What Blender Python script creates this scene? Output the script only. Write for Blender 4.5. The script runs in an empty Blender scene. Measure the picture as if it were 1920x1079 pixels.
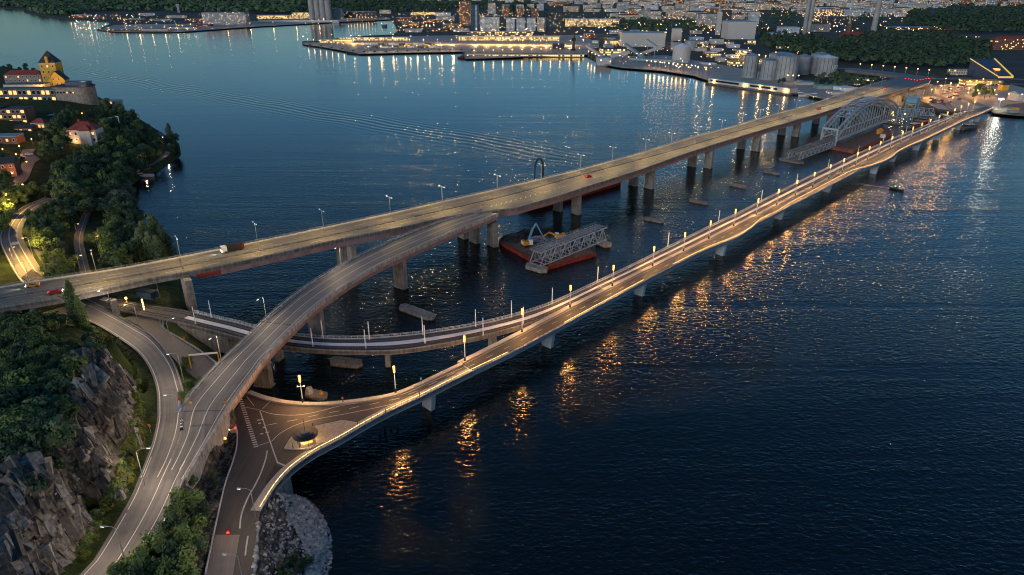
import bpy, math, random
import numpy as np
from mathutils import Vector, noise
random.seed(7)
R = math.radians
# ---------------------------------------------------------------- camera, world, sun, exposure
TH = R(24.0); FPX = 1280.0; CH = 115.0
S = bpy.context.scene
COL = S.collection
cam = bpy.data.objects.new("camera", bpy.data.cameras.new("camera")); COL.objects.link(cam)
cam.location = (0, 0, CH); cam.rotation_euler = (R(90) - TH, 0, 0)
cam.data.sensor_width = 36; cam.data.lens = 24; cam.data.clip_start = 1; cam.data.clip_end = 40000
S.camera = cam
wd = bpy.data.worlds.new("World"); S.world = wd; wd.use_nodes = True
nt = wd.node_tree; bg = nt.nodes["Background"]
sky = nt.nodes.new("ShaderNodeTexSky"); sky.sky_type = 'NISHITA'; sky.sun_disc = False
SUN_EL, SUN_AZ = 9.0, 215.0
sky.sun_elevation = R(SUN_EL); sky.sun_rotation = R(SUN_AZ); sky.ozone_density = 5.0; sky.air_density = 1.0; sky.dust_density = 0.3
tint = nt.nodes.new("ShaderNodeMix"); tint.data_type = 'RGBA'; tint.blend_type = 'MULTIPLY'; tint.inputs[0].default_value = 1
nt.links.new(sky.outputs[0], tint.inputs[6]); tint.inputs[7].default_value = (.92, .96, .90, 1)   # cold evening cloud
nt.links.new(tint.outputs[2], bg.inputs[0]); bg.inputs[1].default_value = 0.066
sl = bpy.data.lights.new("sun", 'SUN'); sl.energy = 0.5; sl.angle = R(20); sl.color = (1.0, .93, .88)
so = bpy.data.objects.new("sun", sl); COL.objects.link(so)
so.rotation_euler = (R(90 - 14), 0, R(180 - SUN_AZ)); so.location = (0, 0, 300)
S.view_settings.view_transform = 'Standard'; S.view_settings.look = 'None'
S.view_settings.gamma = 1; S.view_settings.exposure = 1.15
S.cycles.max_bounces = 5; S.cycles.diffuse_bounces = 2; S.cycles.glossy_bounces = 3
S.cycles.transmission_bounces = 2; S.cycles.transparent_max_bounces = 4; S.cycles.sample_clamp_indirect = 4
S.cycles.pixel_filter_type = 'BLACKMAN_HARRIS'; S.cycles.filter_width = 1.1; S.cycles.sample_clamp_direct = 40
S.cycles.caustics_reflective = False; S.cycles.caustics_refractive = False

# ---------------------------------------------------------------- measuring helpers (plan survey: where a thing stands)
def W(px, py, z=0.0):
    a = (px - 960) / FPX; v = (py - 539.5) / FPX
    d = (a, math.cos(TH) - v * math.sin(TH), -math.sin(TH) - v * math.cos(TH))
    t = (z - CH) / d[2]
    return Vector((d[0] * t, d[1] * t, z))
def scl(p):                                   # picture pixels per metre at a point
    return FPX / (p.y * math.cos(TH) - (p.z - CH) * math.sin(TH))
def cr(pts, n):                                # Catmull-Rom through points, n per span
    P = [Vector(p) for p in pts]; P = [P[0] * 2 - P[1]] + P + [P[-1] * 2 - P[-2]]
    out = []
    for i in range(1, len(P) - 2):
        a, b, c, d = P[i - 1:i + 3]
        for k in range(n):
            t = k / n
            out.append(.5 * ((2 * b) + (c - a) * t + (2 * a - 5 * b + 4 * c - d) * t * t + (3 * b - a - 3 * c + d) * t ** 3))
    out.append(P[-2]); return out
def wl(pts, z=None, n=0):                      # surveyed list -> world line
    L = [W(p[0], p[1], z if z is not None else p[2]) for p in pts]
    return cr(L, n) if n else L
def resample(L, step):
    out = [L[0].copy()]; acc = 0.0
    for a, b in zip(L, L[1:]):
        d = (b - a).length
        if d < 1e-6: continue
        s = step - acc
        while s <= d:
            out.append(a.lerp(b, s / d)); s += step
        acc = d - (s - step)
    if (out[-1] - L[-1]).length > step * .3: out.append(L[-1].copy())
    return out
def match(A, B, step):                         # stations across two edges
    A = resample(A, step); B2 = resample(B, min(step, 1.0)); j = 0; ra, rb = [], []
    for p in A:
        best = min(range(j, min(len(B2), j + 80)), key=lambda k: (B2[k].xy - p.xy).length_squared) if j < len(B2) else j
        j = best; ra.append(p); rb.append(B2[best].copy())
    return ra, rb
def smooth(L, it=2):
    for _ in range(it):
        L = [L[0]] + [(L[i - 1] + 2 * L[i] + L[i + 1]) / 4 for i in range(1, len(L) - 1)] + [L[-1]]
    return L
def lerpl(A, B, f): return [a.lerp(b, f) for a, b in zip(A, B)]

# ---------------------------------------------------------------- mesh builder
class MB:
    def __init__(s): s.v = []; s.f = []; s.m = []; s.uv = []
    def face(s, pts, m=0, uv=None):
        i = len(s.v); s.v += [tuple(p) for p in pts]; s.f.append(tuple(range(i, i + len(pts)))); s.m.append(m)
        s.uv.append(uv or [(0, 0)] * len(pts)); return s
    def box(s, c, d, m=0, rz=0, mt=None):      # c = centre of base, d = size; uv in metres on the sides
        x, y, z = c; a, b, h = d[0] / 2, d[1] / 2, d[2]; cs, sn = math.cos(rz), math.sin(rz)
        q = [(x + u * cs - w * sn, y + u * sn + w * cs) for u, w in ((-a, -b), (a, -b), (a, b), (-a, b))]
        for i in range(4):
            p, r = q[i], q[(i + 1) % 4]; L = d[0] if i % 2 == 0 else d[1]
            s.face([(p[0], p[1], z), (r[0], r[1], z), (r[0], r[1], z + h), (p[0], p[1], z + h)], m, [(0, 0), (L, 0), (L, h), (0, h)])
        s.face([(p[0], p[1], z + h) for p in q], m if mt is None else mt)
        s.face([(p[0], p[1], z) for p in q[::-1]], m); return s
    def bar(s, p, q, w, h=None, m=0):
        p, q = Vector(p), Vector(q); h = h or w; d = q - p
        if d.length < 1e-6: return s
        d.normalize(); up = Vector((0, 0, 1)) if abs(d.z) < .95 else Vector((1, 0, 0))
        a = d.cross(up).normalized() * w / 2; b = a.cross(d).normalized() * h / 2
        A = [p - a - b, p + a - b, p + a + b, p - a + b]; B = [v + q - p for v in A]
        for i in range(4): s.face([A[i], A[(i + 1) % 4], B[(i + 1) % 4], B[i]], m)
        s.face(A[::-1], m); s.face(B, m); return s
    def cyl(s, c, r0, r1, h, n=12, m=0, mt=None, cap=True):
        x, y, z = c; A = [(math.cos(2 * math.pi * i / n), math.sin(2 * math.pi * i / n)) for i in range(n)]
        for i in range(n):
            p, q = A[i], A[(i + 1) % n]; L = 2 * math.pi * max(r0, r1) / n
            s.face([(x + p[0] * r0, y + p[1] * r0, z), (x + q[0] * r0, y + q[1] * r0, z), (x + q[0] * r1, y + q[1] * r1, z + h), (x + p[0] * r1, y + p[1] * r1, z + h)], m, [(i * L, 0), (i * L + L, 0), (i * L + L, h), (i * L, h)])
        if cap:
            if r1 > .01: s.face([(x + p[0] * r1, y + p[1] * r1, z + h) for p in A], m if mt is None else mt)
            s.face([(x + p[0] * r0, y + p[1] * r0, z) for p in A[::-1]], m)
        return s
    def prism(s, poly, z0, z1, m=0, ms=None):   # poly: list of (x, y) counter-clockwise
        ar = sum(a[0] * b[1] - b[0] * a[1] for a, b in zip(poly, poly[1:] + poly[:1]))
        if ar < 0: poly = poly[::-1]
        ms = m if ms is None else ms
        s.face([(p[0], p[1], z1) for p in poly], m, [(p[0], p[1]) for p in poly])
        for a, b in zip(poly, poly[1:] + poly[:1]):
            L = math.dist(a[:2], b[:2]); s.face([(a[0], a[1], z0), (b[0], b[1], z0), (b[0], b[1], z1), (a[0], a[1], z1)], ms, [(0, z0), (L, z0), (L, z1), (0, z1)])
        return s
    def ribbon(s, A, B, dz=0, m=0):             # sheet between two lines, uv in metres (u across, v along)
        v = 0
        for i in range(len(A) - 1):
            a, b, c, d = A[i], B[i], B[i + 1], A[i + 1]; w = (b - a).length; L = (d - a).length; w2 = (c - d).length
            q = [Vector((p.x, p.y, p.z + dz)) for p in (a, b, c, d)]
            s.face(q, m, [(0, v), (w, v), (w2, v + L), (0, v + L)]); v += L
        return s
    def beam(s, A, B, z0, z1, m=0):            # solid between two lines, from dz z0 up to z1
        up = lambda p, z: Vector((p.x, p.y, p.z + z)); v = 0
        for i in range(len(A) - 1):
            a, b, c, d = A[i], B[i], B[i + 1], A[i + 1]; L = (d - a).length; w = (b - a).length
            s.face([up(a, z1), up(b, z1), up(c, z1), up(d, z1)], m, [(0, v), (w, v), (w, v + L), (0, v + L)])
            s.face([up(d, z0), up(c, z0), up(b, z0), up(a, z0)], m)
            s.face([up(a, z0), up(a, z1), up(d, z1), up(d, z0)], m, [(v, 0), (v, z1 - z0), (v + L, z1 - z0), (v + L, 0)])
            s.face([up(b, z1), up(b, z0), up(c, z0), up(c, z1)], m, [(v, z1 - z0), (v, 0), (v + L, 0), (v + L, z1 - z0)]); v += L
        for i in (0, -1): s.face([up(A[i], z0), up(B[i], z0), up(B[i], z1), up(A[i], z1)], m)
        return s
    def hip(s, c, d, h, rz=0, m=0, gable=False):
        x, y, z = c; a, b = d[0] / 2, d[1] / 2; k = a if gable else max(0, a - b); cs, sn = math.cos(rz), math.sin(rz)
        t = lambda u, w, zz: (x + u * cs - w * sn, y + u * sn + w * cs, zz)
        A, B, C, D = t(-a, -b, z), t(a, -b, z), t(a, b, z), t(-a, b, z); E, F = t(-k, 0, z + h), t(k, 0, z + h)
        if k < .01:
            for p, q in ((A, B), (B, C), (C, D), (D, A)): s.face([p, q, E], m)
        else:
            s.face([A, B, F, E], m); s.face([C, D, E, F], m); s.face([B, C, F], m); s.face([D, A, E], m)
        s.face([D, C, B, A], m); return s
    def mesh(s, name, mats):
        me = bpy.data.meshes.new(name); me.from_pydata(s.v, [], s.f)
        for m in (mats if isinstance(mats, (list, tuple)) else [mats]): me.materials.append(m)
        me.polygons.foreach_set("material_index", s.m)
        u = me.uv_layers.new(name="uv"); u.data.foreach_set("uv", [c for f in s.uv for p in f for c in p])
        me.update(); return me
    def build(s, name, mats, parent=None, **k):
        return link(name, s.mesh(name, mats), parent, **k)
def link(name, me, parent=None, loc=None, rz=None):
    o = bpy.data.objects.new(name, me); COL.objects.link(o)
    if parent: o.parent = parent
    if loc is not None: o.location = loc
    if rz is not None: o.rotation_euler = (0, 0, rz)
    return o
def thing(name, label, cat, loc=(0, 0, 0), rz=0, group=None):
    o = link(name, None, None, loc, rz); return tag(o, label, cat, group)
def tag(o, label, cat, group=None):
    o['label'] = label; o['category'] = cat
    if group: o['group'] = group
    return o
def struct(o, kind='structure'): o['kind'] = kind; return o
def clone(root, loc, rz, label=None, group=None, sc=None):
    r = root.copy(); COL.objects.link(r); r.location = loc; r.rotation_euler = (0, 0, rz)
    if sc is not None: r.scale = sc
    if label: r['label'] = label
    if group: r['group'] = group
    for ch in root.children:
        c = ch.copy(); COL.objects.link(c); c.parent = r
        for g in ch.children:
            d = g.copy(); COL.objects.link(d); d.parent = c
    return r
ORD = ["first", "second", "third", "fourth", "fifth", "sixth", "seventh", "eighth", "ninth", "tenth", "eleventh", "twelfth", "thirteenth", "fourteenth", "fifteenth", "sixteenth", "seventeenth", "eighteenth", "nineteenth", "twentieth"]
def ordn(i): return ORD[i] if i < 20 else ("twenty " + ORD[i - 20] if i < 29 else ("thirtieth" if i == 29 else "thirty " + ORD[i - 30]))

# ---------------------------------------------------------------- materials
def mk(name):
    m = bpy.data.materials.new(name); m.use_nodes = True; return m, m.node_tree, m.node_tree.nodes["Principled BSDF"]
def nd(nt, t, **k):
    n = nt.nodes.new(t)
    for a, b in k.items(): setattr(n, a, b)
    return n
def rampn(nt, src, stops):
    r = nd(nt, "ShaderNodeValToRGB"); e = r.color_ramp.elements
    while len(e) < len(stops): e.new(.5)
    for el, (p, c) in zip(e, stops): el.position = p; el.color = (*c, 1) if len(c) == 3 else c
    nt.links.new(src, r.inputs[0]); return r.outputs[0]
def mat(name, c, rough=.7, metal=0, var=.25, scale=.6, bump=0., bscale=None, spec=.5, detail=5):
    m, nt, b = mk(name); b.inputs["Roughness"].default_value = rough; b.inputs["Metallic"].default_value = metal
    b.inputs["Specular IOR Level"].default_value = spec
    g = nd(nt, "ShaderNodeNewGeometry")
    n = nd(nt, "ShaderNodeTexNoise"); n.inputs["Scale"].default_value = scale; n.inputs["Detail"].default_value = detail
    nt.links.new(g.outputs["Position"], n.inputs["Vector"])
    lo = tuple(x * (1 - var) for x in c); hi = tuple(min(1, x * (1 + var)) for x in c)
    nt.links.new(rampn(nt, n.outputs[0], [(.3, lo), (.7, hi)]), b.inputs["Base Color"])
    if bump:
        n2 = nd(nt, "ShaderNodeTexNoise"); n2.inputs["Scale"].default_value = bscale or scale * 4; n2.inputs["Detail"].default_value = 6
        nt.links.new(g.outputs["Position"], n2.inputs["Vector"])
        bp = nd(nt, "ShaderNodeBump"); bp.inputs["Distance"].default_value = bump; nt.links.new(n2.outputs[0], bp.inputs["Height"]); nt.links.new(bp.outputs[0], b.inputs["Normal"])
    return m
def emit(name, c, s):
    m, nt, b = mk(name); b.inputs["Base Color"].default_value = (*c, 1); b.inputs["Emission Color"].default_value = (*c, 1); b.inputs["Emission Strength"].default_value = s
    m.cycles.emission_sampling = 'AUTO' if name == "warm_led_strip" else 'NONE'
    return m
def asphalt(name, c, wear=.35, lane=3.6, warm=(1.15, 1.0, .9)):
    m, nt, b = mk(name); b.inputs["Roughness"].default_value = .62
    g = nd(nt, "ShaderNodeNewGeometry"); uv = nd(nt, "ShaderNodeUVMap")
    n1 = nd(nt, "ShaderNodeTexNoise"); n1.inputs["Scale"].default_value = .12; n1.inputs["Detail"].default_value = 8; n1.inputs["Roughness"].default_value = .7
    nt.links.new(g.outputs["Position"], n1.inputs["Vector"])
    # long wear streaks: noise stretched along the road
    mp = nd(nt, "ShaderNodeMapping"); mp.inputs["Scale"].default_value = (1.3, .012, 1); nt.links.new(uv.outputs[0], mp.inputs[0])
    n2 = nd(nt, "ShaderNodeTexNoise"); n2.inputs["Scale"].default_value = 1.0; n2.inputs["Detail"].default_value = 4; nt.links.new(mp.outputs[0], n2.inputs["Vector"])
    n3 = nd(nt, "ShaderNodeTexNoise"); n3.inputs["Scale"].default_value = 6; n3.inputs["Detail"].default_value = 2; nt.links.new(g.outputs["Position"], n3.inputs["Vector"])
    mm = nd(nt, "ShaderNodeMath", operation='ADD'); nt.links.new(n1.outputs[0], mm.inputs[0]); nt.links.new(n2.outputs[0], mm.inputs[1])
    m2 = nd(nt, "ShaderNodeMath", operation='MULTIPLY_ADD'); nt.links.new(n3.outputs[0], m2.inputs[0]); m2.inputs[1].default_value = .3; nt.links.new(mm.outputs[0], m2.inputs[2])
    m3 = nd(nt, "ShaderNodeMath", operation='MULTIPLY'); nt.links.new(m2.outputs[0], m3.inputs[0]); m3.inputs[1].default_value = .43
    su = nd(nt, "ShaderNodeSeparateXYZ"); nt.links.new(uv.outputs[0], su.inputs[0])
    w1 = nd(nt, "ShaderNodeMath", operation='MULTIPLY'); nt.links.new(su.outputs[0], w1.inputs[0]); w1.inputs[1].default_value = 3.55
    w2 = nd(nt, "ShaderNodeMath", operation='COSINE'); nt.links.new(w1.outputs[0], w2.inputs[0])
    w3 = nd(nt, "ShaderNodeMath", operation='MULTIPLY_ADD'); nt.links.new(w2.outputs[0], w3.inputs[0]); w3.inputs[1].default_value = .035; nt.links.new(m3.outputs[0], w3.inputs[2])
    lo = tuple(x * (1 - wear) for x in c); hi = tuple(x * (1 + wear) * w for x, w in zip(c, warm))
    nt.links.new(rampn(nt, w3.outputs[0], [(.34, lo), (.62, hi)]), b.inputs["Base Color"]); return m
def facade(name, wall, glass=(.03, .04, .05), lit=.12, wx=3.2, wz=3.0, ww=.5, wh=.5, litc=(1, .55, .18), ls=3.0, rough=.8):
    m, nt, b = mk(name); b.inputs["Roughness"].default_value = rough; L = nt.links.new
    uv = nd(nt, "ShaderNodeUVMap"); sp = nd(nt, "ShaderNodeSeparateXYZ"); L(uv.outputs[0], sp.inputs[0]); oi = nd(nt, "ShaderNodeObjectInfo")
    def ma(op, a, bb, c=None):
        n = nd(nt, "ShaderNodeMath", operation=op)
        for i, x in enumerate((a, bb, c)):
            if x is None: continue
            if isinstance(x, (int, float)): n.inputs[i].default_value = x
            else: L(x, n.inputs[i])
        return n.outputs[0]
    u = ma('DIVIDE', sp.outputs[0], wx); v = ma('DIVIDE', sp.outputs[1], wz)
    fu = ma('FRACT', u, 0); fv = ma('FRACT', v, 0); cu = ma('FLOOR', u, 0); cv = ma('FLOOR', v, 0)
    mu = ma('LESS_THAN', ma('ABSOLUTE', ma('SUBTRACT', fu, .5), 0), ww / 2); mv = ma('LESS_THAN', ma('ABSOLUTE', ma('SUBTRACT', fv, .55), 0), wh / 2)
    win = ma('MULTIPLY', mu, mv)
    cb = nd(nt, "ShaderNodeCombineXYZ"); L(ma('MULTIPLY_ADD', oi.outputs["Random"], 977.0, cu), cb.inputs[0]); L(cv, cb.inputs[1])
    wn = nd(nt, "ShaderNodeTexWhiteNoise"); wn.noise_dimensions = '2D'; L(cb.outputs[0], wn.inputs["Vector"])
    on = ma('MULTIPLY', ma('GREATER_THAN', wn.outputs["Value"], 1 - lit), win)
    g = nd(nt, "ShaderNodeNewGeometry"); n = nd(nt, "ShaderNodeTexNoise"); n.inputs["Scale"].default_value = .15; n.inputs["Detail"].default_value = 6; L(g.outputs["Position"], n.inputs["Vector"])
    wc = rampn(nt, n.outputs[0], [(.3, tuple(x * .75 for x in wall)), (.7, tuple(x * 1.15 for x in wall))])
    mx = nd(nt, "ShaderNodeMix", data_type='RGBA'); L(win, mx.inputs[0]); L(wc, mx.inputs[6]); mx.inputs[7].default_value = (*glass, 1)
    L(mx.outputs[2], b.inputs["Base Color"]); b.inputs["Emission Color"].default_value = (*litc, 1); L(ma('MULTIPLY', on, ls), b.inputs["Emission Strength"]); m.cycles.emission_sampling = 'NONE'
    return m
def leafmat(name, lo, hi):
    m, nt, b = mk(name); b.inputs["Roughness"].default_value = .75; b.inputs["Specular IOR Level"].default_value = .15
    g = nd(nt, "ShaderNodeNewGeometry"); oi = nd(nt, "ShaderNodeObjectInfo")
    n = nd(nt, "ShaderNodeTexNoise"); n.inputs["Scale"].default_value = .35; n.inputs["Detail"].default_value = 5; nt.links.new(g.outputs["Position"], n.inputs["Vector"])
    a = nd(nt, "ShaderNodeMath", operation='MULTIPLY_ADD'); nt.links.new(oi.outputs["Random"], a.inputs[0]); a.inputs[1].default_value = .55; nt.links.new(n.outputs[0], a.inputs[2])
    nt.links.new(rampn(nt, a.outputs[0], [(.38, lo), (1.0, hi)]), b.inputs["Base Color"]); return m

M = {}
M['asph'] = asphalt("worn_asphalt", (.125, .119, .118), .5, warm=(1.03, 1, .97))
M['asph_dark'] = asphalt("fresh_asphalt", (.045, .04, .037), .25)
M['asph_pale'] = asphalt("pale_asphalt", (.17, .155, .145), .25)
M['path'] = asphalt("path_asphalt", (.10, .10, .105), .2)
M['paint'] = mat("white_road_paint", (.62, .60, .56), .6, var=.25, scale=2.5)
def concrete(name, c):
    m, nt, b = mk(name); L = nt.links.new; b.inputs["Roughness"].default_value = .85; g = nd(nt, "ShaderNodeNewGeometry"); sp = nd(nt, "ShaderNodeSeparateXYZ"); L(g.outputs["Position"], sp.inputs[0])
    def nz(sc, v, d=6):
        mp = nd(nt, "ShaderNodeMapping"); mp.inputs["Scale"].default_value = v; L(g.outputs["Position"], mp.inputs[0]); n = nd(nt, "ShaderNodeTexNoise"); n.inputs["Scale"].default_value = sc; n.inputs["Detail"].default_value = d; L(mp.outputs[0], n.inputs["Vector"]); return n.outputs[0]
    base = rampn(nt, nz(.5, (1, 1, 1), 8), [(.3, tuple(x * .72 for x in c)), (.7, tuple(x * 1.25 for x in c))])
    st = rampn(nt, nz(1.6, (1, 1, .06)), [(.38, (.55, .52, .48)), (.56, (1, 1, 1))])
    mx = nd(nt, "ShaderNodeMix", data_type='RGBA', blend_type='MULTIPLY'); mx.inputs[0].default_value = .8; L(base, mx.inputs[6]); L(st, mx.inputs[7])
    ad = nd(nt, "ShaderNodeMath", operation='MULTIPLY_ADD'); L(nz(.8, (1, 1, 1)), ad.inputs[0]); ad.inputs[1].default_value = 1.2; L(sp.outputs[2], ad.inputs[2])
    td = rampn(nt, ad.outputs[0], [(0, (.18, .19, .16)), (1.0, (1, 1, 1))]); td.node.color_ramp.elements[0].position = .95
    m2 = nd(nt, "ShaderNodeMix", data_type='RGBA', blend_type='MULTIPLY'); m2.inputs[0].default_value = 1; L(mx.outputs[2], m2.inputs[6]); L(td, m2.inputs[7]); L(m2.outputs[2], b.inputs["Base Color"]); return m
M['conc'] = concrete("weathered_concrete", (.27, .255, .235)); M['conc_wall'] = concrete("pale_wall_concrete", (.44, .42, .40))
M['conc_pale'] = mat("pale_concrete", (.48, .46, .44), .8, var=.15, scale=.8)
M['conc_blue'] = mat("grey_steel_edge", (.36, .42, .48), .5, var=.12, scale=.5)
M['conc_dark'] = mat("stained_concrete", (.13, .125, .12), .9, var=.4, scale=.4)
M['walk'] = mat("walkway_surface", (.34, .31, .28), .75, var=.12, scale=1.2)
M['wood'] = mat("timber_deck", (.38, .31, .24), .7, var=.25, scale=1.2)
M['pink'] = mat("faded_red_girder", (.30, .18, .175), .6, var=.25, scale=.3)
M['redgird'] = mat("dark_red_girder", (.25, .035, .018), .55, var=.15)
M['steel'] = mat("galvanised_steel", (.35, .37, .4), .45, .6, var=.15)
M['grey_truss'] = mat("grey_blue_truss_paint", (.26, .34, .41), .55, var=.2, scale=.5)
M['rail_dark'] = mat("dark_railing", (.04, .04, .045), .5, .4)
M['rail_rust'] = mat("rusty_rail", (.12, .05, .03), .7, var=.3)
M['white'] = mat("white_paint", (.75, .75, .75), .5, var=.08)
M['ballast'] = mat("track_ballast", (.115, .108, .105), .95, var=.5, scale=3, bump=.05)
M['barge_red'] = mat("red_barge_hull", (.17, .022, .016), .65, var=.5, scale=.6)
M['barge_dull'] = mat("dull_red_hull", (.2, .06, .05), .6, var=.3, scale=.4)
M['barge_deck'] = mat("rusty_barge_deck", (.14, .085, .06), .85, var=.5, scale=.7)
M['black'] = mat("black_paint", (.012, .012, .014), .5)
M['rubber'] = mat("tyre_rubber", (.02, .02, .02), .8)
M['glass'] = mat("dark_glass", (.015, .02, .025), .1, var=.05)
M['yellow'] = mat("yellow_machine_paint", (.6, .26, .02), .5, var=.15)
M['blue'] = mat("light_blue_paint", (.12, .28, .42), .5, var=.15)
M['navy'] = mat("dark_blue_paint", (.03, .06, .12), .5)
M['roofred'] = mat("red_tile_roof", (.27, .05, .035), .8, var=.3, scale=.8)
M['roofdark'] = mat("dark_roof", (.035, .04, .05), .7, var=.3, scale=.2)
M['roofblue'] = mat("pale_metal_roof", (.19, .28, .34), .5, var=.3, scale=.08)
M['roofgrey'] = mat("grey_felt_roof", (.11, .12, .13), .8, var=.3, scale=.1)
M['ochre'] = mat("ochre_render", (.62, .36, .05), .85, var=.12)
M['stone'] = mat("grey_stone_wall", (.3, .26, .22), .9, var=.3, scale=.5, bump=.05)
M['cream'] = mat("cream_render", (.55, .5, .44), .8, var=.12)
M['silo'] = mat("silo_concrete", (.32, .31, .3), .85, var=.2, scale=.08)
M['tank'] = mat("tank_grey_steel", (.26, .28, .29), .6, var=.25, scale=.12)
M['brick'] = mat("brown_brick", (.2, .09, .06), .9, var=.3)
M['copper'] = mat("green_copper", (.12, .35, .3), .6)
M['bark'] = mat("bark", (.07, .05, .035), .95, var=.4, scale=2)
M['rockstone'] = mat("blast_rock", (.36, .36, .35), .9, var=.5, scale=.9, bump=.05)
M['hivis'] = mat("hi_vis_green", (.25, .7, .05), .7)
M['cloth'] = mat("dark_cloth", (.03, .03, .05), .9)
M['cloth_blue'] = mat("blue_cloth", (.04, .09, .3), .9)
M['skin'] = mat("skin", (.45, .27, .2), .6)
M['orange'] = mat("orange_plastic", (.8, .2, .02), .5)
M['car_red'] = mat("red_car_paint", (.45, .02, .015), .25, var=.05)
M['car_white'] = mat("white_car_paint", (.6, .6, .6), .3, var=.05)
M['car_dark'] = mat("dark_car_paint", (.03, .04, .06), .25, var=.05)
M['car_yel'] = mat("amber_car_paint", (.5, .25, .05), .3, var=.05)
M['leaf1'] = leafmat("dark_foliage", (.018, .045, .03), (.11, .165, .08))
M['leaf2'] = leafmat("green_foliage", (.03, .07, .03), (.16, .22, .07))
M['leaf3'] = leafmat("silver_foliage", (.07, .10, .075), (.16, .19, .15))
M['leaf4'] = leafmat("yellow_green_shrub", (.05, .07, .015), (.14, .15, .03))
M['bulb'] = emit("warm_lamp_tube", (1, .36, .06), 2.6)
M['bulb_w'] = emit("cool_white_lamp", (1, .93, .8), 3)
M['bulb_y'] = emit("sodium_lamp", (1, .5, .12), 5)
M['led'] = emit("warm_led_strip", (1, .5, .17), 4.5)
M['litwin'] = emit("lit_window", (1, .42, .1), .8)
M['litwhite'] = emit("bright_work_light", (1, .97, .8), 60)
M['taillight'] = emit("red_tail_light", (1, .03, .01), 3)
M['headlight'] = emit("white_headlight", (1, .95, .8), 14)
M['green_l'] = emit("green_nav_light", (.1, 1, .5), 12)

# ---------------------------------------------------------------- point lamps
LD = {}
def lamp(loc, power, c=(1, .6, .25), r=.25, parent=None, name="lamp_light"):
    k = (power, c, r)
    if k not in LD:
        l = bpy.data.lights.new(name, 'POINT'); l.energy = power; l.color = c; l.shadow_soft_size = r; LD[k] = l
    o = bpy.data.objects.new(name, LD[k]); COL.objects.link(o); o.location = loc
    if parent: o.parent = parent
    return o

# ---------------------------------------------------------------- water
def water():
    m, nt, b = mk("water"); L = nt.links.new
    b.inputs["Base Color"].default_value = (.002, .008, .011, 1); b.inputs["IOR"].default_value = 1.33
    g = nd(nt, "ShaderNodeNewGeometry")
    def nz(rot, sx, sy, sc, det=3, rough=.5, dist=0):
        mp = nd(nt, "ShaderNodeMapping"); mp.vector_type = 'POINT'; mp.inputs["Rotation"].default_value = (0, 0, R(rot)); mp.inputs["Scale"].default_value = (sx, sy, 1)
        L(g.outputs["Position"], mp.inputs[0]); n = nd(nt, "ShaderNodeTexNoise"); n.inputs["Scale"].default_value = sc; n.inputs["Detail"].default_value = det; n.inputs["Roughness"].default_value = rough; n.inputs["Distortion"].default_value = dist
        L(mp.outputs[0], n.inputs["Vector"]); return n.outputs[0]
    def ma(op, a, bb, c=None):
        n = nd(nt, "ShaderNodeMath", operation=op)
        for i, x in enumerate((a, bb, c)):
            if x is None: continue
            if isinstance(x, (int, float)): n.inputs[i].default_value = x
            else: L(x, n.inputs[i])
        return n.outputs[0]
    fine = nz(-22, .55, 1.0, .95, 2.2, .5, .4); mid = nz(8, .5, 1.0, .42, 1)
    h = ma('ADD', ma('MULTIPLY', fine, .34), ma('MULTIPLY', mid, .18))
    # wind streaks: calmer lanes drawn out along the wind
    st = nz(-22, .10, 1.0, .016, 5, .6, 1.0)
    stv = rampn(nt, st, [(.40, (1, 1, 1)), (.50, (.55, .55, .55)), (.58, (1, 1, 1))])
    # a boat's old wake
    bp = nd(nt, "ShaderNodeBump"); bp.inputs["Distance"].default_value = 1.0; bp.inputs["Strength"].default_value = 1.0
    sp = nd(nt, "ShaderNodeSeparateXYZ"); L(g.outputs["Position"], sp.inputs[0])
    shel = nd(nt, "ShaderNodeMapRange"); shel.inputs[1].default_value = 300; shel.inputs[2].default_value = 720; shel.inputs[3].default_value = 1.0; shel.inputs[4].default_value = .20; L(ma('MULTIPLY_ADD', sp.outputs[0], -.9, sp.outputs[1]), shel.inputs[0])   # sheltered harbour basin: lower chop
    p, q = W(600, 205), W(1150, 300); d = (q - p).normalized(); dp = nd(nt, "ShaderNodeVectorMath", operation='DOT_PRODUCT'); dp.inputs[1].default_value = (-d.y, d.x, 0); L(g.outputs["Position"], dp.inputs[0])
    wx_ = nd(nt, "ShaderNodeMapRange"); wx_.inputs[1].default_value = 10; wx_.inputs[2].default_value = 80; wx_.inputs[3].default_value = 1; wx_.inputs[4].default_value = 0; L(sp.outputs[0], wx_.inputs[0])
    n_ = ma('SUBTRACT', dp.outputs["Value"], p.x * -d.y + p.y * d.x); ns_ = ma('MULTIPLY_ADD', nz(0, 1, 1, .01, 2), 30.0, n_); ga = ma('POWER', 2.718, ma('MULTIPLY', ma('MULTIPLY', ns_, ns_), -.0016)); wk = ma('MULTIPLY', ma('MULTIPLY', ma('SINE', ma('MULTIPLY', ns_, .75), 0), ga), ma('MULTIPLY', .11, wx_.outputs[0]))
    L(ma('ADD', ma('MULTIPLY', ma('MULTIPLY', h, stv), shel.outputs[0]), wk), bp.inputs["Height"]); L(bp.outputs[0], b.inputs["Normal"])
    b.inputs["Roughness"].default_value = .08
    return m
M['water'] = water()
o = MB().face([(-9000, -600, 0), (9000, -600, 0), (9000, 16000, 0), (-9000, 16000, 0)]).build("water", M['water']); struct(o)

# ---------------------------------------------------------------- survey lines of the roads and bridges
up = lambda L, d: [Vector((p.x, p.y, p.z + d)) for p in L]
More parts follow.
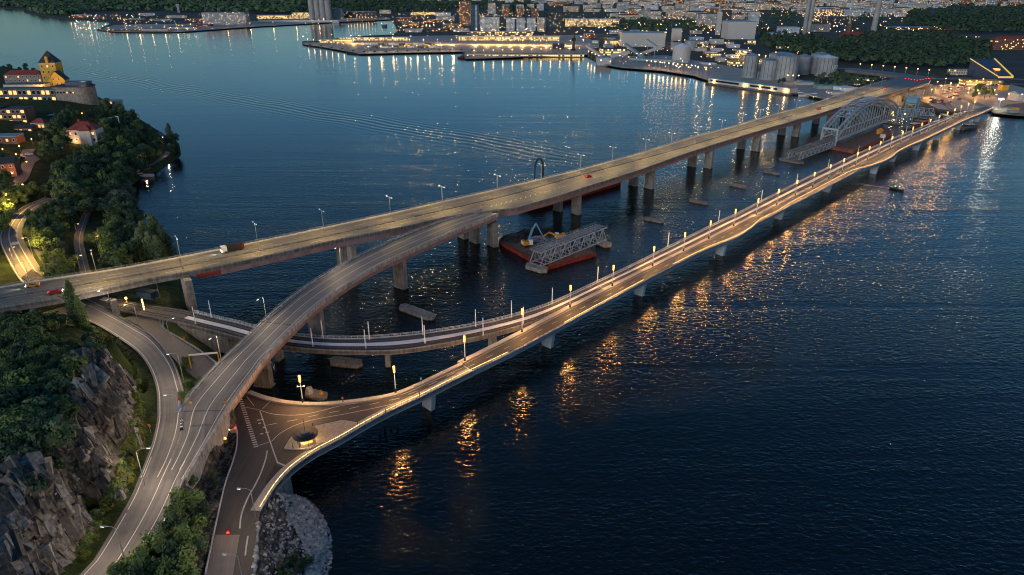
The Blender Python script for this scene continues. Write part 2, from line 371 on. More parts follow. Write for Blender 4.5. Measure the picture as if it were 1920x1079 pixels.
# big road bridge
ZB = 16.0
bL = wl([(-260, 588), (0, 540), (120, 520), (206, 509), (300, 491), (476, 456), (609, 428), (727, 403), (840, 377), (926, 358), (1009, 338), (1082, 321), (1147, 303), (1200, 289), (1300, 258), (1366, 241), (1422, 224), (1521, 196.5), (1562, 182), (1619, 163), (1662, 151)], ZB, 6)
bM = wl([(-260, 612), (0, 561), (206, 526), (360, 496), (459, 476), (660, 433), (840, 392.5), (952, 367), (1082, 330.6), (1200, 299.7), (1300, 271.6), (1409, 239), (1534, 203), (1592, 186), (1680, 158)], ZB, 6)
bR = wl([(-260, 632), (0, 578), (120, 559), (300, 520), (420, 499), (660, 445), (727, 433), (880, 399)], ZB, 6) + wl([(932, 402), (1057, 366), (1093, 354), (1200, 320), (1300, 285), (1426, 246), (1538, 214), (1560, 207), (1660, 179), (1705, 165.5)], ZB, 6)
bL, bM, bR = smooth(resample(bL, 5), 8), smooth(resample(bM, 5), 8), smooth(resample(bR, 5), 3)
# curved ramp off the big bridge
rz = lambda y: 16.0 if y < 430 else (16 - (y - 430) / 270 * 1.8 if y < 700 else max(14.0, 14.2 - (y - 700) * .002))
rL = [W(x, y, rz(y)) for x, y in [(903, 394), (810, 423), (720, 460), (660, 488.5), (592, 528), (545.6, 560), (500, 599), (468, 631), (417.5, 678), (378, 720), (343.5, 764), (337, 812), (320, 860), (300, 899)]]
rR = [W(x, y, rz(y)) for x, y in [(936, 401), (860, 431), (773, 470), (693, 508), (607, 564), (547, 617), (500, 666), (477, 697), (430, 762), (369, 861), (346, 899)]]
rL, rR = cr(rL, 8), cr(rR, 8)
# left road climbing under the big bridge to the fork
lz = lambda y: 7.6 if y < 565 else min(14.0, 7.6 + (y - 565) / 200 * 6.4)
lL = cr([W(x, y, lz(y)) for x, y in [(70, 590), (120, 590), (165, 603), (200, 620), (246, 651), (266, 670), (282, 696), (293, 730), (295, 767), (294, 791), (285, 831), (274, 861), (259, 899)]], 8)
lRr = cr([W(x, y, lz(y)) for x, y in [(90, 548), (154, 560), (215, 592), (260, 617.5), (284, 632), (309, 659), (327.5, 689), (338, 722), (342.5, 737.5), (343, 765), (337, 810), (320, 860), (300, 899)]], 8)
# merged carriageway at the bottom
mL = cr([W(x, y, 14) for x, y in [(276, 856), (259, 899), (240, 942), (177, 1048), (148, 1079), (70, 1190)]], 8)
mR = cr([W(x, y, 14) for x, y in [(365, 866), (346, 899), (318, 962), (290, 1012), (262, 1057), (248, 1079), (200, 1190)]], 8)
# tram line
tN0 = [(60, 505), (110, 533), (200, 556), (279, 572.5), (339, 580), (399, 595), (447.5, 606), (480, 615), (543, 628), (610, 635), (687, 635), (793, 626), (893, 610), (967, 592), (1035, 570), (1119, 531), (1181, 501.5), (1252, 466), (1346, 419), (1386, 400.5), (1500, 341.5), (1560, 312.5), (1633, 278.5), (1721, 242), (1792, 215.5), (1823, 208)]
tS0 = [(40, 520), (100, 552), (220, 581), (309, 600), (365, 613), (421, 627), (451, 637), (527, 650), (613, 658), (733, 659), (800, 651), (900, 632), (967, 615), (1003, 603.5)]
# new road bridge
NZ = 8.0
nAx = [(470, 735), (486, 742), (505, 748), (535, 754), (568, 757.5), (600, 757.5), (640, 755), (700, 747), (741, 740), (800, 713), (867, 681), (975, 627), (1067, 579), (1149, 538), (1220, 503), (1280, 473.5), (1326, 451), (1373, 427.5), (1414, 407), (1452, 388), (1487, 370), (1519, 354), (1549, 339), (1576, 325.5), (1602, 312.5), (1625, 301), (1647, 290), (1668, 280), (1688, 270), (1706, 261.5), (1723, 253.5), (1740, 245.5), (1754, 239), (1771, 231), (1785, 224.5), (1798, 218), (1811, 213), (1826, 207), (1846, 200)]
nOut = [(489, 959), (516, 915), (547, 880), (598, 845), (633, 828), (687, 796), (740, 768), (787, 747), (867, 707), (957, 664), (1033, 624), (1057, 611), (1134, 569), (1208, 529), (1260, 501), (1316, 473), (1351, 458), (1383, 446), (1408, 430), (1427, 414), (1458, 399), (1487, 381), (1567, 338), (1600, 322), (1647, 308), (1672, 296), (1684, 286), (1703, 276), (1740, 260), (1811, 226), (1834, 217), (1862, 204)]
axis = smooth(resample(wl(nAx, NZ, 6), 2.0), 4)
outer = smooth(resample(wl(nOut, NZ, 6), 2.0), 2)
AX0 = min(range(len(axis)), key=lambda i: (axis[i] - W(867, 681, NZ)).length)
A2 = axis[AX0:]
dA = (A2[-1] - A2[0]).normalized(); nA = Vector((dA.y, -dA.x, 0))
A2, O2 = match(A2, outer[min(range(len(outer)), key=lambda i: (outer[i] - (axis[AX0] + nA * 6.7)).length):], 2.0)
off = lambda d: [p + nA * d for p in A2]
tN = smooth(resample(wl(tN0, 8, 6), 2.0), 3); tS = smooth(resample(wl(tS0, 8, 6), 2.0), 3)
tS = [p for p in tS if (p - A2[0]).dot(dA) < (W(1003, 603.5, 8) - A2[0]).dot(dA) - 6]; o14 = off(-1.4)
tS = smooth(tS + [p for p in o14 if (p - tS[-1]).dot(dA) > 6], 4)
T0N, T0S = match(tN, tS, 2.0); jn = min(range(len(T0N)), key=lambda i: (T0N[i] - W(1003, 582, 8)).length)
T1N, T1S = T0N[:jn + 1], T0S[:jn + 1]; T2N, T2S = T0N[jn:], T0S[jn:]

# ---------------------------------------------------------------- terrain of the near shore
shore = [W(x, y).xy for x, y in [(-500, 130), (0, 150), (120, 172), (175, 190), (225, 208), (300, 246), (338, 270), (342, 292), (303, 318), (262, 338), (240, 355), (224, 374), (250, 382), (262, 392), (258, 420), (268, 450), (296, 474), (327, 500), (338, 522), (350, 560), (362, 590), (372, 612), (400, 648), (438, 690), (455, 708), (472, 738), (505, 757), (560, 775), (560, 830), (545, 890), (550, 924), (580, 930), (604, 952), (618, 985), (621, 1030), (606, 1079), (600, 1180)]]
shore = shore + [Vector((-30, 20)), Vector((-60, -60)), Vector((-700, -60)), Vector((-900, 300)), Vector((-900, 1100))]
SH = np.array([[p[0], p[1]] for p in shore])
CP = [(20, 440, 8), (60, 520, 7.5), (150, 560, 7), (250, 570, 6.8), (300, 600, 6.6), (340, 640, 6.4), (400, 700, 6.4), (330, 560, 4.5), (150, 430, 5), (150, 490, 5), (250, 480, 3), (310, 490, 1.5), (200, 400, 4),
      (110, 370, 8), (60, 350, 11), (20, 300, 15), (60, 260, 18), (150, 265, 17), (200, 300, 9), (240, 335, 3), (280, 265, 7), (325, 275, 2), (230, 215, 15), (100, 190, 27), (40, 190, 27), (20, 140, 27), (150, 190, 22), (0, 230, 23),
      (-200, 200, 30), (-200, 400, 20), (-200, 550, 12), (0, 605, 9), (60, 600, 9), (110, 620, 12), (100, 650, 18), (60, 680, 22), (0, 720, 25), (140, 650, 18), (185, 665, 20), (205, 690, 22), (195, 715, 24),
      (100, 760, 26), (170, 740, 25), (60, 860, 28), (175, 800, 25), (150, 850, 26), (205, 860, 19), (-200, 800, 30),
      (258, 722, 12), (276, 780, 13.4), (268, 850, 13.6),  (240, 680, 10.6), (215, 645, 9.3), (225, 700, 14), (235, 760, 16), (232, 830, 16),
      (385, 895, 6.6), (350, 1000, 7), (300, 1079, 8), (440, 770, 7), (480, 800, 6.8), (540, 850, 5), (410, 1000, 6.6), (450, 900, 6.8), (565, 950, 2.6), (590, 985, 1.8), (600, 1010, 1), (540, 1050, 3), (520, 1000, 4), (495, 985, 6),
      (330, 700, 8), (350, 740, 9), (375, 700, 7)]
cw = np.array([[*W(x, y, z).xy, z] for x, y, z in CP])
cw = np.vstack([cw] + [np.array([[xl - 4.5, yy, 14.3], [xl - 12, yy, 22 + (yy % 20) * .1], [xl - 28, yy, 27], [xl - 70, yy, 29], [xl + 17, yy, 8]]) for xl, yy in ((-84, 126), (-83, 118), (-81, 108), (-80, 98), (-80, 88), (-80, 76), (-80, 60))])
def _k(a, b): return np.sqrt(((a[:, None, :] - b[None, :, :]) ** 2).sum(-1) + 4.0)
n_ = len(cw); Amat = np.zeros((n_ + 1, n_ + 1)); Amat[:n_, :n_] = -_k(cw[:, :2], cw[:, :2]) - np.eye(n_) * 2.0; Amat[:n_, n_] = 1; Amat[n_, :n_] = 1
wts = np.linalg.solve(Amat, np.append(cw[:, 2], 0))
def sdist(P):                                  # signed distance to the shoreline (inside positive)
    d = np.full(len(P), 1e9); ins = np.zeros(len(P), bool)
    for i in range(len(SH)):
        a, b = SH[i], SH[(i + 1) % len(SH)]; ab = b - a
        t = np.clip(((P - a) @ ab) / (ab @ ab), 0, 1); q = a + t[:, None] * ab
        d = np.minimum(d, np.hypot(*(P - q).T))
        c = ((a[1] > P[:, 1]) != (b[1] > P[:, 1])) & (P[:, 0] < (b[0] - a[0]) * (P[:, 1] - a[1]) / (b[1] - a[1] + 1e-12) + a[0]); ins ^= c
    return np.where(ins, d, -d)
# corridors: centre line points with z, half width, blend width
def corr(A, B, bl, extra=0.0):
    n = 60; q = [(A[int(i * (len(A) - 1) / n)], B[int(i * (len(B) - 1) / n)]) for i in range(n + 1)]
    c = [(a + b) / 2 for a, b in q]; hw = [(a - b).length / 2 + extra for a, b in q]
    return np.array([[p.x, p.y, p.z] for p in c]), np.array(hw), bl
aL, aR = match(lL, lRr, 2.0); mLa, mRa = match(mL, mR, 2.0); rLa, rRa = match(rL, rR, 2.0)
def upto(L, M_, pt):
    k = min(range(len(L)), key=lambda i: (L[i] - pt).length); return k
kr = upto(rRa, None, W(430, 762, 14))
kt = upto(T1S, None, W(330, 605, 8))
curvR = [(100, 548, 7.5), (62, 520, 7.5), (36, 480, 7.5), (22, 450, 7.5), (24, 425, 7.6), (40, 403, 7.8), (62, 386, 8), (95, 372, 9)]
cvC = wl(curvR, None, 6)
def para(L, d0):                               # parallel line
    out = []
    for i, p in enumerate(L):
        t = (L[min(i + 1, len(L) - 1)] - L[max(i - 1, 0)]); t.z = 0; t.normalize(); out.append(p + Vector((t.y, -t.x, 0)) * d0)
    return out
jrA = wl([(444, 812), (444, 836), (430, 882), (407, 974), (385, 1079), (372, 1180)], 7.5, 4); jrB = wl([(520, 840), (520, 870), (489, 959), (482, 985), (474, 1079), (468, 1180)], 7.5, 4)
pathC = wl([(192, 572, 5.6), (170, 540, 5.4), (160, 512, 5.2), (152, 480, 5), (147, 455, 5), (150, 435, 5), (158, 412, 4.8), (165, 395, 5)], None, 6)
street = wl([(15, 350, 12), (38, 338, 12), (52, 308, 13.5), (62, 300, 14), (50, 290, 15), (55, 280, 16)], None, 6)
shorep = wl([(250, 325, 2.4), (268, 316, 2.4), (295, 303, 2.6), (316, 284, 2.8), (312, 262, 3.2), (298, 248, 4)], None, 5)
CORR = [corr(aL, aR, 7, .5), corr(mLa, mRa, 3, 0), corr(rLa[kr:], rRa[kr:], 1.2, -.6), corr(T1N[:kt], T1S[:kt], 4, 1.0),
        corr(jrA, jrB, 3.5, 0), corr(wl([(236, 596), (262, 612), (290, 634), (318, 672), (338, 706)], 6.9, 3), wl([(262, 588), (301, 602), (306, 618), (372, 660), (428, 702)], 6.9, 3), 1.0), corr(para(cvC, -7), para(cvC, 14), 6), corr(para(pathC, -2.2), para(pathC, 2.2), 3), corr(para(street, -4), para(street, 4), 5), corr(para(shorep, -2), para(shorep, 2), 2)]
def terr(P):
    P = np.asarray(P, float)
    h = np.zeros(len(P))
    for i in range(0, len(P), 20000):
        h[i:i + 20000] = -_k(P[i:i + 20000], cw[:, :2]) @ wts[:n_] + wts[n_]
    h = np.clip(h, .3, 34)
    for C, hw, bl in CORR:
        lo = C[:, :2].min(0) - 25; hi = C[:, :2].max(0) + 25
        k = np.where(((P > lo) & (P < hi)).all(1))[0]
        if not len(k): continue
        best = np.full(len(k), 1e9); zz = np.zeros(len(k)); ww = np.zeros(len(k)); Q = P[k]
        for i in range(len(C) - 1):
            a, b = C[i, :2], C[i + 1, :2]; ab = b - a
            t = np.clip(((Q - a) @ ab) / (ab @ ab + 1e-9), 0, 1); q = a + t[:, None] * ab; d = np.hypot(*(Q - q).T)
            m = d < best; best[m] = d[m]; zz[m] = (C[i, 2] + t * (C[i + 1, 2] - C[i, 2]))[m]; ww[m] = (hw[i] + t * (hw[i + 1] - hw[i]))[m]
        f = np.clip((best - ww - .4) / bl, 0, 1); f = f * f * (3 - 2 * f); base = zz - .4
        h[k] = base * (1 - f) + h[k] * f
    # hollow under the junction slab and between promenade and tram abutment
    sd = sdist(P); q = np.clip(sd * .9 - .6, -4, 60)
    return np.minimum(h, q), sd
def gz(x, y): return float(terr(np.array([[x, y]]))[0][0])
def onground(px, py, dz=0.0):                  # where the sight line through a plan point meets the ground
    z = 5.0
    for _ in range(8): p = W(px, py, z + dz); z = .5 * z + .5 * gz(p.x, p.y)
    return Vector((p.x, p.y, gz(p.x, p.y)))

def rockbump(x, y, z):
    v = Vector((x * .8 + y * .5, y * .35 - x * .25, z * .5))
    a = noise.voronoi(v * .33)[0]; r = (a[1] - a[0])
    q = Vector((x * .5 + y * 1.5 + z * .5, x * .3 - y * .12, -z * .28 + x * .12)) * .3; b = noise.voronoi(q)[0]; c = noise.voronoi(q * 2.3)[0]
    return 1.3 * noise.noise(Vector((x, y, z)) * .09) + 1.5 * min(r, .3) + 1.1 * min(b[1] - b[0], .35) + .55 * min(c[1] - c[0], .4) + .25 * noise.noise(v * 2.6) - 1.0
def rp_in(x, y, P):
    c = False
    for (x0, y0), (x1, y1) in zip(P, P[1:] + P[:1]):
        if (y0 > y) != (y1 > y) and x < (x1 - x0) * (y - y0) / (y1 - y0) + x0: c = not c
    return c
def terrain_mesh():
    xs = np.concatenate([np.arange(-900, -40, 40), np.arange(-40, 660, 3.5)]); ys = np.concatenate([np.arange(118, 420, 4), np.arange(420, 1100, 4), np.arange(1100, 1640, 5), np.arange(1640, 2300, 60)])
    G = np.array([[W(x, y).xy[:] for x in xs] for y in ys]); h, sd = terr(G.reshape(-1, 2)); h = h.reshape(G.shape[:2]); sd = sd.reshape(h.shape)
    gy, gx = np.gradient(h); dxm = np.hypot(np.gradient(G[..., 0], axis=1), .01); dym = np.hypot(*np.gradient(G, axis=0).transpose(2, 0, 1))
    slope = np.hypot(gx / dxm, gy / np.maximum(dym, .05))
    from_ = np.full(h.shape, 1e9)
    RF = [tuple(W(x, y, 2).xy) for x, y in [(488, 965), (560, 915), (640, 940), (660, 1000), (640, 1200), (500, 1200), (478, 1060)]]
    RD = [tuple(W(x, y, 7).xy) for x, y in [(440, 765), (345, 915), (300, 1190), (400, 1190), (432, 872), (446, 820)]]
    V = []; rock = []; RP = [tuple(W(x, y, 20).xy) for x, y in [(215, 680), (262, 712), (274, 780), (270, 850), (236, 930), (184, 1012), (134, 1085), (90, 1400), (-300, 1500), (-300, 850), (90, 850), (128, 830), (150, 770), (140, 705), (180, 672)]]
    for j in range(h.shape[0]):
        for i in range(h.shape[1]):
            x, y, z = G[j, i, 0], G[j, i, 1], h[j, i]; s = min(1, max(0, (slope[j, i] - .28) / .35))
            hill = 1.0 if (x < -60 and y < 200 and rp_in(x, y, RP)) else 0.0
            k = min(1, max(0, (z - 13.6) / 2)) * hill; kf = 1.0 if (x > -90 and y < 160 and (rp_in(x, y, RF) or rp_in(x, y, RD))) else 0.0
            if k > 0: z += rockbump(x, y, z) * k
            elif z > .5: z += .12 * noise.noise(Vector((x, y, 0)) * .4)
            V.append((x, y, z)); rock.append(max(k, kf))
    nx = h.shape[1]; F = [(j * nx + i, j * nx + nx + i, j * nx + nx + i + 1, j * nx + i + 1) for j in range(h.shape[0] - 1) for i in range(nx - 1) if max(sd[j, i], sd[j + 1, i + 1], sd[j, i + 1], sd[j + 1, i]) > -3]
    me = bpy.data.meshes.new("hillside"); me.from_pydata(V, [], F); me.update()
    at = me.attributes.new("rock", 'FLOAT', 'POINT'); at.data.foreach_set("value", rock)
    return me
def terrain_mat():
    m, nt, b = mk("ground_cover"); L = nt.links.new; b.inputs["Roughness"].default_value = .95; b.inputs["Specular IOR Level"].default_value = .2
    g = nd(nt, "ShaderNodeNewGeometry"); a = nd(nt, "ShaderNodeAttribute", attribute_name="rock")
    def nz(s, d=6, v=None):
        n = nd(nt, "ShaderNodeTexNoise"); n.inputs["Scale"].default_value = s; n.inputs["Detail"].default_value = d; L(v or g.outputs["Position"], n.inputs["Vector"]); return n.outputs[0]
    grass = rampn(nt, nz(.25, 8), [(.3, (.018, .028, .010)), (.5, (.035, .055, .015)), (.7, (.06, .075, .022))])
    mp = nd(nt, "ShaderNodeMapping"); mp.inputs["Rotation"].default_value = (0, R(-30), R(35)); mp.inputs["Scale"].default_value = (1.6, .45, .8); L(g.outputs["Position"], mp.inputs[0])
    rk0 = rampn(nt, nz(.75, 10, mp.outputs[0]), [(.34, (.03, .028, .027)), (.46, (.085, .078, .072)), (.56, (.16, .145, .13)), (.70, (.32, .29, .26))])
    dots = []
    for v in ((.5, 1.5, .5), (.3, -.12, .1), (.12, .1, -.28)):
        dp = nd(nt, "ShaderNodeVectorMath", operation='DOT_PRODUCT'); dp.inputs[1].default_value = v; L(g.outputs["Position"], dp.inputs[0]); dots.append(dp.outputs["Value"])
    cb = nd(nt, "ShaderNodeCombineXYZ")
    for i, d_ in enumerate(dots): L(d_, cb.inputs[i])
    sn = nd(nt, "ShaderNodeTexNoise"); sn.inputs["Scale"].default_value = 1.0; sn.inputs["Detail"].default_value = 7; sn.inputs["Roughness"].default_value = .65; sn.inputs["Distortion"].default_value = .5; L(cb.outputs[0], sn.inputs["Vector"])
    ck = rampn(nt, sn.outputs[0], [(.36, (.16, .16, .17)), (.47, (.8, .78, .76)), (.6, (1.35, 1.28, 1.2))]); mc = nd(nt, "ShaderNodeMix", data_type='RGBA', blend_type='MULTIPLY'); mc.inputs[0].default_value = .9; L(rk0, mc.inputs[6]); L(ck, mc.inputs[7]); rk = mc.outputs[2]
    ad = nd(nt, "ShaderNodeMath", operation='MULTIPLY_ADD'); L(nz(.35, 6), ad.inputs[0]); ad.inputs[1].default_value = -1.3; L(a.outputs["Fac"], ad.inputs[2])
    f = rampn(nt, ad.outputs[0], [(.02, (0, 0, 0)), (.12, (1, 1, 1))])
    mx = nd(nt, "ShaderNodeMix", data_type='RGBA'); L(f, mx.inputs[0]); L(grass, mx.inputs[6]); L(rk, mx.inputs[7]); L(mx.outputs[2], b.inputs["Base Color"])
    bp = nd(nt, "ShaderNodeBump"); bp.inputs["Distance"].default_value = .9; L(sn.outputs[0], bp.inputs["Height"]); L(bp.outputs[0], b.inputs["Normal"]); return m
M['ground'] = terrain_mat()
tm = terrain_mesh(); tm.materials.append(M['ground']); o = link("hillside", tm); struct(o)
for p in tm.polygons: p.use_smooth = True

# ---------------------------------------------------------------- roads on the near shore
def road(name, A, B, m, dz=0.0, skirt=None):
    mb = MB().ribbon(A, B, dz)
    if skirt: mb.beam(A, B, -skirt, dz - .006)
    return struct(mb.build(name, m))
def paint(mb, A, B, f, w=.18, dz=.012, dash=None, s0=0.0):
    """a painted line at fraction f between the two edges; dash = (on, off) metres"""
    C = lerpl(A, B, f); L = para(C, -w / 2); Rr = para(C, w / 2)
    if not dash: mb.ribbon(L, Rr, dz); return
    s = s0; per = dash[0] + dash[1]
    L1, R1 = resample(L, 1.0), resample(Rr, 1.0); n = min(len(L1), len(R1)); on = max(2, round(dash[0]) + 1); k = int(s0)
    while k + on <= n:
        mb.ribbon(L1[k:k + on], R1[k:k + on], dz); k += round(per)
def rails(A, B, h=1.1, step=2.5, w=.07, sides=(0, 1), mb=None, m=0, two=True):
    mb = mb or MB()
    for s in sides:
        L = resample((A, B)[s], step)
        for p, q in zip(L, L[1:]):
            for z in ((h, h * .55) if two else (h,)): mb.bar(p + Vector((0, 0, z)), q + Vector((0, 0, z)), w, w, m)
        for p in L: mb.bar(p, p + Vector((0, 0, h)), w, w, m)
    return mb
road("road", aL, aR, M['asph'], 0, .5)
road("merged_road", mLa, mRa, M['asph'], -.008, .5)
pm = MB()
paint(pm, aL, aR, .10); paint(pm, aL, aR, .83)
paint(pm, mLa, mRa, .09, dash=(18, 1)); paint(pm, mLa, mRa, .50); paint(pm, mLa, mRa, .80, .15)
struct(pm.build("road_markings", M['paint']))
ka = upto(aR, None, W(342.5, 765, 14)); aR2 = aR[:ka]
tag(MB().beam(para(aR2[len(aR2) // 4:], .05), para(aR2[len(aR2) // 4:], -.4), -7.5, .35).build("retaining_wall", M['conc']), "low concrete wall carrying the outer edge of the left curving road", "wall")
rb = tag(rails(aL, aR2, .8, 2.5, .09, (1,)).build("guard_rail", M['steel']), "steel guard rail along the outer edge of the left curving road", "guard rail")
tag(rails(up(mLa, 0), mRa, .7, 3, .09, (1,)).build("guard_rail", M['steel']), "steel guard rail beside the trees at the bottom of the merged road", "guard rail")

# ---------------------------------------------------------------- big road bridge
bLa, bRa = match(bL, bR, 4.0); _, bMa = match(bL, bM, 4.0)
BB = thing("road_bridge", "long high road bridge on paired concrete piers with faded red girder", "bridge", bLa[0])
def kid(mb, name, m, par):
    o = mb.build(name, m); o.parent = par; o.matrix_parent_inverse = par.matrix_world.inverted(); return o
def P_(par):  # parent keeping world position (parent has only a location)
    return lambda mb, name, m: _pk(mb, name, m, par)
def _pk(mb, name, m, par):
    l = par.location; mb.v = [(x - l.x, y - l.y, z - l.z) for x, y, z in mb.v]; return mb.build(name, m, par)
bb = P_(BB)
ins = lambda A, B, a, b: (lerpl(A, B, a), lerpl(A, B, b))
bb(MB().beam(bLa, bRa, -1.0, -.01), "deck", M['conc'])
bb(MB().ribbon(*ins(bLa, bMa, .03, 1), .0), "carriageway", M['asph_g'] if 'asph_g' in M else asphalt("bridge_asphalt", (.15, .145, .13), .45, warm=(1.02, 1, .9)))
bb(MB().ribbon(*ins(bMa, bRa, 0, .97), .0), "carriageway", bpy.data.materials["bridge_asphalt"])
iW = min(range(len(bLa)), key=lambda i: (bRa[i] - W(364, 512, ZB)).length); iD = min(range(len(bLa)), key=lambda i: (bRa[i] - W(420, 499, ZB)).length)
g0, g1 = ins(bLa, bRa, .05, .97)
bb(MB().beam(g0[:iW + 1], g1[:iW + 1], -2.2, -1.0), "concrete_girder", M['conc'])
bb(MB().beam(g0[iW:iD + 1], g1[iW:iD + 1], -3.5, -1.0), "red_girder", M['redgird'])
bb(MB().beam(g0[iD:], g1[iD:], -3.5, -1.0), "steel_girder", M['pink'])
for s_, LL in ((1, bLa), (-1, bRa)):
    bb(MB().beam(LL, para(LL, .35 * s_), -1.3, .55), "parapet", M['conc_pale' if s_ > 0 else 'conc'])
    L3 = up(para(LL, .15 * s_), .5); bb(rails(L3, L3, .75, 3, .07, (0,)), "railing", M['steel'])
bb(MB().beam(para(bMa, -.55), para(bMa, .55), 0, .28), "median", M['conc_dark'])
mr = up(bMa, .28); bb(rails(mr, mr, .7, 4, .1, (0,)), "median_rail", M['steel'])
pm = MB()
for A, B, fs in ((bLa, bMa, (.1, .93)), (bMa, bRa, (.07, .90))):
    for f in fs: paint(pm, A, B, f, .15, .012)
paint(pm, bLa, bMa, .5, .18, .012, (5, 9)); paint(pm, bMa, bRa, .48, .18, .012, (5, 9), 3)
kg = min(range(len(bLa)), key=lambda i: (bLa[i] - W(926, 358, ZB)).length)
for i in range(17):                             # slanted gore bars
    p = W(920 + i * 9.2, 389 - i * 2.55, ZB + .014); L_ = 3.4 * (1 - i * .05); d = Vector((.75, .66, 0)); n2 = Vector((.1, 1, 0))
    pm.face([p, p + d * .55, p + d * .55 + n2 * L_, p + n2 * L_])
bb(pm, "lane_markings", M['paint'])
jm = MB()
for x in (330, 960, 1185, 1394, 1530):
    k = min(range(len(bLa)), key=lambda i: abs(bLa[i].x - W(x, 358 if x == 960 else {330: 486, 1185: 293, 1394: 232, 1530: 193}[x], ZB).x))
    bb(MB().ribbon([bLa[k], bLa[k] + dA * .7], [bRa[k], bRa[k] + dA * .7], .008), "expansion_joint", M['asph_dark'])
def bdir(x, y):                                # bridge heading near a point
    k = min(range(1, len(bLa) - 1), key=lambda i: (bLa[i].xy - Vector((x, y))).length); t = (bLa[k + 1] - bLa[k - 1]); return math.atan2(t.y, t.x)
def pier(par, px, py, zt, wx=2.3, wy=5.4, ang=None, z0=-3.0, name="pier", base=True, m='conc'):
    p = W(px, py, 0); a = bdir(p.x, p.y) if ang is None else ang
    mb = MB().box((p.x, p.y, z0), (wx, wy, zt - z0), 0, a)
    if base: mb.box((p.x, p.y, z0), (wx + .5, wy + .5, .7 - z0), 0, a)
    return _pk(mb, name, M[m], par)
for x, y in [(924, 462), (890, 455), (868, 447), (1080, 402), (1046, 396), (1217, 354), (1187, 349), (1327, 316), (1297, 313), (1416, 284), (1389, 280), (1491, 257), (1465, 254), (1554, 236), (1529, 233), (1607, 213), (1582, 211), (643, 505), (663, 510)]:
    pier(BB, x, y, 12.4)
pier(BB, 362, 586, 14.6, 2.6, 8.5, z0=-2, base=False)
for x, y, g in [(222, 598, 6.5), (8, 612, 8), (70, 610, 8)]:
    p = W(x, y, g); _pk(MB().cyl((p.x, p.y, g - 2), .9, .9, 13.9 - g + 2, 16), "column", M['conc'], BB)
for x, y in [(1672, 196), (1694, 190), (1714, 184), (1735, 176)]:
    p = W(x, y, 3); _pk(MB().box((p.x, p.y, 1), (2.5, 16, 11.5), 0, bdir(p.x, p.y)), "pier", M['conc'], BB)
# street lamps on the bridge
def pole_lamp(base, h, ang, double, label, grp, power, c=(1, .72, .35), arm=1.8, mat_b='bulb_w', single_dir=1):
    t = thing("street_lamp", label, "street lamp", base, ang, grp)
    MB().cyl((0, 0, 0), .13, .08, h, 8).build("pole", M['steel'], t)
    for s in ((1, -1) if double else (single_dir,)):
        a = MB().bar((0, 0, h - .15), (0, s * arm, h + .15), .08).build("arm", M['steel'], t)
        hd = MB().box((0, s * (arm + .3), h + .08), (.34, .85, .14)).build("lamp_head", M['steel'], t)
        MB().box((0, s * (arm + .3), h - .01), (.26, .6, .085)).build("bulb", M[mat_b], hd)
    if power: lamp((0, 0, h - .3), power, c, .2, t)
    return t
gx_ = [190, 332, 480, 612, 730, 835, 928, 1011, 1085, 1148, 1209, 1259, 1307, 1349, 1389, 1424, 1458, 1490, 1520, 1548, 1576, 1602, 1628, 1650]
for i, x in enumerate(gx_):
    k = min(range(1, len(bMa) - 1), key=lambda j: abs(960 + FPX * bMa[j].x / (bMa[j].y * math.cos(TH) - (ZB - CH) * math.sin(TH)) - x))
    p = bMa[k]; t = bMa[k + 1] - bMa[k - 1]
    pole_lamp(p + Vector((0, 0, .28)), 11.4, math.atan2(t.y, t.x), True, "twin-headed lamp on the median of the high bridge, %s from the left shore" % ordn(i), "lamps on the high bridge", 6500, (1, .64, .22))

# ---------------------------------------------------------------- curved ramp
RB = thing("ramp_bridge", "curved one way ramp bridge swinging down from the high bridge to the fork", "bridge", rLa[0]); rr = P_(RB)
rr(MB().beam(rLa, rRa, -.9, -.01), "deck", M['conc'])
rr(MB().ribbon(*ins(rLa, rRa, .04, .96), 0), "carriageway", M['asph'])
g0, g1 = ins(rLa, rRa, .06, .97); rr(MB().beam(g0[:kr + 1], g1[:kr + 1], -3.0, -.9), "steel_girder", M['pink'])
kl = upto(rLa, None, W(343.5, 764, 14))
for s_, LL in ((1, rLa[:kl]), (-1, rRa)):
    rr(MB().beam(LL, para(LL, .4 * s_), -1.1, .5), "parapet", M['conc_wall'])
    L3 = up(para(LL, .2 * s_), .5); rr(rails(L3, L3, .7, 2.5, .07, (0,)), "railing", M['steel'])
pm = MB()
for f in (.26, .57): paint(pm, rLa[:kl + 14], rRa[:kl + 14], f, .2, .012)
paint(pm, rLa, rRa, .88, .2, .012)
rr(pm, "lane_markings", M['paint'])
jm = MB()
for x, y in ((560, 610), (427, 768)):
    k = upto(rRa, None, W(x, y, rz(y))); d = (rRa[k - 1] - rRa[k]).normalized(); jm.ribbon([rLa[k], rLa[k] + d * .5], [rRa[k], rRa[k] + d * .5], .009)
rr(jm, "expansion_joint", M['asph_dark'])
for x, y, zt in [(752, 540, 12.6), (596, 628, 12), (496, 724, 11)]: 
    k = min(range(1, len(rLa) - 1), key=lambda i: ((rLa[i] + rRa[i]).xy / 2 - W(x, y).xy).length); t = rLa[k + 1] - rLa[k - 1]
    p = (rLa[k] + rRa[k]) / 2; q = W(x, y)
    mb = MB().box((q.x, q.y, -3), (2.3, 5.5, zt + 3.2), 0, math.atan2(t.y, t.x)); mb.box((q.x, q.y, -3), (2.9, 6.1, 3.6), 0, math.atan2(t.y, t.x)); _pk(mb, "pier", M['conc'], RB)
RW = rRa[kr:]
mb = MB()
for a, b in zip(RW, RW[1:]):
    d = Vector((.32, .0, 0)); mb.face([(a.x, a.y, 5), (b.x, b.y, 5), b + Vector((0, 0, -.9)), a + Vector((0, 0, -.9))], 0, [(0, 0), (1, 0), (1, 1), (0, 1)])
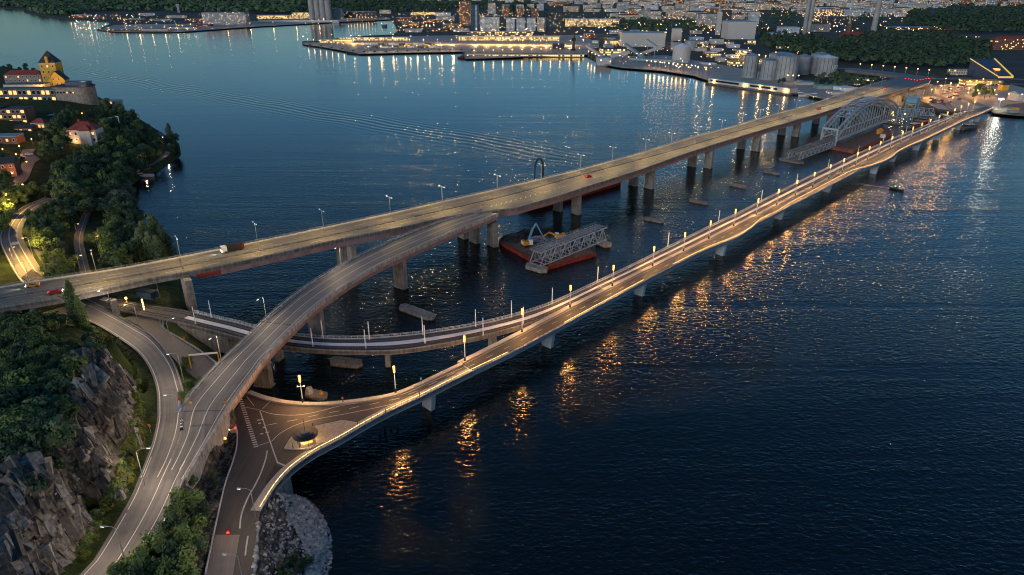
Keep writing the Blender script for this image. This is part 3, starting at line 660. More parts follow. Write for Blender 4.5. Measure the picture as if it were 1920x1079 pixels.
mb2 = MB().beam(para(RW, .0), para(RW, .5), -8.5, -.9); o = _pk(mb2, "retaining_wall", M['conc_wall'], RB)
fc = MB().beam([rLa[kr], rLa[kr] + Vector((.4, -.6, 0))], [rRa[kr], rRa[kr] + Vector((.4, -.6, 0))], -8.5, -1.0); _pk(fc, "abutment", M['conc'], RB)

# ---------------------------------------------------------------- new road bridge
NB = thing("lit_road_bridge", "low new road bridge with glowing handrail and tall warm lamps", "bridge", A2[0]); nb = P_(NB)
n0 = A2[0]
xy = lambda L: [(p.x, p.y) for p in L]
k0 = min(range(len(outer)), key=lambda i: (outer[i] - O2[0]).length)
slabN = axis[:AX0 + 1]; slabO = outer[:k0 + 1]
land = [W(x, y, NZ) for x, y in [(482, 985), (474, 1079), (468, 1180), (372, 1180), (385, 1079), (407, 974), (421, 913), (430, 882), (444, 836), (444.7, 807), (436, 775)]]
nb(MB().prism(xy(slabN + slabO[::-1]), NZ - 1.3, NZ - .01), "deck", M['conc'])
o = MB().prism(xy(slabN + [O2[0]] + slabO[::-1] + land), NZ - .6, NZ - .004, 0).build("junction_road", M['asph_dark']); struct(o)
o_west = para(O2, 0)
nb(MB().beam(off(-.4), O2, -1.2, -.01), "deck", M['conc_blue'])
nb(MB().beam(lerpl(off(-.4), O2, .12), lerpl(off(-.4), O2, .80), -2.6, -1.2), "girder", M['conc_blue'])
nb(MB().ribbon(off(.55), off(5.75), 0.0), "carriageway", M['asph_dark'])
nb(MB().beam(off(-1.3), off(.5), -.6, .45), "lamp_plinth", M['walk'])
wo = para(O2, -.2); nb(MB().beam(off(5.8), wo, -.2, .14), "walkway", M['walk'])
nb(MB().beam(wo, O2, -1.3, .30), "edge_beam", M['conc_blue'])
# barrier and walkway of the curved start
bn = smooth(slabN, 3); nb(MB().beam(para(bn, -.1), para(bn, 1.4), -1.4, .5), "lamp_plinth", M['walk'])
so_ = slabO; nb(MB().beam(para(so_, -2.4), para(so_, -.2), -.2, .14), "walkway", M['walk'])
nb(MB().beam(para(so_, -.2), so_, -1.6, .30), "edge_beam", M['conc_blue'])
allO = slabO[:-1] + O2
L3 = up(para(allO, -.1), .3); nb(rails(L3, L3, 1.0, 2.0, .06, (0,)), "railing", M['rail_dark'])
def seg(L, a, b):
    i = min(range(len(L)), key=lambda k: (L[k] - W(*a, NZ)).length); j = min(range(len(L)), key=lambda k: (L[k] - W(*b, NZ)).length); return L[i:j + 1]
for a, b in [((489, 959), (957, 664)), ((1057, 611), (1208, 529)), ((1262, 500), (1862, 204))]:
    sgm = up(para(seg(allO, a, b), -.17), 1.05); mb = MB()
    for p, q in zip(sgm, sgm[1:]): mb.bar(p.lerp(q, .04), p.lerp(q, .96), .05, .05)
    nb(mb, "light_strip", M['led'])
# markings
pm = MB(); C_ = off(3.15); paint(pm, C_, C_, 0, .15, .012, (3, 5)); C_ = off(.85); paint(pm, C_, C_, 0, .12, .012)
def pline(pts, w=.16, dash=None, z=NZ, mb=pm):
    C = wl(pts, z, 5); paint(mb, C, C, 0, w, .010, dash)
pline([(488.8, 770), (511, 776.6), (539.4, 778.8), (567.5, 777.5), (605, 770), (642.5, 760.6), (740, 744), (800, 720), (867, 690)])
pline([(509.4, 828), (522.5, 815), (548.8, 800), (586, 787.8), (661, 773.8), (740, 757), (790, 741)])
for a, b in [((539, 790.5), (558, 787)), ((578, 782), (597, 778)), ((617, 774), (636, 771)), ((654.7, 766.6), (673.5, 762.5)), ((693, 759), (711, 755)), ((730, 751), (749, 747)), ((500, 798), (518.7, 794)), ((766, 740), (783, 733)), ((803, 723), (820, 715)), ((838, 706), (852, 699))]: pline([a, b], .16)
for a, b in [((463, 744), (476.7, 762)), ((492, 767), (509, 751)), ((461, 764), (486, 769)), ((484.6, 836), (508.5, 828))]: pline([a, b], .14)
for i in range(23):
    f = i / 22; a = Vector((447.5, 749)).lerp(Vector((475.6, 837.5)), f); b = Vector((455, 748.5)).lerp(Vector((484.2, 836)), f)
    p, q = W(a.x, a.y, NZ), W(b.x, b.y, NZ); n = Vector((.12, -.42, 0)); pm.face([p + Vector((0, 0, .012)), p + n + Vector((0, 0, .012)), q + n + Vector((0, 0, .012)), q + Vector((0, 0, .012))][::1])
for x, y in [(481, 789), (488, 788), (483, 795), (492, 803), (487, 815), (497, 812)]:
    p = W(x, y, NZ + .012); pm.face([p, p + Vector((.9, .1, 0)), p + Vector((.7, .55, 0)), p + Vector((.1, .4, 0))])
struct(pm.build("junction_markings", M['paint']))
kb = MB()
def kerb(pts, w=.3, h=.13, z=NZ, mb=kb):
    C = wl(pts, z, 5); mb.beam(para(C, -w / 2), para(C, w / 2), -.3, h)
kerb([(487.5, 771), (497, 800), (507, 830), (516, 856), (520.5, 868)]); kerb([(520.5, 868), (530, 872), (545, 878)], .35)
kerb([(501, 846), (498, 862), (489, 888), (478, 911), (467, 930), (457.6, 951), (452, 970), (449.5, 992)]); kerb([(465, 1006), (462, 1025), (460, 1042)])
kerb([(434, 772), (440, 790), (444.5, 812), (444, 836), (438, 862), (430, 885), (421, 913), (407, 974), (395, 1030), (385, 1079), (372, 1180)], .3, .2)
struct(kb.build("kerb", M['conc_pale']))
sh = MB(); A_ = wl([(449.5, 1003), (443, 1040), (437, 1079), (425, 1180)], NZ, 4); B_ = wl([(404, 1003), (395, 1040), (386, 1079), (374, 1180)], NZ, 4); sh.ribbon(A_, B_, .001)
struct(sh.build("resurfaced_patch", M['asph_pale']))
sh = MB(); sh.prism(xy(wl([(497, 905), (515, 872), (544, 881), (520, 912), (512, 915)], NZ)), NZ - .1, NZ + .002); struct(sh.build("asphalt_patch", mat("tar_patch", (.02, .018, .018), .7)))
# abutment wall at the near end
ab = seg(outer, (489, 959), (549, 880)); nb(MB().beam(para(ab, -.9), para(ab, -.1), -8.5, -1.6), "abutment", M['conc'])
# tall lamps
def tall_lamp(loc, label, pw=None):
    t = thing("bridge_lamp", label, "street lamp", loc, 0, "tall warm lamps on the new bridge")
    MB().cyl((0, 0, 0), .36, .2, 1.3, 10).build("base", M['black'], t)
    MB().cyl((0, 0, 1.3), .15, .10, 5.3, 8).build("pole", M['white'], t)
    if "first" in label: MB().bar((-.8, 0, 5.1), (.8, .2, 5.1), .1).box((-.85, 0, 4.95), (.3, .3, .35)).box((.85, .2, 4.95), (.3, .3, .35)).build("bracket", M['white'], t)
    MB().cyl((0, 0, 6.6), .27, .33, 1.95, 12).build("light_tube", M['bulb'], t)
    MB().cyl((0, 0, 8.5), .24, .05, .2, 10).build("cap", M['white'], t)
    lamp((0, 0, 7.6), pw or LAMP_P, (1, .5, .15), .55, t)
    return t
LAMP_P = 7600
lx = [(568, 757), (741, 739), (867, 680), (975, 626), (1067, 578), (1149, 537), (1220, 502), (1280, 472), (1326, 449), (1373, 425), (1414, 405), (1452, 386), (1487, 367), (1519, 352), (1549, 337), (1576, 324), (1602, 311), (1625, 300), (1647, 290), (1668, 280), (1688, 270), (1706, 261), (1723, 253), (1740, 245), (1754, 237), (1771, 230), (1785, 224), (1798, 218), (1811, 213), (1826, 208)]
for i, (x, y) in enumerate(lx):
    q = W(x, y, NZ); k = min(range(len(axis)), key=lambda j: (axis[j] - q).length); q = axis[k].copy(); q.z = NZ + .45
    tall_lamp(q, "tall lamp with glowing tube on the new bridge plinth, %s from the roundabout pavilion" % ordn(i), LAMP_P * (1 if i < 13 else (.6 if i < 20 else .35)))
def spot(loc, tgt, power, ang, c=(1, .62, .2)):
    l = bpy.data.lights.new("spot_light", 'SPOT'); l.energy = power; l.spot_size = R(ang); l.spot_blend = .6; l.color = c; l.shadow_soft_size = .1
    o = bpy.data.objects.new("spot_light", l); COL.objects.link(o); o.location = loc; d = Vector(tgt) - Vector(loc); o.rotation_euler = d.to_track_quat('-Z', 'Y').to_euler(); return o
q = W(568, 757, NZ); q.z = 13.2
spot(q, W(516, 776, NZ), 2600, 34); spot(q, W(590, 786, NZ), 1600, 40)
# bridge piers
for x, y in [(798, 762), (1024, 645), (1193, 553), (1345, 476), (1459, 411), (1553, 361), (1630, 324), (1668, 303), (1712, 281), (1752, 262), (1790, 243), (1826, 228)]:
    q = W(x, y, 0); k = min(range(len(allO)), key=lambda j: (allO[j].xy - q.xy).length); o_ = allO[k].copy(); t = (allO[k + 1] - allO[k - 1]).normalized(); n = Vector((t.y, -t.x, 0))
    mb = MB(); a = o_ - n * 1.2; b = o_ - n * 6.6; w = t * .75
    top = [a - w, a + w, b + w, b - w]; bot = [a - n * 1.3 - w, a - n * 1.3 + w, b + n * .9 + w, b + n * .9 - w]
    for p in top: p.z = NZ - 1.6
    for p in bot: p.z = -3
    for i in range(4): mb.face([bot[i], bot[(i + 1) % 4], top[(i + 1) % 4], top[i]])
    mb.face(top); nb(mb, "pier", M['conc_blue'])

# ---------------------------------------------------------------- tram bridge and track
TB = thing("tram_bridge", "slim curved tram bridge with two tracks and white centre walkway", "bridge", T1N[0]); tb = P_(TB)
k1 = upto(T1S, None, W(330, 605, 8)); kk = upto(T1S, None, W(372, 612, 8))
def tracks(N, S_, part, land=False):
    part(MB().beam(N, S_, -.5 if land else -1.1, -.01), "deck" if not land else "track_bed", M['conc'] if not land else M['ballast'])
    part(MB().ribbon(*ins(N, S_, .05, .95), 0.0), "ballast", M['ballast'])
    mb = MB()
    for f in (.14, .31, .66, .84): C = lerpl(N, S_, f); mb.beam(para(C, -.05), para(C, .05), 0, .17)
    part(mb, "rails", M['rail_dark'])
tracks(T1N[:k1 + 1], T1S[:k1 + 1], tb, True)
for N, S_ in ((T1N[k1:], T1S[k1:]), (T2N, T2S)):
    tracks(N, S_, tb); tb(MB().beam(*ins(N, S_, .37, .60), 0, .10), "centre_walkway", M['white'])
    tb(MB().beam(N, para(N, .3), -1.2, .35), "edge_beam", M['conc_blue']); L3 = up(para(N, .15), .35); tb(rails(L3, L3, .8, 2, .07, (0,)), "railing", M['white'])
N, S_ = T1N[k1:], T1S[k1:]
tb(MB().beam(para(S_, -.3), S_, -1.3, .35), "edge_beam", M['conc']); L3 = up(para(S_, -.15), .35); tb(rails(L3, L3, .9, 2, .06, (0,)), "railing", M['rail_dark'])
tb(MB().beam(*ins(N, S_, .2, .8), -2.3, -1.1), "girder", M['conc'])
for x, y in [(396, 655), (530, 668), (737, 674), (910, 642)]:
    q = W(x, y, 0); k = min(range(1, len(T1S) - 1), key=lambda j: (T1S[j].xy - q.xy).length); c = (T1N[k] + T1S[k]) / 2; t = (T1S[k + 1] - T1S[k - 1]).normalized()
    tb(MB().box((c.x, c.y, -3), (1.6, 3.4, 9.6), 0, math.atan2(t.y, t.x)), "pier", M['conc'])
# abutment under the shore end
aN, aS = T1N[k1:kk + 8], T1S[k1:kk + 8]; tb(MB().beam(*ins(aN, aS, .02, 1.03), -7.5, -1.2), "abutment", M['conc'])
# catenary poles
def cat_pole(px, py, i, side, h=6.6):
    q = W(px, py, 8.2); t = thing("catenary_pole", "white tram wire pole on the %s side of the tram track, %s from the left" % (side, ordn(i)), "pole", q, 0, "white tram wire poles")
    MB().cyl((0, 0, 0), .17, .13, h, 8).build("pole", M['white'], t); MB().box((0, 0, 0), (.5, .5, .3)).build("base", M['conc_pale'], t)
for i, (x, y) in enumerate([(397, 596), (606, 635), (693, 637), (793, 628), (892, 613), (959, 596), (1035, 571), (1120, 530), (1252, 463), (1347, 417), (1427, 377), (1493, 345), (1552, 317), (1608, 290), (1655, 269), (1698, 251), (1740, 235)]): cat_pole(x, y, i, "north", 6.6 if x < 1300 else 6)
for i, (x, y) in enumerate([(367, 608), (587, 650), (686, 653), (797, 644), (906, 630), (981, 608)]): cat_pole(x, y, i, "south")

# ---------------------------------------------------------------- old railway bridge: truss span on two piers, arch span, approach truss
def truss(A, B, h, n, mb, w=.32, m=0, top=True, warren=True, inset=0.0):
    """one vertical truss plane between points A and B (bottom chord), height h"""
    A, B = Vector(A), Vector(B); U = Vector((0, 0, h)); mb.bar(A, B, w * 1.3, w * 1.5, m)
    d = (B - A) / n
    a2, b2 = A + d * inset, B - d * inset; mb.bar(a2 + U, b2 + U, w * 1.3, w * 1.5, m)
    for i in range(n):
        p, q = A + d * i, A + d * (i + 1); mid = (p + q) / 2
        mb.bar(p, mid + U, w, w, m); mb.bar(mid + U, q, w, w, m); mb.bar(mid, mid + U, w * .5, w * .5, m)
    for i in range(1, n): mb.bar(A + d * i, A + d * i + U, w * .5, w * .5, m)
def hexslab(mb, c, L, wdt, ang, z0, z1, m=0):
    cs, sn = math.cos(ang), math.sin(ang); a, b = L / 2, wdt / 2
    q = [(-a + b * .7, -b), (a - b * .7, -b), (a, -b * .15), (a - b * .6, b), (-a + b * .6, b), (-a, b * .15)]
    mb.prism([(c[0] + u * cs - v * sn, c[1] + u * sn + v * cs) for u, v in q], z0, z1, m); return mb
ot = thing("truss_span", "grey blue railway truss span left standing alone between two concrete piers", "bridge span", W(1015, 500, 2.5))
A, B = W(1013, 500, 3.0), W(1137, 450, 3.0); u_ = (B - A).normalized(); n_l = Vector((-u_.y, u_.x, 0)); h_ = 6.2
part = P_(ot)
mb = MB(); truss(A, B, h_, 7, mb); part(mb, "truss_side", M['grey_truss'])
mb = MB(); truss(A + n_l * 6.2, B + n_l * 6.2, h_, 7, mb); part(mb, "truss_side", M['grey_truss'])
mb = MB()
for i in range(15):
    p = A.lerp(B, i / 14); mb.bar(p, p + n_l * 6.2, .3); mb.bar(p + Vector((0, 0, h_)), p + n_l * 6.2 + Vector((0, 0, h_)), .25)
for f in (.28, .42, .58, .72): mb.bar(A + n_l * 6.2 * f + Vector((0, 0, h_ + .25)), B + n_l * 6.2 * f + Vector((0, 0, h_ + .25)), .3)
part(mb, "deck_beams", M['steel'])
rr2 = MB(); L1 = [A + Vector((0, 0, h_ + .3)), B + Vector((0, 0, h_ + .3))]; rails(L1, up(L1, 0), 1.1, 2.5, .08, (0,), rr2); rails([p + n_l * 6.2 for p in L1], L1, 1.1, 2.5, .08, (0,), rr2); part(rr2, "railing", M['steel'])
ang_b = math.atan2(n_l.y, n_l.x)
def pad(px, py, L, w, z1, label, ang, m='conc', z0=-3, nm="bridge_pier"):
    q = W(px, py, z1); return tag(hexslab(MB(), (0, 0), L, w, ang, z0 - z1, 0).build(nm, M[m]), label, "pier") if False else _pad(q, L, w, z1, label, ang, m, z0, nm)
def _pad(q, L, w, z1, label, ang, m, z0, nm):
    o = hexslab(MB(), (0, 0), L, w, ang, z0 - z1, 0).build(nm, M[m]); o.location = q; return tag(o, label, "pier")
def pad2(a, b, w, z1, label, m='conc', nm="bridge_pier"):
    p, q = W(*a, z1), W(*b, z1); d = q - p; c = (p + q) / 2; return _pad(c, d.length, w, z1, label, math.atan2(d.y, d.x), m, -3, nm)
pad2((986, 493), (1026, 505), 4.6, 2.0, "stone cutwater pier under the near end of the lone truss span")
pad2((1118, 449), (1145, 458), 4.6, 2.0, "stone cutwater pier under the far end of the lone truss span")
pad2((750, 571), (814, 594), 4.2, 1.6, "long worn concrete pier foundation left in the water below the ramp")
pad2((617, 673), (680, 680), 4.2, 1.6, "broken concrete pier stump beside the curved tram bridge")
for (a, b, l) in [((1207, 407), (1245, 414), "nearest of four"), ((1292, 373), (1328, 380), "second of four"), ((1367, 343), (1400, 350), "third of four"), ((1431, 319), (1463, 325), "farthest of four")]:
    pad2(a, b, 2.8, 1.3, "low dark pier foundation in the channel between the bridges, " + l, 'conc_dark')
pp = thing("pier_stump", "concrete pier stump with rubble heap below the first tall lamp", "pier", W(592, 738, 1.2))
hexslab(MB(), (0, 0), 8.0, 3.8, -.35, -4, 0).build("slab", M['conc'], pp); MB().cyl((-2, .5, 0), 1.3, .9, 1.7, 9).build("mooring_block", M['conc_pale'], pp); MB().cyl((1.6, -.2, 0), .6, .4, 1.2, 8).build("bollard", M['ochre'], pp)
for i, (x, y) in enumerate([(712, 812), (722, 806), (733, 802), (745, 800)]):
    q = W(x, y, .6); o = MB().cyl((0, 0, -3), .35, .3, 3.6 + (i % 2) * .5, 8).build("mooring_post", M['black']); o.location = q; tag(o, "dark timber pile stump under the new bridge edge, %s from the left" % ordn(i), "pile", "old pile stumps by the new bridge")

# arch
AS = W(1564, 280, 0); AE = W(1678, 233, 0); u_ = (AE - AS).normalized(); n_l = Vector((-u_.y, u_.x, 0)); LA = (AE - AS).length; WA = 11.0; zc = 6.5
ar = thing("arch_bridge", "tall grey blue steel arch span of the old railway bridge", "bridge span", AS); part = P_(ar)
def rib(o):
    mb = MB(); n = 22; T = []; Bt = []
    for i in range(n + 1):
        f = i / n; p = AS + u_ * LA * f + o; zt = 14.5 + 14.5 * (4 * f * (1 - f)); zb = zc + 1 + 19.0 * (4 * f * (1 - f))
        T.append(Vector((p.x, p.y, zt))); Bt.append(Vector((p.x, p.y, zb)))
    for i in range(n):
        mb.bar(T[i], T[i + 1], 1.3, 1.2); mb.bar(Bt[i], Bt[i + 1], 1.1, 1.0); mb.bar(T[i], Bt[i + 1] if i < n / 2 else Bt[i], .35); mb.bar(T[i + 1] if i >= n / 2 else T[i], Bt[i + 1] if i >= n / 2 else Bt[i], .35); mb.bar(T[i], Bt[i], .3)
    part(mb, "arch_rib", M['grey_truss'])
    mb = MB()
    for i in range(1, n): 
        if Bt[i].z > zc + 1.5: mb.bar(Bt[i], Vector((Bt[i].x, Bt[i].y, zc)), .28)
    part(mb, "hangers", M['grey_truss'])
    mb = MB(); a, b = AS + o, AE + o; mb.bar((a.x, a.y, zc), (b.x, b.y, zc), 1.1, 1.7); part(mb, "deck_edge_girder", M['grey_truss'])
    mb = MB()
    for q in (a, b): mb.bar((q.x, q.y, .5), (q.x, q.y, 14.6), 1.1, 1.1)
    part(mb, "end_posts", M['grey_truss']); return T, Bt
T1, B1 = rib(Vector((0, 0, 0))); T2, B2 = rib(n_l * WA)
mb = MB()
for i in range(0, 23, 1):
    if T1[i].z > 17 and 2 < i < 20:
        mb.bar(T1[i], T2[i], .35)
        if i % 2 and i < 19: mb.bar(T1[i], T2[i + 1], .2); mb.bar(T2[i], T1[i + 1], .2)
for i in (0, 22): mb.bar(T1[i], T2[i], .9, 1.4); mb.bar(T1[i] - Vector((0, 0, 5)), T2[i], .3); mb.bar(T2[i] - Vector((0, 0, 5)), T1[i], .3)
part(mb, "wind_bracing", M['grey_truss'])
mb = MB().beam([AS + Vector((0, 0, zc))] + [AE + Vector((0, 0, zc))], [AS + n_l * WA + Vector((0, 0, zc)), AE + n_l * WA + Vector((0, 0, zc))], -.7, -.1)
part(mb, "track_deck", M['conc_dark'])
for nm, p in (("near", AS), ("far", AE)):
    q = p + n_l * WA / 2; q.z = .8; _pad(q, 20, 7, .8, "stone pier under the %s foot of the steel arch" % nm, math.atan2(n_l.y, n_l.x), 'conc', -3, "bridge_pier")
# approach truss towards the camera
A = W(1497, 300, 1.6); B = AS - u_ * 1.5; B.z = 1.8; B = Vector((B.x, B.y, 1.8))
ap = thing("truss_span", "low grey lattice approach span with pointed end leading to the arch", "bridge span", A); part = P_(ap)
for o_ in (Vector((0, 0, 0)), n_l * 8): mb = MB(); truss(A + o_, B + o_, 5.0, 9, mb, .3); part(mb, "truss_side", M['grey_truss'])
mb = MB()
for i in range(19): p = A.lerp(B, i / 18); mb.bar(p, p + n_l * 8, .3); mb.bar(p + Vector((0, 0, 5)), p + n_l * 8 + Vector((0, 0, 5)), .3)
mb.beam([A + Vector((0, 0, 5.2)) + n_l * 1.5, B + Vector((0, 0, 5.2)) + n_l * 1.5], [A + Vector((0, 0, 5.2)) + n_l * 6.5, B + Vector((0, 0, 5.2)) + n_l * 6.5], 0, .3)
part(mb, "deck_beams", M['conc_dark'])
q = A + n_l * 4 - u_ * 2; _pad(Vector((q.x, q.y, 1.2)), 18, 7, 1.2, "stone pier under the open end of the low approach truss", math.atan2(n_l.y, n_l.x), 'conc_dark', -3, "bridge_pier")
# span beyond the arch, with portal tower
A = AE + u_ * 2; A = Vector((A.x, A.y, 5.5)); B = Vector((*W(1752, 216, 5.5).xy, 5.5))
bp2 = thing("truss_span", "lattice swing span beyond the steel arch with a square blue portal tower", "bridge span", A); part = P_(bp2)
for o_ in (Vector((0, 0, 0)), n_l * 8): mb = MB(); truss(A + o_, B + o_, 6.0, 8, mb, .35, inset=.5); part(mb, "truss_side", M['grey_truss'])
mb = MB().beam([A + Vector((0, 0, .3)), B + Vector((0, 0, .3))], [A + n_l * 8, B + n_l * 8], -.3, .1)
part(mb, "deck", M['conc_dark'])
m1 = A.lerp(B, .42); mb = MB(); w1 = u_ * 9
for s in (0, 1):
    for o_ in (Vector((0, 0, 0)), w1): p = m1 + n_l * 8 * s + o_; mb.bar((p.x, p.y, 0), (p.x, p.y, 22), .8)
    for z in (10, 15, 21.5): mb.bar(m1 + n_l * 8 * s + Vector((0, 0, z - 5.5)), m1 + n_l * 8 * s + w1 + Vector((0, 0, z - 5.5)), .6)
for z in (16, 21.5):
    for o_ in (Vector((0, 0, 0)), w1): mb.bar(m1 + o_ + Vector((0, 0, z - 5.5)), m1 + n_l * 8 + o_ + Vector((0, 0, z - 5.5)), .7)
mb.box((m1.x + (w1.x + n_l.x * 8) / 2, m1.y + (w1.y + n_l.y * 8) / 2, 17), (9, 7, 3.6), 0, math.atan2(u_.y, u_.x)); part(mb, "portal_tower", M['blue'])

# ---------------------------------------------------------------- barges, boats and machines
def barge(corners, z, label, hull='barge_red', deck='barge_deck', name="barge"):
    c = sum((W(x, y, z) for x, y in corners), Vector()) / len(corners); t = thing(name, label, "barge", c)
    P = [(W(x, y, z) - c).xy for x, y in corners]; P = [(p.x, p.y) for p in P]
    MB().prism(P, -z - 1, -.05).build("hull", M[hull], t); Q = [(x * .96, y * .96) for x, y in P]
    MB().prism(Q, -.3, .06).build("deck", M[deck], t)
    mb = MB()
    for a, b in zip(P, P[1:] + P[:1]): mb.bar((*a, .1), (*b, .1), .35, .35)
    mb.build("rubbing_rail", M[hull], t); return t, c
bt, bc = barge([(936, 452), (1003, 490), (1072, 484), (1033, 428), (985, 430)], 1.8, "rusty work barge with red sides carrying two scrap cranes and scrap heaps")
b2, bc2 = barge([(1027, 501), (1070, 488), (1117, 475), (1095, 462), (1035, 480)], 1.6, "smaller red sided barge below the lone truss span")
def blobheap(name, label, cat, c, rx, ry, h, m, n=120, s=.7, seed=1, parent=None):
    rnd = random.Random(seed); mb = MB()
    for i in range(n):
        a, r = rnd.uniform(0, 6.28), math.sqrt(rnd.random()); x, y = r * rx * math.cos(a), r * ry * math.sin(a); z = h * (1 - r) * rnd.uniform(.6, 1); k = s * rnd.uniform(.5, 1.4)
        mb.bar((x - k, y - k * rnd.uniform(-1, 1), z), (x + k, y + k * rnd.uniform(-1, 1), z + rnd.uniform(-.3, .5)), k * .7, k * .6)
    mb.cyl((0, 0, 0), rx, rx * .25, h * .8, 12); o = mb.build(name, m); o.location = c
    return tag(o, label, cat)
blobheap("scrap_heap", "dark heap of scrap steel on the left end of the work barge", "scrap", W(965, 447, 1.9), 6.5, 6, 2.2, M['rail_dark'], 110, .8, 3)
blobheap("scrap_heap", "grey heap of scrap pieces between the two cranes on the barge", "scrap", W(1012, 449, 1.9), 4.5, 5, 1.6, M['steel'], 90, .5, 4)
blobheap("scrap_heap", "dark scrap heap behind the cranes at the back of the barge", "scrap", W(1010, 436, 1.9), 8, 3.5, 2.4, M['black'], 90, .7, 5)
def crane(loc, rz_, label, boom=(M['blue'],), reach=(4.5, 9.0, 7.5, 1.0)):
    t = thing("scrap_crane", label, "crane", loc, rz_)
    for s in (-1, 1):
        o = MB().box((0, s * 1.3, 0), (4.4, .6, .9)).cyl((-1.7, s * 1.3, .0), .48, .48, .5, 10).build("track", M['black'], t)
    o = MB().box((-.7, 0, 1.05), (4.2, 2.9, 1.7)).box((-2.3, 0, 1.2), (1.2, 2.9, 2.0)).build("body", M['yellow'], t)
    MB().box((-2.6, 0, 1.6), (.9, 2.6, 1.3)).build("counterweight", M['white'], o)
    MB().box((1.0, -1.0, 1.1), (1.7, 1.2, 2.3)).build("cab", M['white'], t)
    a, b, c, d = reach; j1 = (a, .4, b); j2 = (a + c, .4, d)
    MB().bar((.2, .4, 2), (a * .55, .4, b * .75), .8, .9).bar((a * .55, .4, b * .75), j1, .6, .7).build("boom", boom[0], t)
    MB().bar(j1, j2, .45, .55).build("stick", boom[0], t)
    MB().bar(j2, (j2[0] - .7, -.1, j2[2] - 1.3), .3).bar(j2, (j2[0] + .7, .9, j2[2] - 1.3), .3).build("grab", M['rail_dark'], t); return t
crane(W(990, 462, 1.9), R(22), "tall scrap crane on the barge with raised pale blue boom and orange body", reach=(4.2, 10.5, 4.6, 2.0))
crane(W(1048, 450, 1.9), R(188), "orange scrap crane with white cab at the right end of the barge", boom=(M['yellow'],), reach=(5, 4.2, 4.5, 1.2))
# red ship behind the high bridge
P0, P1 = W(1003, 391, 1), W(1170, 343, 1); us = (P1 - P0).normalized(); ns = Vector((-us.y, us.x, 0)); Ls = (P1 - P0).length
t = thing("cargo_barge", "long red cargo barge moored beneath the high bridge with black loading boom", "ship", P0, math.atan2(us.y, us.x))
MB().prism([(0, 3), (4, 0), (Ls - 3, 0), (Ls, 3), (Ls, 13), (Ls - 3, 16), (4, 16), (0, 13)], -2, 3.6).build("hull", M['barge_red'], t)
MB().prism([(2, 3), (Ls - 2, 2), (Ls - 2, 14), (2, 13)], 3.3, 3.75).build("deck", M['black'], t)
MB().box((Ls * .12, 8, 3.6), (7, 8, 3)).build("wheelhouse", M['black'], t)
kx = 21.0; mb = MB(); pr = (kx, 15, 3.7)
for i in range(7):
    a = math.pi * i / 6; q = (kx - 3.2 + 3.2 * math.cos(a), 15, 18 + 4.5 * math.sin(a)); mb.bar(pr, q, .9, .9); pr = q
mb.bar(pr, (pr[0] - .4, 15, 9), .5); mb.build("loading_boom", M['black'], t)
MB().box((kx + 1, 15, 3.6), (4, 4, 3)).build("machine_house", M['black'], t)
# barges under the arch
t, c = barge([(1563, 276), (1601, 283), (1672, 252), (1670, 243), (1640, 244)], 2.2, "dull red deck barge lying under the near side of the arch", 'barge_dull')
barge([(1512, 264), (1520, 270), (1548, 261), (1541, 252)], 2.0, "short dull red pontoon at the far left foot of the arch", 'barge_dull')
cc = W(1650, 250, 2.3); t = thing("machine_stack", "yellow winches and hoists stacked on the red barge under the arch", "machinery", cc, .8); t.scale = (.7, .7, .8)
for i in range(4): MB().cyl((i * 4 - 6, 0, 0), 1.6, 1.3, 3.4, 9).box((i * 4 - 6, 1.5, 0), (1.5, 1.2, 4.4)).build("winch", M['yellow'], t)
o = MB().cyl((0, 0, 0), 2.2, 2.1, 2.6, 14).build("tank", M['conc_pale']); o.location = W(1655, 258, 2.3); tag(o, "pale round tank standing on the red barge beside the winches", "tank")
# small boats
def boat(loc, rz_, L, Wd, label, hull='conc_pale', cab=True, cabm='white', name="motor_boat"):
    t = thing(name, label, "boat", loc, rz_); n = 7; rows = []
    for z, k in ((-.3, .6), (.35 * Wd / 2, .95), (.5 * Wd / 2 + .3, 1.0)):
        r = []
        for i in range(n + 1):
            f = i / n; w = Wd / 2 * k * (math.sin(min(1, (1 - f) * 1.9) * math.pi / 2)); r.append((L * (f - .5), w, z + .3 * f * f))
        rows.append(r + [(x, -y, zz) for x, y, zz in r[::-1]])
    mb = MB()
    for a, b in zip(rows, rows[1:]):
        for i in range(len(a)): j = (i + 1) % len(a); mb.face([a[j], a[i], b[i], b[j]])
    mb.build("hull", M[hull], t); MB().face([(x * .98, y * .94, z - .08) for x, y, z in rows[-1]][::-1]).build("deck", M['wood'] if hull != 'conc_dark' else M['conc_dark'], t)
    if cab:
        c = MB().box((-L * .08, 0, .5), (L * .34, Wd * .6, Wd * .42)).build("cabin", M[cabm], t); MB().box((-L * .08, 0, .5 + Wd * .2), (L * .345, Wd * .61, Wd * .12)).build("window", M['glass'], c)
    return t
sb = boat(W(1682, 356, .1), R(-62), 9, 2.6, "small dark speedboat heading away from the new bridge with wake", 'black', True, 'car_dark', "speedboat")
MB().cyl((-1.5, 0, 1.6), .15, .15, .3, 6).build("stern_light", M['green_l'], sb); MB().cyl((1.2, 0, 2.0), .16, .16, .3, 6).build("mast_light", M['bulb_w'], sb)
P0 = W(1664, 353); P1 = W(1600, 344); d = (P1 - P0).normalized(); nn = Vector((-d.y, d.x, 0)); mb = MB(); rn = random.Random(2)
for i in range(150):
    f = rn.random() ** 1.6; w = .4 + 3 * f; q = P0.lerp(P1, f) + nn * rn.uniform(-w, w); q.z = .05; s = rn.uniform(.15, .55) * (1.3 - f)
    mb.face([q + d * s * 2, q + nn * s * .6, q - d * s * 2, q - nn * s * .6])
o = mb.build("wake", M['white']); o['kind'] = 'stuff'
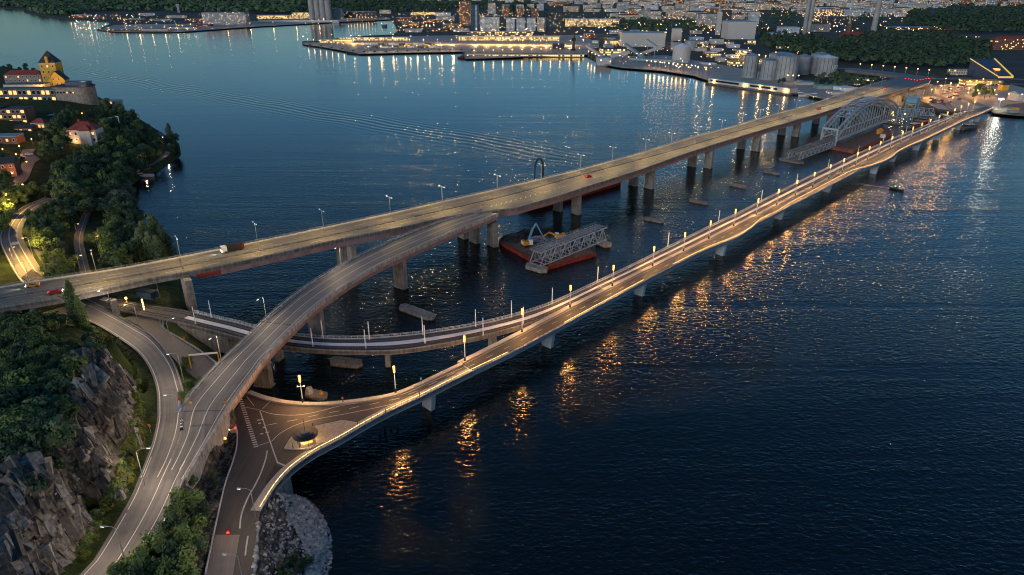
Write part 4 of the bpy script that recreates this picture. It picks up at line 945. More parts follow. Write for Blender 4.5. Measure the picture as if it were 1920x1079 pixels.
boat(W(1817, 241, .3), R(20), 20, 9, "square work boat moored under the far end of the new bridge", 'conc_dark', True, 'conc_pale')
boat(W(264, 332, .2), R(8), 17, 4.5, "long pale motor yacht moored at the wooded headland", 'white', True, 'conc_pale')
boat(W(268, 404, .1), R(-50), 6, 2, "small open boat at the jetty below the willows", 'white', False)
for i, (x, y, L) in enumerate([(1502, 178, 18), (1515, 181, 20), (1528, 180, 17), (1496, 174, 15)]):
    boat(W(x, y, .3), R(-8 + 5 * i), L, 5.5, "pleasure boat in the marina by the long quay shed, %s from the left" % ordn([1, 2, 3, 0][i]), 'white' if i % 2 else 'navy', True, 'white')
for i, (x, y, L, hm) in enumerate([(1717, 238, 24, 'conc_dark'), (1735, 229, 34, 'barge_red'), (1745, 222, 26, 'white'), (1715, 226, 26, 'conc_dark'), (1770, 221, 22, 'navy'), (1728, 217, 24, 'black')]):
    boat(W(x, y, .3), R(30 + 12 * i), L, L * .3, ["grey work boat nearest the tall lamps at the far abutments", "red hulled work vessel moored between arch and new bridge", "white harbour boat behind the red hulled vessel", "dark flat workboat below the blue portal tower", "navy tug moored nearest the far shore road", "black barge tug behind the grey work boat"][i], hm, True, ['conc_pale', 'conc_dark', 'white', 'conc_dark', 'white', 'navy'][i], "work_boat")

# ---------------------------------------------------------------- vehicles
def car_proto(pm_, label, loc, rz_, lights=True, group=None):
    t = thing("parked_car", label, "car", loc, rz_, group)
    prof = [(-2.15, .35), (-2.2, .75), (-2.05, .95), (-1.5, 1.0), (-1.0, 1.42), (.35, 1.45), (1.05, 1.0), (1.95, .86), (2.15, .65), (2.15, .35)]
    mb = MB()
    for (x0, z0), (x1, z1) in zip(prof, prof[1:] + prof[:1]):
        w0 = .88 if z0 < 1.1 else .7; w1 = .88 if z1 < 1.1 else .7; mb.face([(x0, -w0, z0), (x0, w0, z0), (x1, w1, z1), (x1, -w1, z1)])
    for s in (1, -1): mb.face([(x, s * (.88 if z < 1.1 else .7), z) for x, z in (prof if s < 0 else prof[::-1])])
    mb.build("body", pm_, t)
    mb = MB()
    for s in (1, -1): mb.face([(-1.35, s * .90, 1.02), (-.95, s * .735, 1.37), (.3, s * .735, 1.39), (.85, s * .90, 1.02)][::-s])
    mb.build("side_windows", M['glass'], t)
    MB().face([(.42, -.64, 1.44), (1.0, -.8, 1.05), (1.0, .8, 1.05), (.42, .64, 1.44)]).build("windscreen", M['glass'], t)
    for x in (-1.35, 1.3):
        for s in (-1, 1): MB().bar((x, s * .72, .32), (x, s * .92, .32), .62, .62).build("wheel", M['rubber'], t)
    for s in (-1, 1):
        MB().box((2.12, s * .62, .62), (.12, .3, .16)).build("headlight", M['headlight' if lights else 'conc_pale'], t); MB().box((-2.17, s * .62, .72), (.1, .3, .16)).build("tail_light", M['taillight' if lights else 'barge_red'], t)
    return t
def on_bridge(x, y, z=ZB): p = W(x, y, z + .03); return p, bdir(p.x, p.y)
for x, y, m_, lb, fl in [(1103, 333, 'car_red', "red car driving on the near side of the high bridge above the red barge", 0), (1536, 206, 'car_red', "red car on the high bridge close to the arch", 0), (105, 550, 'car_red', "red car on the high bridge beside the lone poplar", 0), (62, 538, 'car_yel', "amber car with headlights at the left end of the high bridge", 1), (1660, 168, 'car_red', "red car near the far landing of the high bridge", 0)]:
    p, a = on_bridge(x, y); car_proto(M[m_], lb, p, a + math.pi * fl); d = Vector((math.cos(a + math.pi * fl), math.sin(a + math.pi * fl), 0))
    spot(p + d * 2.3 + Vector((0, 0, .7)), p + d * 11, 900, 50, (1, .95, .6))
p, a = on_bridge(436, 471); t = thing("truck", "dark box truck with white cab and red tail on the high bridge", "truck", p, a + math.pi)
MB().box((-1.2, 0, .7), (6.5, 2.4, 2.4)).build("cargo_box", M['black'], t); MB().box((-4.2, 0, .7), (.8, 2.4, 2.0)).build("tail_lift", M['car_red'], t)
c = MB().box((3.2, 0, .5), (2.0, 2.3, 2.3)).build("cab", M['white'], t); MB().box((4.15, 0, 1.6), (.15, 2.0, .9)).build("windscreen", M['glass'], c)
for x in (-3, 2.9):
    for s in (-1, 1): MB().bar((x, s * .9, .45), (x, s * 1.15, .45), .9, .9).build("wheel", M['rubber'], t)
for s in (-1, 1): MB().box((4.2, s * .8, .8), (.15, .35, .25)).build("headlight", M['headlight'], t)
spot(p + Vector((math.cos(a + math.pi) * 4.5, math.sin(a + math.pi) * 4.5, 1)), p + Vector((math.cos(a + math.pi) * 14, math.sin(a + math.pi) * 14, 0)), 1500, 50, (1, .95, .6))
q = W(430, 998, NZ); t = thing("moped", "moped with glowing red tail light on the lower road", "moped", q, R(100))
MB().bar((-.7, 0, .3), (-.7, 0, .31), .1).bar((-.6, 0, .45), (.5, 0, .5), .3, .35).bar((.5, 0, .4), (.7, 0, 1.0), .1).build("body", M['car_red'], t)
for x in (-.65, .7): MB().bar((x, -.06, .28), (x, .06, .28), .55, .55).build("wheel", M['rubber'], t)
MB().box((-.95, 0, .55), (.2, .45, .3)).build("tail_light", M['taillight'], t)

# ---------------------------------------------------------------- people (one skinned body each)
def person(loc, rz_, label, shirt, lean=0.0):
    J = {'hip': (0, 0, .95), 'chest': (lean, 0, 1.3), 'neck': (lean * 1.2, 0, 1.5), 'head': (lean * 1.3, 0, 1.64), 'top': (lean * 1.3, 0, 1.75)}
    V = [(0, 0, .95), (0, 0, 1.15), (lean, 0, 1.38), (lean, 0, 1.5), (lean + .01, 0, 1.6), (lean, 0, 1.74),
         (.0, .1, .9), (.05, .11, .5), (-.02, .11, .06), (.14, .12, .03), (.0, -.1, .9), (-.05, -.11, .5), (-.18, -.11, .07), (-.04, -.12, .03),
         (lean, .2, 1.4), (.02, .26, 1.12), (.12, .27, .88), (lean, -.2, 1.4), (.0, -.26, 1.12), (.08, -.27, .88)]
    Ed = [(0, 1), (1, 2), (2, 3), (3, 4), (4, 5), (0, 6), (6, 7), (7, 8), (8, 9), (0, 10), (10, 11), (11, 12), (12, 13), (2, 14), (14, 15), (15, 16), (2, 17), (17, 18), (18, 19)]
    rad = [.15, .14, .16, .06, .105, .07, .095, .07, .045, .04, .095, .07, .045, .04, .07, .05, .035, .07, .05, .035]
    me = bpy.data.meshes.new("person"); me.from_pydata(V, Ed, []); o = link("person", me, None, loc, rz_); sk = o.modifiers.new("skin", 'SKIN')
    for sv, r in zip(me.skin_vertices[0].data, rad): sv.radius = (r, r)
    me.skin_vertices[0].data[0].use_root = True; sk.use_smooth_shade = True; o.modifiers.new("sub", 'SUBSURF').levels = 1
    me.materials.append(M['cloth']); tag(o, label, "person")
    MB().cyl((lean * .8, 0, 1.0), .19, .23, .46, 10).build("jacket", shirt, o); MB().cyl((lean, 0, 1.62), .115, .08, .15, 8).build("hair", M['black'], o); return o
person(W(549.7, 842, NZ + .45), R(200), "person in a hi vis green vest standing at the roundabout pavilion", M['hivis'])
person(W(787, 745, NZ + .14), R(40), "person in blue jacket walking on the lit walkway of the new bridge", M['cloth_blue'])
person(W(790, 717, NZ + .45), R(220), "person in pale shirt by the lamp plinth on the new bridge", M['white'], .06)
person(W(643, 754, NZ + .5), R(100), "person in an orange jacket at the curved barrier of the junction", M['orange'])
person(W(723, 776, NZ + .14), R(60), "person in a yellow jacket on the walkway beside the timber plaza", M['yellow'])
person(W(1510, 367, NZ + .14), R(60), "person in dark clothes on the walkway far along the new bridge", M['cloth'])

# ---------------------------------------------------------------- plaza with pavilion
t = thing("timber_plaza", "pale triangular timber plaza lit warm beside the junction", "plaza", W(600, 820, NZ)); part = P_(t)
pl = wl([(533.8, 843), (543, 828), (556, 813), (573, 806), (642.5, 791), (678, 797), (633, 820), (606, 833), (588, 840), (575, 845)], NZ)
part(MB().prism(xy(pl), NZ - .05, NZ + .42), "deck", M['wood'])
C_ = pl + [pl[0]]; mb = MB()
for a, b in zip(C_, C_[1:]): mb.bar(a + Vector((0, 0, .36)), b + Vector((0, 0, .36)), .18, .25)
part(mb, "edge_trim", M['conc_pale'])
mb = MB(); A, B = W(556, 813, NZ + .425), W(575, 845, NZ + .425); d = (W(678, 797, NZ) - W(556, 830, NZ)).normalized()
for i in range(16):
    a = A.lerp(B, i / 16); L = 12 - abs(i - 8) * .6; n = Vector((-d.y, d.x, 0)) * .04
    mb.face([a - n, a + d * L * .6 - n, a + d * L * .6 + n, a + n])
part(mb, "board_joints", M['conc_dark'])
q = W(575, 832, NZ + .42); t = thing("pavilion", "small kiosk under a round black double roof with thin mast", "pavilion", q)
MB().box((.1, 0, 0), (3.4, 2.6, 2.6), 0, .5).build("kiosk_wall", M['wood'], t); w_ = MB().box((.25, -.3, .9), (2.4, 2.2, 1.0), 0, .5).build("lit_hatch", M['litwin'], t)
for i in range(6): a = i * 1.047; MB().cyl((2.3 * math.cos(a), 2.3 * math.sin(a), 0), .07, .07, 2.8, 6).build("post", M['rail_dark'], t)
MB().cyl((0, 0, 2.75), 3.1, 3.2, .3, 32).build("canopy", M['black'], t); MB().cyl((0, 0, 3.05), 1.9, 1.9, .3, 28).build("upper_ring", M['rail_dark'], t); MB().cyl((0, 0, 3.35), 1.1, 1.1, .35, 24).build("dome", M['navy'], t)
MB().cyl((0, 0, 3.6), .06, .03, 4.2, 6).build("mast", M['black'], t); lamp((1.6, 1.6, 2.2), 160, (1, .6, .2), .1, t); lamp((0, -2.4, 2.2), 160, (1, .6, .2), .1, t)
for i, (x, y, l) in enumerate([(671, 797, "right tip"), (587, 800, "middle")]):
    q = W(x, y, NZ + .42); o = MB().cyl((0, 0, 0), .09, .07, 1.1, 8).build("bollard", M['black']); o.location = q; tag(o, "slim black bollard at the %s of the timber plaza" % l, "bollard")

# ---------------------------------------------------------------- shore by the tram: promenade, gantry, barrier, signs
pr = [(232, 596), (262, 588), (301, 602), (306, 618), (340, 640), (372, 660), (412, 690), (430, 703), (395, 735), (370, 712), (342, 690), (296, 640), (262, 612)]
st = struct(MB().prism(xy(wl(pr, 6.9)), 4.5, 6.9).build("promenade", M['path']))
L1 = wl([(301, 602), (304, 618), (340, 640), (372, 660), (412, 690), (440, 706)], 6.95, 4)
tag(rails(L1, L1, 1.1, 2, .08, (0,)).build("railing", M['steel']), "steel promenade railing curving along the dark inlet by the tram bridge", "railing")
o = MB().beam(para(L1, -1.1), para(L1, -.4), -7, .0).build("quay_wall", M['conc']); tag(o, "concrete quay wall below the promenade railing", "wall")
a, b, c, d = W(359, 692, 7), W(359, 676, 9.2), W(412, 659, 11.5), W(418, 682, 7)
t = thing("gantry", "height limit gantry with yellow posts over the promenade", "gantry", a); part = P_(t); h = 4.8
b = a + Vector((0, 0, h)); dd = Vector((*W(413, 687, 7).xy, 7)); c = dd + Vector((0, 0, h))
part(MB().bar(a, b, .28), "post", M['yellow']); part(MB().bar(dd, c, .28), "post", M['yellow']); part(MB().bar(b, c, .3, .5), "crossbar", M['white'])
def sign(px, py, z, label, c1, h=2.2, r=.4, gz_=None):
    q = W(px, py, z); t = thing("traffic_sign", label, "traffic sign", q, R(random.uniform(-20, 20))); MB().cyl((0, 0, 0), .05, .05, h, 6).build("post", M['steel'], t); MB().bar((0, -.06, h), (0, .0, h), r * 2, r * 2).build("sign_plate", M[c1], t)
sign(340, 762, 14, "red round sign at the tip between left road and ramp", 'car_red'); sign(360, 768, 14.3, "yellow marker on the left parapet where the ramp slab ends", 'yellow'); sign(425, 769, 14.3, "yellow marker on the right parapet where the ramp slab ends", 'yellow')
sign(283, 812, 13.7, "orange sign standing in the grass verge below the cliff", 'orange'); sign(346, 640, 7, "orange marker by the promenade railing", 'orange', 1.2); sign(900, 391, 16, "orange marker at the gore where the ramp leaves the high bridge", 'orange', 1.0)
q = W(341, 800, 14); t = thing("crash_cushion", "striped crash cushion with blue keep left sign at the fork", "crash cushion", q, R(114))
for i in range(7): MB().box((-1.5 + i * .7, 0, 0), (.45, .7, .6)).build("cushion_cell", M['white' if i % 2 else 'black'], t)
MB().bar((4.6, 0, 0), (4.6, 0, 2.2), .1).build("post", M['steel'], t); s_ = MB().bar((4.55, 0, 2.2), (4.65, 0, 2.2), .95, .95).build("sign_plate", mat("sign_blue", (.03, .2, .6), .5), t); MB().bar((4.5, -.25, 2.5), (4.5, .2, 1.95), .12).build("arrow", M['white'], s_)
# graffitied barrier and yellow roadworks lamps at the wall foot
for i, (x, y, l) in enumerate([(418, 832, "small yellow plant box with warning lamps at the foot of the retaining wall"), (436, 812, "orange and white barrier leaning at the end of the retaining wall")]):
    q = W(x, y, 7.3); t = thing("barrier", l, "barrier", q, .6); MB().box((0, 0, 0), (2.2, .5, 1.1)).build("board", M['yellow' if i == 0 else 'cream'], t); MB().box((.8, 0, 1.1), (.3, .3, .35)).build("warning_lamp", M['bulb_y' if i == 0 else 'taillight'], t); MB().box((-.7, 0, 1.1), (.3, .3, .3)).build("warning_lamp", M['bulb_y'], t)
# curved arm street lamps on the near roads
def arm_lamp(q, ang, h, label, power=260, arm=2.2, m_='bulb_w', c=(1, .76, .52)):
    t = thing("street_lamp", label, "street lamp", q, ang, None); MB().cyl((0, 0, 0), .11, .07, h, 8).build("pole", M['steel'], t)
    MB().bar((0, 0, h), (arm * .4, 0, h + .5), .08).bar((arm * .4, 0, h + .5), (arm, 0, h + .45), .08).build("arm", M['steel'], t); hd = MB().box((arm + .3, 0, h + .38), (.9, .36, .14)).build("lamp_head", M['steel'], t); MB().box((arm + .3, 0, h + .28), (.7, .26, .1)).build("bulb", M[m_], hd)
    lamp((arm + .3, 0, h + .1), power * 1.5, c, .15, t); return t
for x, y, z, a, h, l, p in [(482, 982, 8, 175, 9, "curved arm lamp at the end of the stone row by the lower road", 500), (460, 1110, 8, 175, 9, "curved arm lamp at the bottom edge over the resurfaced lower road", 500),
                         (235, 1052, 14, 175, 8, "curved arm lamp leaning over the merged road near the bottom", 900), (345, 718, 12.6, 185, 9, "lamp over the right lane of the left curving road", 900), (343, 800, 14, 185, 9, "lamp at the fork over the left curving road", 900),
                         (262, 617, 9.5, 200, 9, "slim lamp between left road and promenade", 900), (213, 592, 8.3, 200, 9.5, "slim lamp at the left road beside the round bridge column", 900), (320, 640, 7, 60, 7, "lamp on the promenade near the abutment", 250), (500, 600, 15, 250, 8, "lamp pole on the left side of the ramp", 900),
                         (415, 676, 15, 250, 8, "lamp pole on the left side of the ramp closer to the fork", 900), (640, 500, 16, 250, 8, "lamp pole on the left side of the ramp near its top", 900), (300, 560, 5, 100, 8, "lamp beside the tram track under the high bridge", 350), (272, 910, 14, 20, 9, "lamp above the grass verge below the cliff", 1400)]:
    arm_lamp(W(x, y, z), R(a), h, l, p)
t = thing("warning_mast", "mast with stacked amber warning lights by the tram crossing", "signal mast", W(273, 590, 7)); MB().cyl((0, 0, 0), .1, .08, 6.5, 6).build("pole", M['steel'], t)
for i in range(5): MB().box((0, -.1, 2 + i * .9), (.35, .3, .45)).build("amber_light", M['bulb_y'], t)
t = thing("signal_lamp", "yellow lit signal post left of the warning mast", "signal", W(240, 575, 6.8)); MB().cyl((0, 0, 0), .12, .1, 3, 6).build("post", M['yellow'], t); MB().box((0, 0, 3), (.5, .5, .7)).build("lamp", M['bulb_y'], t); lamp((0, -.6, 2.8), 200, (1, .6, .15), .1, t)
q = W(277, 558, 6.8); t = thing("technical_shed", "low dark flat roofed shed on the grass bank under the high bridge", "shed", q, -.35); MB().box((0, 0, 0), (7, 3, 2.6)).build("wall", M['navy'], t); MB().box((0, 0, 2.6), (7.4, 3.4, .25)).build("roof", M['black'], t)
q = W(200, 572, 6.8); t = thing("tram_shelter", "small white roofed kiosk beside the tram tracks below the high bridge", "shelter", q, -.3); MB().box((0, 0, 0), (2.6, 1.8, 2.3)).build("wall", M['conc_dark'], t); MB().box((0, 0, 2.3), (3.0, 2.2, .2)).build("roof", M['white'], t)

# ---------------------------------------------------------------- roads in the valley behind the high bridge
struct(MB().ribbon(para(cvC, -4.5), para(cvC, 4.5), 0).build("valley_road", M['asph']))
pm = MB()
for f in (-4, -.9, 2.2): C_ = para(cvC, f); pm.ribbon(para(C_, -.15), para(C_, .15), .012)
pm.ribbon(para(cvC[18:19] * 1, -.9) if False else [cvC[16] + Vector((-1, -1, 0)), cvC[17]], [cvC[16] + Vector((2, 1, 0)), cvC[17] + Vector((2, 1, 0))], .012)
struct(pm.build("valley_road_markings", M['paint']))
A_, B_ = para(cvC, 6), para(cvC, 13.5); struct(MB().beam(A_, B_, -.5, -.05).build("track_bed", M['ballast']))
mb = MB()
for f in (.15, .33, .62, .8): C_ = lerpl(A_, B_, f); mb.beam(para(C_, -.06), para(C_, .06), -.05, .12)
tag(mb.build("tram_rails", M['rail_rust']), "two rusty tram tracks curving beside the lit valley road", "rails")
struct(MB().ribbon(para(pathC, -2), para(pathC, 2), .02).build("path", M['path'])); pm = MB(); C_ = para(pathC, .3); pm.ribbon(para(C_, -.07), para(C_, .07), .035); struct(pm.build("path_line", M['paint']))
struct(MB().ribbon(para(street, -3.5), para(street, 3.5), .02).build("street", M['path'])); struct(MB().ribbon(para(shorep, -1.8), para(shorep, 1.8), .03).build("shore_path", M['path']))
x = onground(0, 0) if False else None
for px, py, z, a, h, l, p in [(62, 480, 7.6, 200, 8, "lamp over the bright bend of the valley road", 3800), (28, 500, 7.5, 30, 8, "lamp on the inner side of the valley road bend", 3800), (18, 405, 7.8, 20, 8, "lamp lighting the trees at the top of the valley road", 3800), (58, 535, 7.5, 150, 9, "lamp pole beside the valley road close to the high bridge", 1500),
                           (152, 510, 5.2, 0, 7, "lamp at the park path close to the high bridge", 350), (145, 440, 5, 0, 5, "lamp in the park where the path meets the lawn", 300), (160, 404, 5, 0, 4.5, "lamp at the top of the park path", 200), (185, 470, 5, 90, 6, "short lamp standing among the park trees", 120)]:
    arm_lamp(W(px, py, z), R(a), h, l, p, 1.4, 'bulb_y', (1, .6, .15))

# ---------------------------------------------------------------- trees
def crown_mesh(seed, h, r, m, n=900, leaf=.55, shape='round', base=.28, lumps=9):
    """leaf clumps scattered in a lumpy volume; height 1 unit = 1 m"""
    rn = random.Random(seed); mb = MB(); L = []
    for i in range(lumps):
        t = rn.random()
        if shape == 'poplar': z = h * (base + (1 - base) * (i + .5) / lumps); rr_ = r * (math.sin(math.pi * min(1, (i + 1.2) / (lumps + 1.2)) ** .8) * .9 + .25); L.append((rn.uniform(-.25, .25) * r, rn.uniform(-.25, .25) * r, z, rr_, h / lumps * 1.1))
        else:
            a = rn.uniform(0, 6.28); q = r * .62 * math.sqrt(rn.random()); z = h * (base + .12 + (.72 - base) * t); k = rn.uniform(.34, .55) * r * (1.15 - .5 * abs(t - .4)); L.append((q * math.cos(a), q * math.sin(a), z, k, k * .8))
    for i in range(n):
        x, y, z, a, c = rn.choice(L); u = rn.uniform(-1, 1); th = rn.uniform(0, 6.28); s = math.sqrt(1 - u * u); k = rn.uniform(.75, 1.06)
        p = Vector((x + a * k * s * math.cos(th), y + a * k * s * math.sin(th), z + c * k * u)); nrm = Vector((s * math.cos(th), s * math.sin(th), u * .8 + .35)) + Vector((rn.uniform(-.6, .6), rn.uniform(-.6, .6), rn.uniform(-.6, .6)))
        nrm.normalize(); e = nrm.orthogonal().normalized(); f = nrm.cross(e); g = rn.uniform(0, 3.14); e, f = e * math.cos(g) + f * math.sin(g), f * math.cos(g) - e * math.sin(g); w = leaf * rn.uniform(.5, 1.2)
        mb.face([p - e * w, p + f * w * .75, p + e * w * .9, p - f * w * .6])
    for x, y, z, a, c in L:                    # shaded core of twigs and inner leaves
        k = .62
        mb.face([(x - a * k, y, z - c * k * .4), (x, y - a * k, z + c * .3), (x + a * k, y, z - c * k * .4), (x, y + a * k, z + c * .3)])
    return mb.mesh("crown", M[m])
def trunk_mesh(seed, h, r, hh=.55):
    rn = random.Random(seed); mb = MB().cyl((0, 0, -1), r, r * .55, h * hh + 1, 7)
    for i in range(4): a = i * 1.6 + rn.random(); mb.bar((0, 0, h * hh * .7), (math.cos(a) * h * .22, math.sin(a) * h * .22, h * .72), r * .6)
    return mb.mesh("trunk", M['bark'])
TK = {}
for i in range(3): TK['dark%d' % i] = (crown_mesh(i, 10, 4.0, 'leaf1', 1500, .42), trunk_mesh(i, 10, .28), 10)
for i in range(2): TK['green%d' % i] = (crown_mesh(20 + i, 9, 4.2, 'leaf2', 1500, .42), trunk_mesh(i, 9, .25), 9)
TK['willow'] = (crown_mesh(31, 8, 4.4, 'leaf3', 1500, .36), trunk_mesh(5, 8, .3), 8)
TK['poplar'] = (crown_mesh(41, 16, 3.2, 'leaf1', 2400, .42, 'poplar', .08, 16), trunk_mesh(7, 16, .35, .8), 16)
TK['column'] = (crown_mesh(43, 17, 2.1, 'leaf2', 2600, .34, 'poplar', .05, 18), trunk_mesh(8, 17, .3, .8), 17)
for i in range(2): TK['bush%d' % i] = (crown_mesh(50 + i, 3.2, 2.0, 'leaf1' if i else 'leaf2', 700, .26, base=.0), trunk_mesh(9, 2.5, .12, .4), 3)
TK['verge'] = (crown_mesh(60, 1.5, 1.2, 'leaf4', 300, .18, base=-.1), trunk_mesh(9, 1.0, .06, .4), 1.4)
def plant(p, h, kind, label, group, cat='tree', name='tree', bend=None):
    cm, tm_, hh = TK[kind]; t = thing(name, label, cat, p, random.uniform(0, 6.28), group); s = h / hh; t.scale = (s * random.uniform(.85, 1.15), s * random.uniform(.85, 1.15), s)
    link("crown" if cat == 'tree' else "foliage", cm, t); link("trunk" if cat == 'tree' else "stem", tm_, t); return t
def plant_at(px, py, h, kind, label, group=None, cat='tree', name='tree', f=.55):
    z = 5
    for _ in range(7): p = W(px, py, z + f * h); z = .5 * z + .5 * gz(p.x, p.y)
    plant(Vector((p.x, p.y, z - .1)), h, kind, label, group, cat, name)
def inpoly(x, y, P):
    c = False
    for (x0, y0), (x1, y1) in zip(P, P[1:] + P[:1]):
        if (y0 > y) != (y1 > y) and x < (x1 - x0) * (y - y0) / (y1 - y0) + x0: c = not c
    return c
def fill(P, sp, hr, kinds, label, group, cat='tree', name='tree', avoid=(), seed=0, f=.55):
    rn = random.Random(seed); xs = [p[0] for p in P]; ys = [p[1] for p in P]; y = min(ys); r = 0
    while y < max(ys):
        x = min(xs) + (r % 2) * sp / 2
        while x < max(xs):
            q = (x + rn.uniform(-.32, .32) * sp, y + rn.uniform(-.32, .32) * sp)
            if inpoly(*q, P) and not any(inpoly(*q, A) for A in avoid): plant_at(q[0], q[1], rn.uniform(*hr), rn.choice(kinds), label, group, cat, name, f)
            x += sp
        y += sp * .72; r += 1
villa_z = [(125, 228), (190, 228), (190, 275), (125, 280)]
fill([(168, 200), (200, 190), (240, 198), (262, 222), (285, 242), (302, 258), (290, 285), (262, 312), (240, 330), (232, 345), (205, 352), (170, 372), (128, 372), (95, 350), (92, 325), (120, 300), (150, 285), (192, 275), (192, 235), (170, 215)], 15, (8, 13), ['dark0', 'dark1', 'dark2', 'green0'],
     "dense dark broadleaf tree in the wood between the red roofed villa and the water", "trees in the wood around the villa", avoid=[villa_z, [(295, 285), (320, 265), (335, 300), (300, 320)]], seed=1)
fill([(95, 215), (125, 205), (160, 212), (165, 228), (125, 235), (122, 270), (90, 295), (70, 262), (88, 240)], 14, (7, 12), ['dark0', 'dark1', 'green1'], "dark broadleaf tree on the slope between hotel and villa", "trees between hotel and villa", avoid=[villa_z], seed=2)
fill([(0, 118), (72, 124), (78, 150), (60, 150), (0, 138)], 14, (8, 11), ['dark0', 'dark2'], "dark tree standing behind the hotel roofs", "trees behind the hotel", seed=3)
fill([(0, 290), (22, 280), (30, 300), (10, 320), (25, 350), (60, 345), (95, 352), (70, 370), (30, 372), (0, 392)], 15, (6, 9), ['dark1', 'green0'], "dark garden tree beside the lamp lit street", "trees along the lit street", seed=4)
fill([(0, 390), (28, 385), (12, 410), (6, 430), (0, 430)], 13, (6, 8), ['green0', 'green1'], "yellow lit tree at the top of the valley road", "trees by the valley road", seed=5)
for i, (x, y, h) in enumerate([(316, 245, 12), (324, 262, 12), (330, 276, 11), (318, 280, 9), (311, 262, 8)]): plant_at(x, y, h, ['poplar', 'dark0'][i % 2], "dark slender tree on the very tip of the headland, %s from the far side" % ordn(i), "trees on the tip")
for i, (x, y, h) in enumerate([(233, 345, 10), (217, 352, 9), (202, 358, 9), (188, 362, 9), (225, 368, 10), (238, 372, 9), (243, 356, 8), (210, 370, 8)]): plant_at(x, y, h, 'willow', "silver grey willow hanging over the headland shore, %s in the clump" % ordn(i), "silver willows at the shore")
fill([(45, 395), (98, 388), (112, 398), (122, 420), (112, 452), (100, 480), (68, 462), (52, 440), (48, 415)], 15, (6, 9), ['green0', 'green1', 'dark1'], "bushy green tree in the park wood beside the valley road", "park trees beside the valley road", seed=6)
fill([(105, 350), (150, 370), (180, 380), (215, 385), (215, 392), (185, 392), (155, 402), (120, 402), (100, 385)], 15, (7, 10), ['dark0', 'dark1'], "dark tree along the upper edge of the park", "trees above the park lawn", seed=7)
fill([(78, 470), (100, 482), (135, 470), (143, 495), (140, 520), (105, 535), (80, 505)], 15, (4, 7), ['green0', 'bush0', 'dark0'], "low dense tree between tram track and park path", "trees between track and path", seed=8)
fill([(205, 380), (248, 372), (262, 385), (262, 402), (255, 430), (262, 470), (235, 480), (190, 500), (200, 430)], 15, (8, 12), ['dark0', 'dark2', 'green0', 'dark1'], "tall dark broadleaf tree in the wood between park lawn and water", "trees between lawn and water", avoid=[[(168, 392), (198, 392), (196, 440), (172, 440)]], seed=9)
for i, (x, y, h) in enumerate([(236, 392, 10), (250, 398, 9), (116, 462, 6)]): plant_at(x, y, h, 'willow', ["silver willow above the open boat jetty, left one", "silver willow above the open boat jetty, right one", "pale grey green bush tree in the park"][i])
for i, (x, y, h) in enumerate([(289, 437, 19), (272, 447, 17), (303, 452, 16), (312, 462, 14), (264, 455, 15), (282, 462, 15), (297, 468, 14)]): plant_at(x, y, h, 'poplar', "tall dark poplar at the water edge behind the high bridge, %s in the clump" % ordn(i), "poplars at the water edge")
for i, (x, y, h) in enumerate([(175, 447, 9), (126, 402, 8), (225, 485, 8), (208, 492, 7), (240, 490, 6)]): plant_at(x, y, h, 'dark0', ["solitary round dark tree over the park path", "dark tree where the path enters the wood", "round tree just behind the high bridge railing, left", "round tree just behind the high bridge railing, middle", "round tree just behind the high bridge railing, right"][i])
for i, (x, y, h) in enumerate([(137, 572, 17), (153, 588, 12)]): plant_at(x, y, h, 'column', ["tall lone columnar poplar standing in front of the high bridge", "shorter columnar poplar leaning on the right of the lone poplar"][i], f=.5)
hillP = [(0, 604), (60, 600), (125, 618), (168, 640), (198, 655), (178, 676), (140, 690), (150, 712), (128, 730), (140, 770), (120, 800), (128, 830), (90, 850), (40, 830), (0, 840)]
fill(hillP, 19, (3.2, 6.5), ['bush0', 'bush1', 'dark1', 'green0'], "dark green bush in the thicket on the rocky hill", "bushes on the rocky hill", 'bush', 'bush', avoid=[[(95, 620), (150, 628), (155, 655), (110, 655)]], seed=11, f=.4)
fill([(0, 590), (60, 590), (120, 596), (120, 615), (0, 615)], 17, (3, 5), ['bush1', 'bush0'], "dark bush below the left end of the high bridge", "bushes under the high bridge", 'bush', 'bush', seed=12, f=.4)
for i, (x, y) in enumerate([(192, 715), (60, 905), (110, 880), (25, 880), (150, 900)]): plant_at(x, y, 2.5 + (i % 2), 'bush1', "isolated dark bush on the bare rock, %s from the top" % ordn(i), None, 'bush', 'bush', .4)
fill([(176, 612), (200, 628), (232, 650), (252, 680), (262, 720), (270, 780), (264, 840), (240, 890), (205, 950), (170, 1010), (150, 1050), (140, 1040), (165, 985), (205, 915), (228, 860), (246, 800), (252, 750), (240, 710), (215, 670), (190, 645), (165, 620)], 9.5, (.9, 2.2), ['verge', 'verge', 'bush0'], "low yellow green shrub in the verge between cliff and road", "shrubs in the verge", 'shrub', 'shrub', seed=13, f=.4)
for i, (x, y, h) in enumerate([(352, 935, 7), (372, 958, 7), (330, 955, 6.5), (362, 985, 7), (318, 985, 7), (340, 1005, 8), (285, 1015, 6), (306, 1032, 8), (262, 1045, 6), (338, 1045, 8), (372, 1012, 6), (285, 1065, 8), (318, 1075, 8), (250, 1078, 6), (355, 1072, 6), (230, 1062, 5)]):
    plant_at(x, y, h, ['green0', 'dark1', 'green1'][i % 3], "leafy tree between the merged road and the lower road, %s from the top" % ordn(i), "trees between the two roads")
for i, (x, y, h) in enumerate([(352, 680, 3), (343, 690, 2.5), (345, 745, 2.5), (358, 728, 2.5), (357, 905, 3), (400, 890, 1.5), (404, 910, 1.5), (376, 715, 2), (338, 712, 2)]): plant_at(x, y, h, 'bush0', "small bush on the bank around the ramp foot, %s" % ["by the gantry", "left of the gantry", "below the fork", "beside the ramp wall top", "at the lower wall end", "in the gravel strip", "lower in the gravel strip", "under the ramp edge", "between road and promenade"][i], None, 'bush', 'bush', .4)
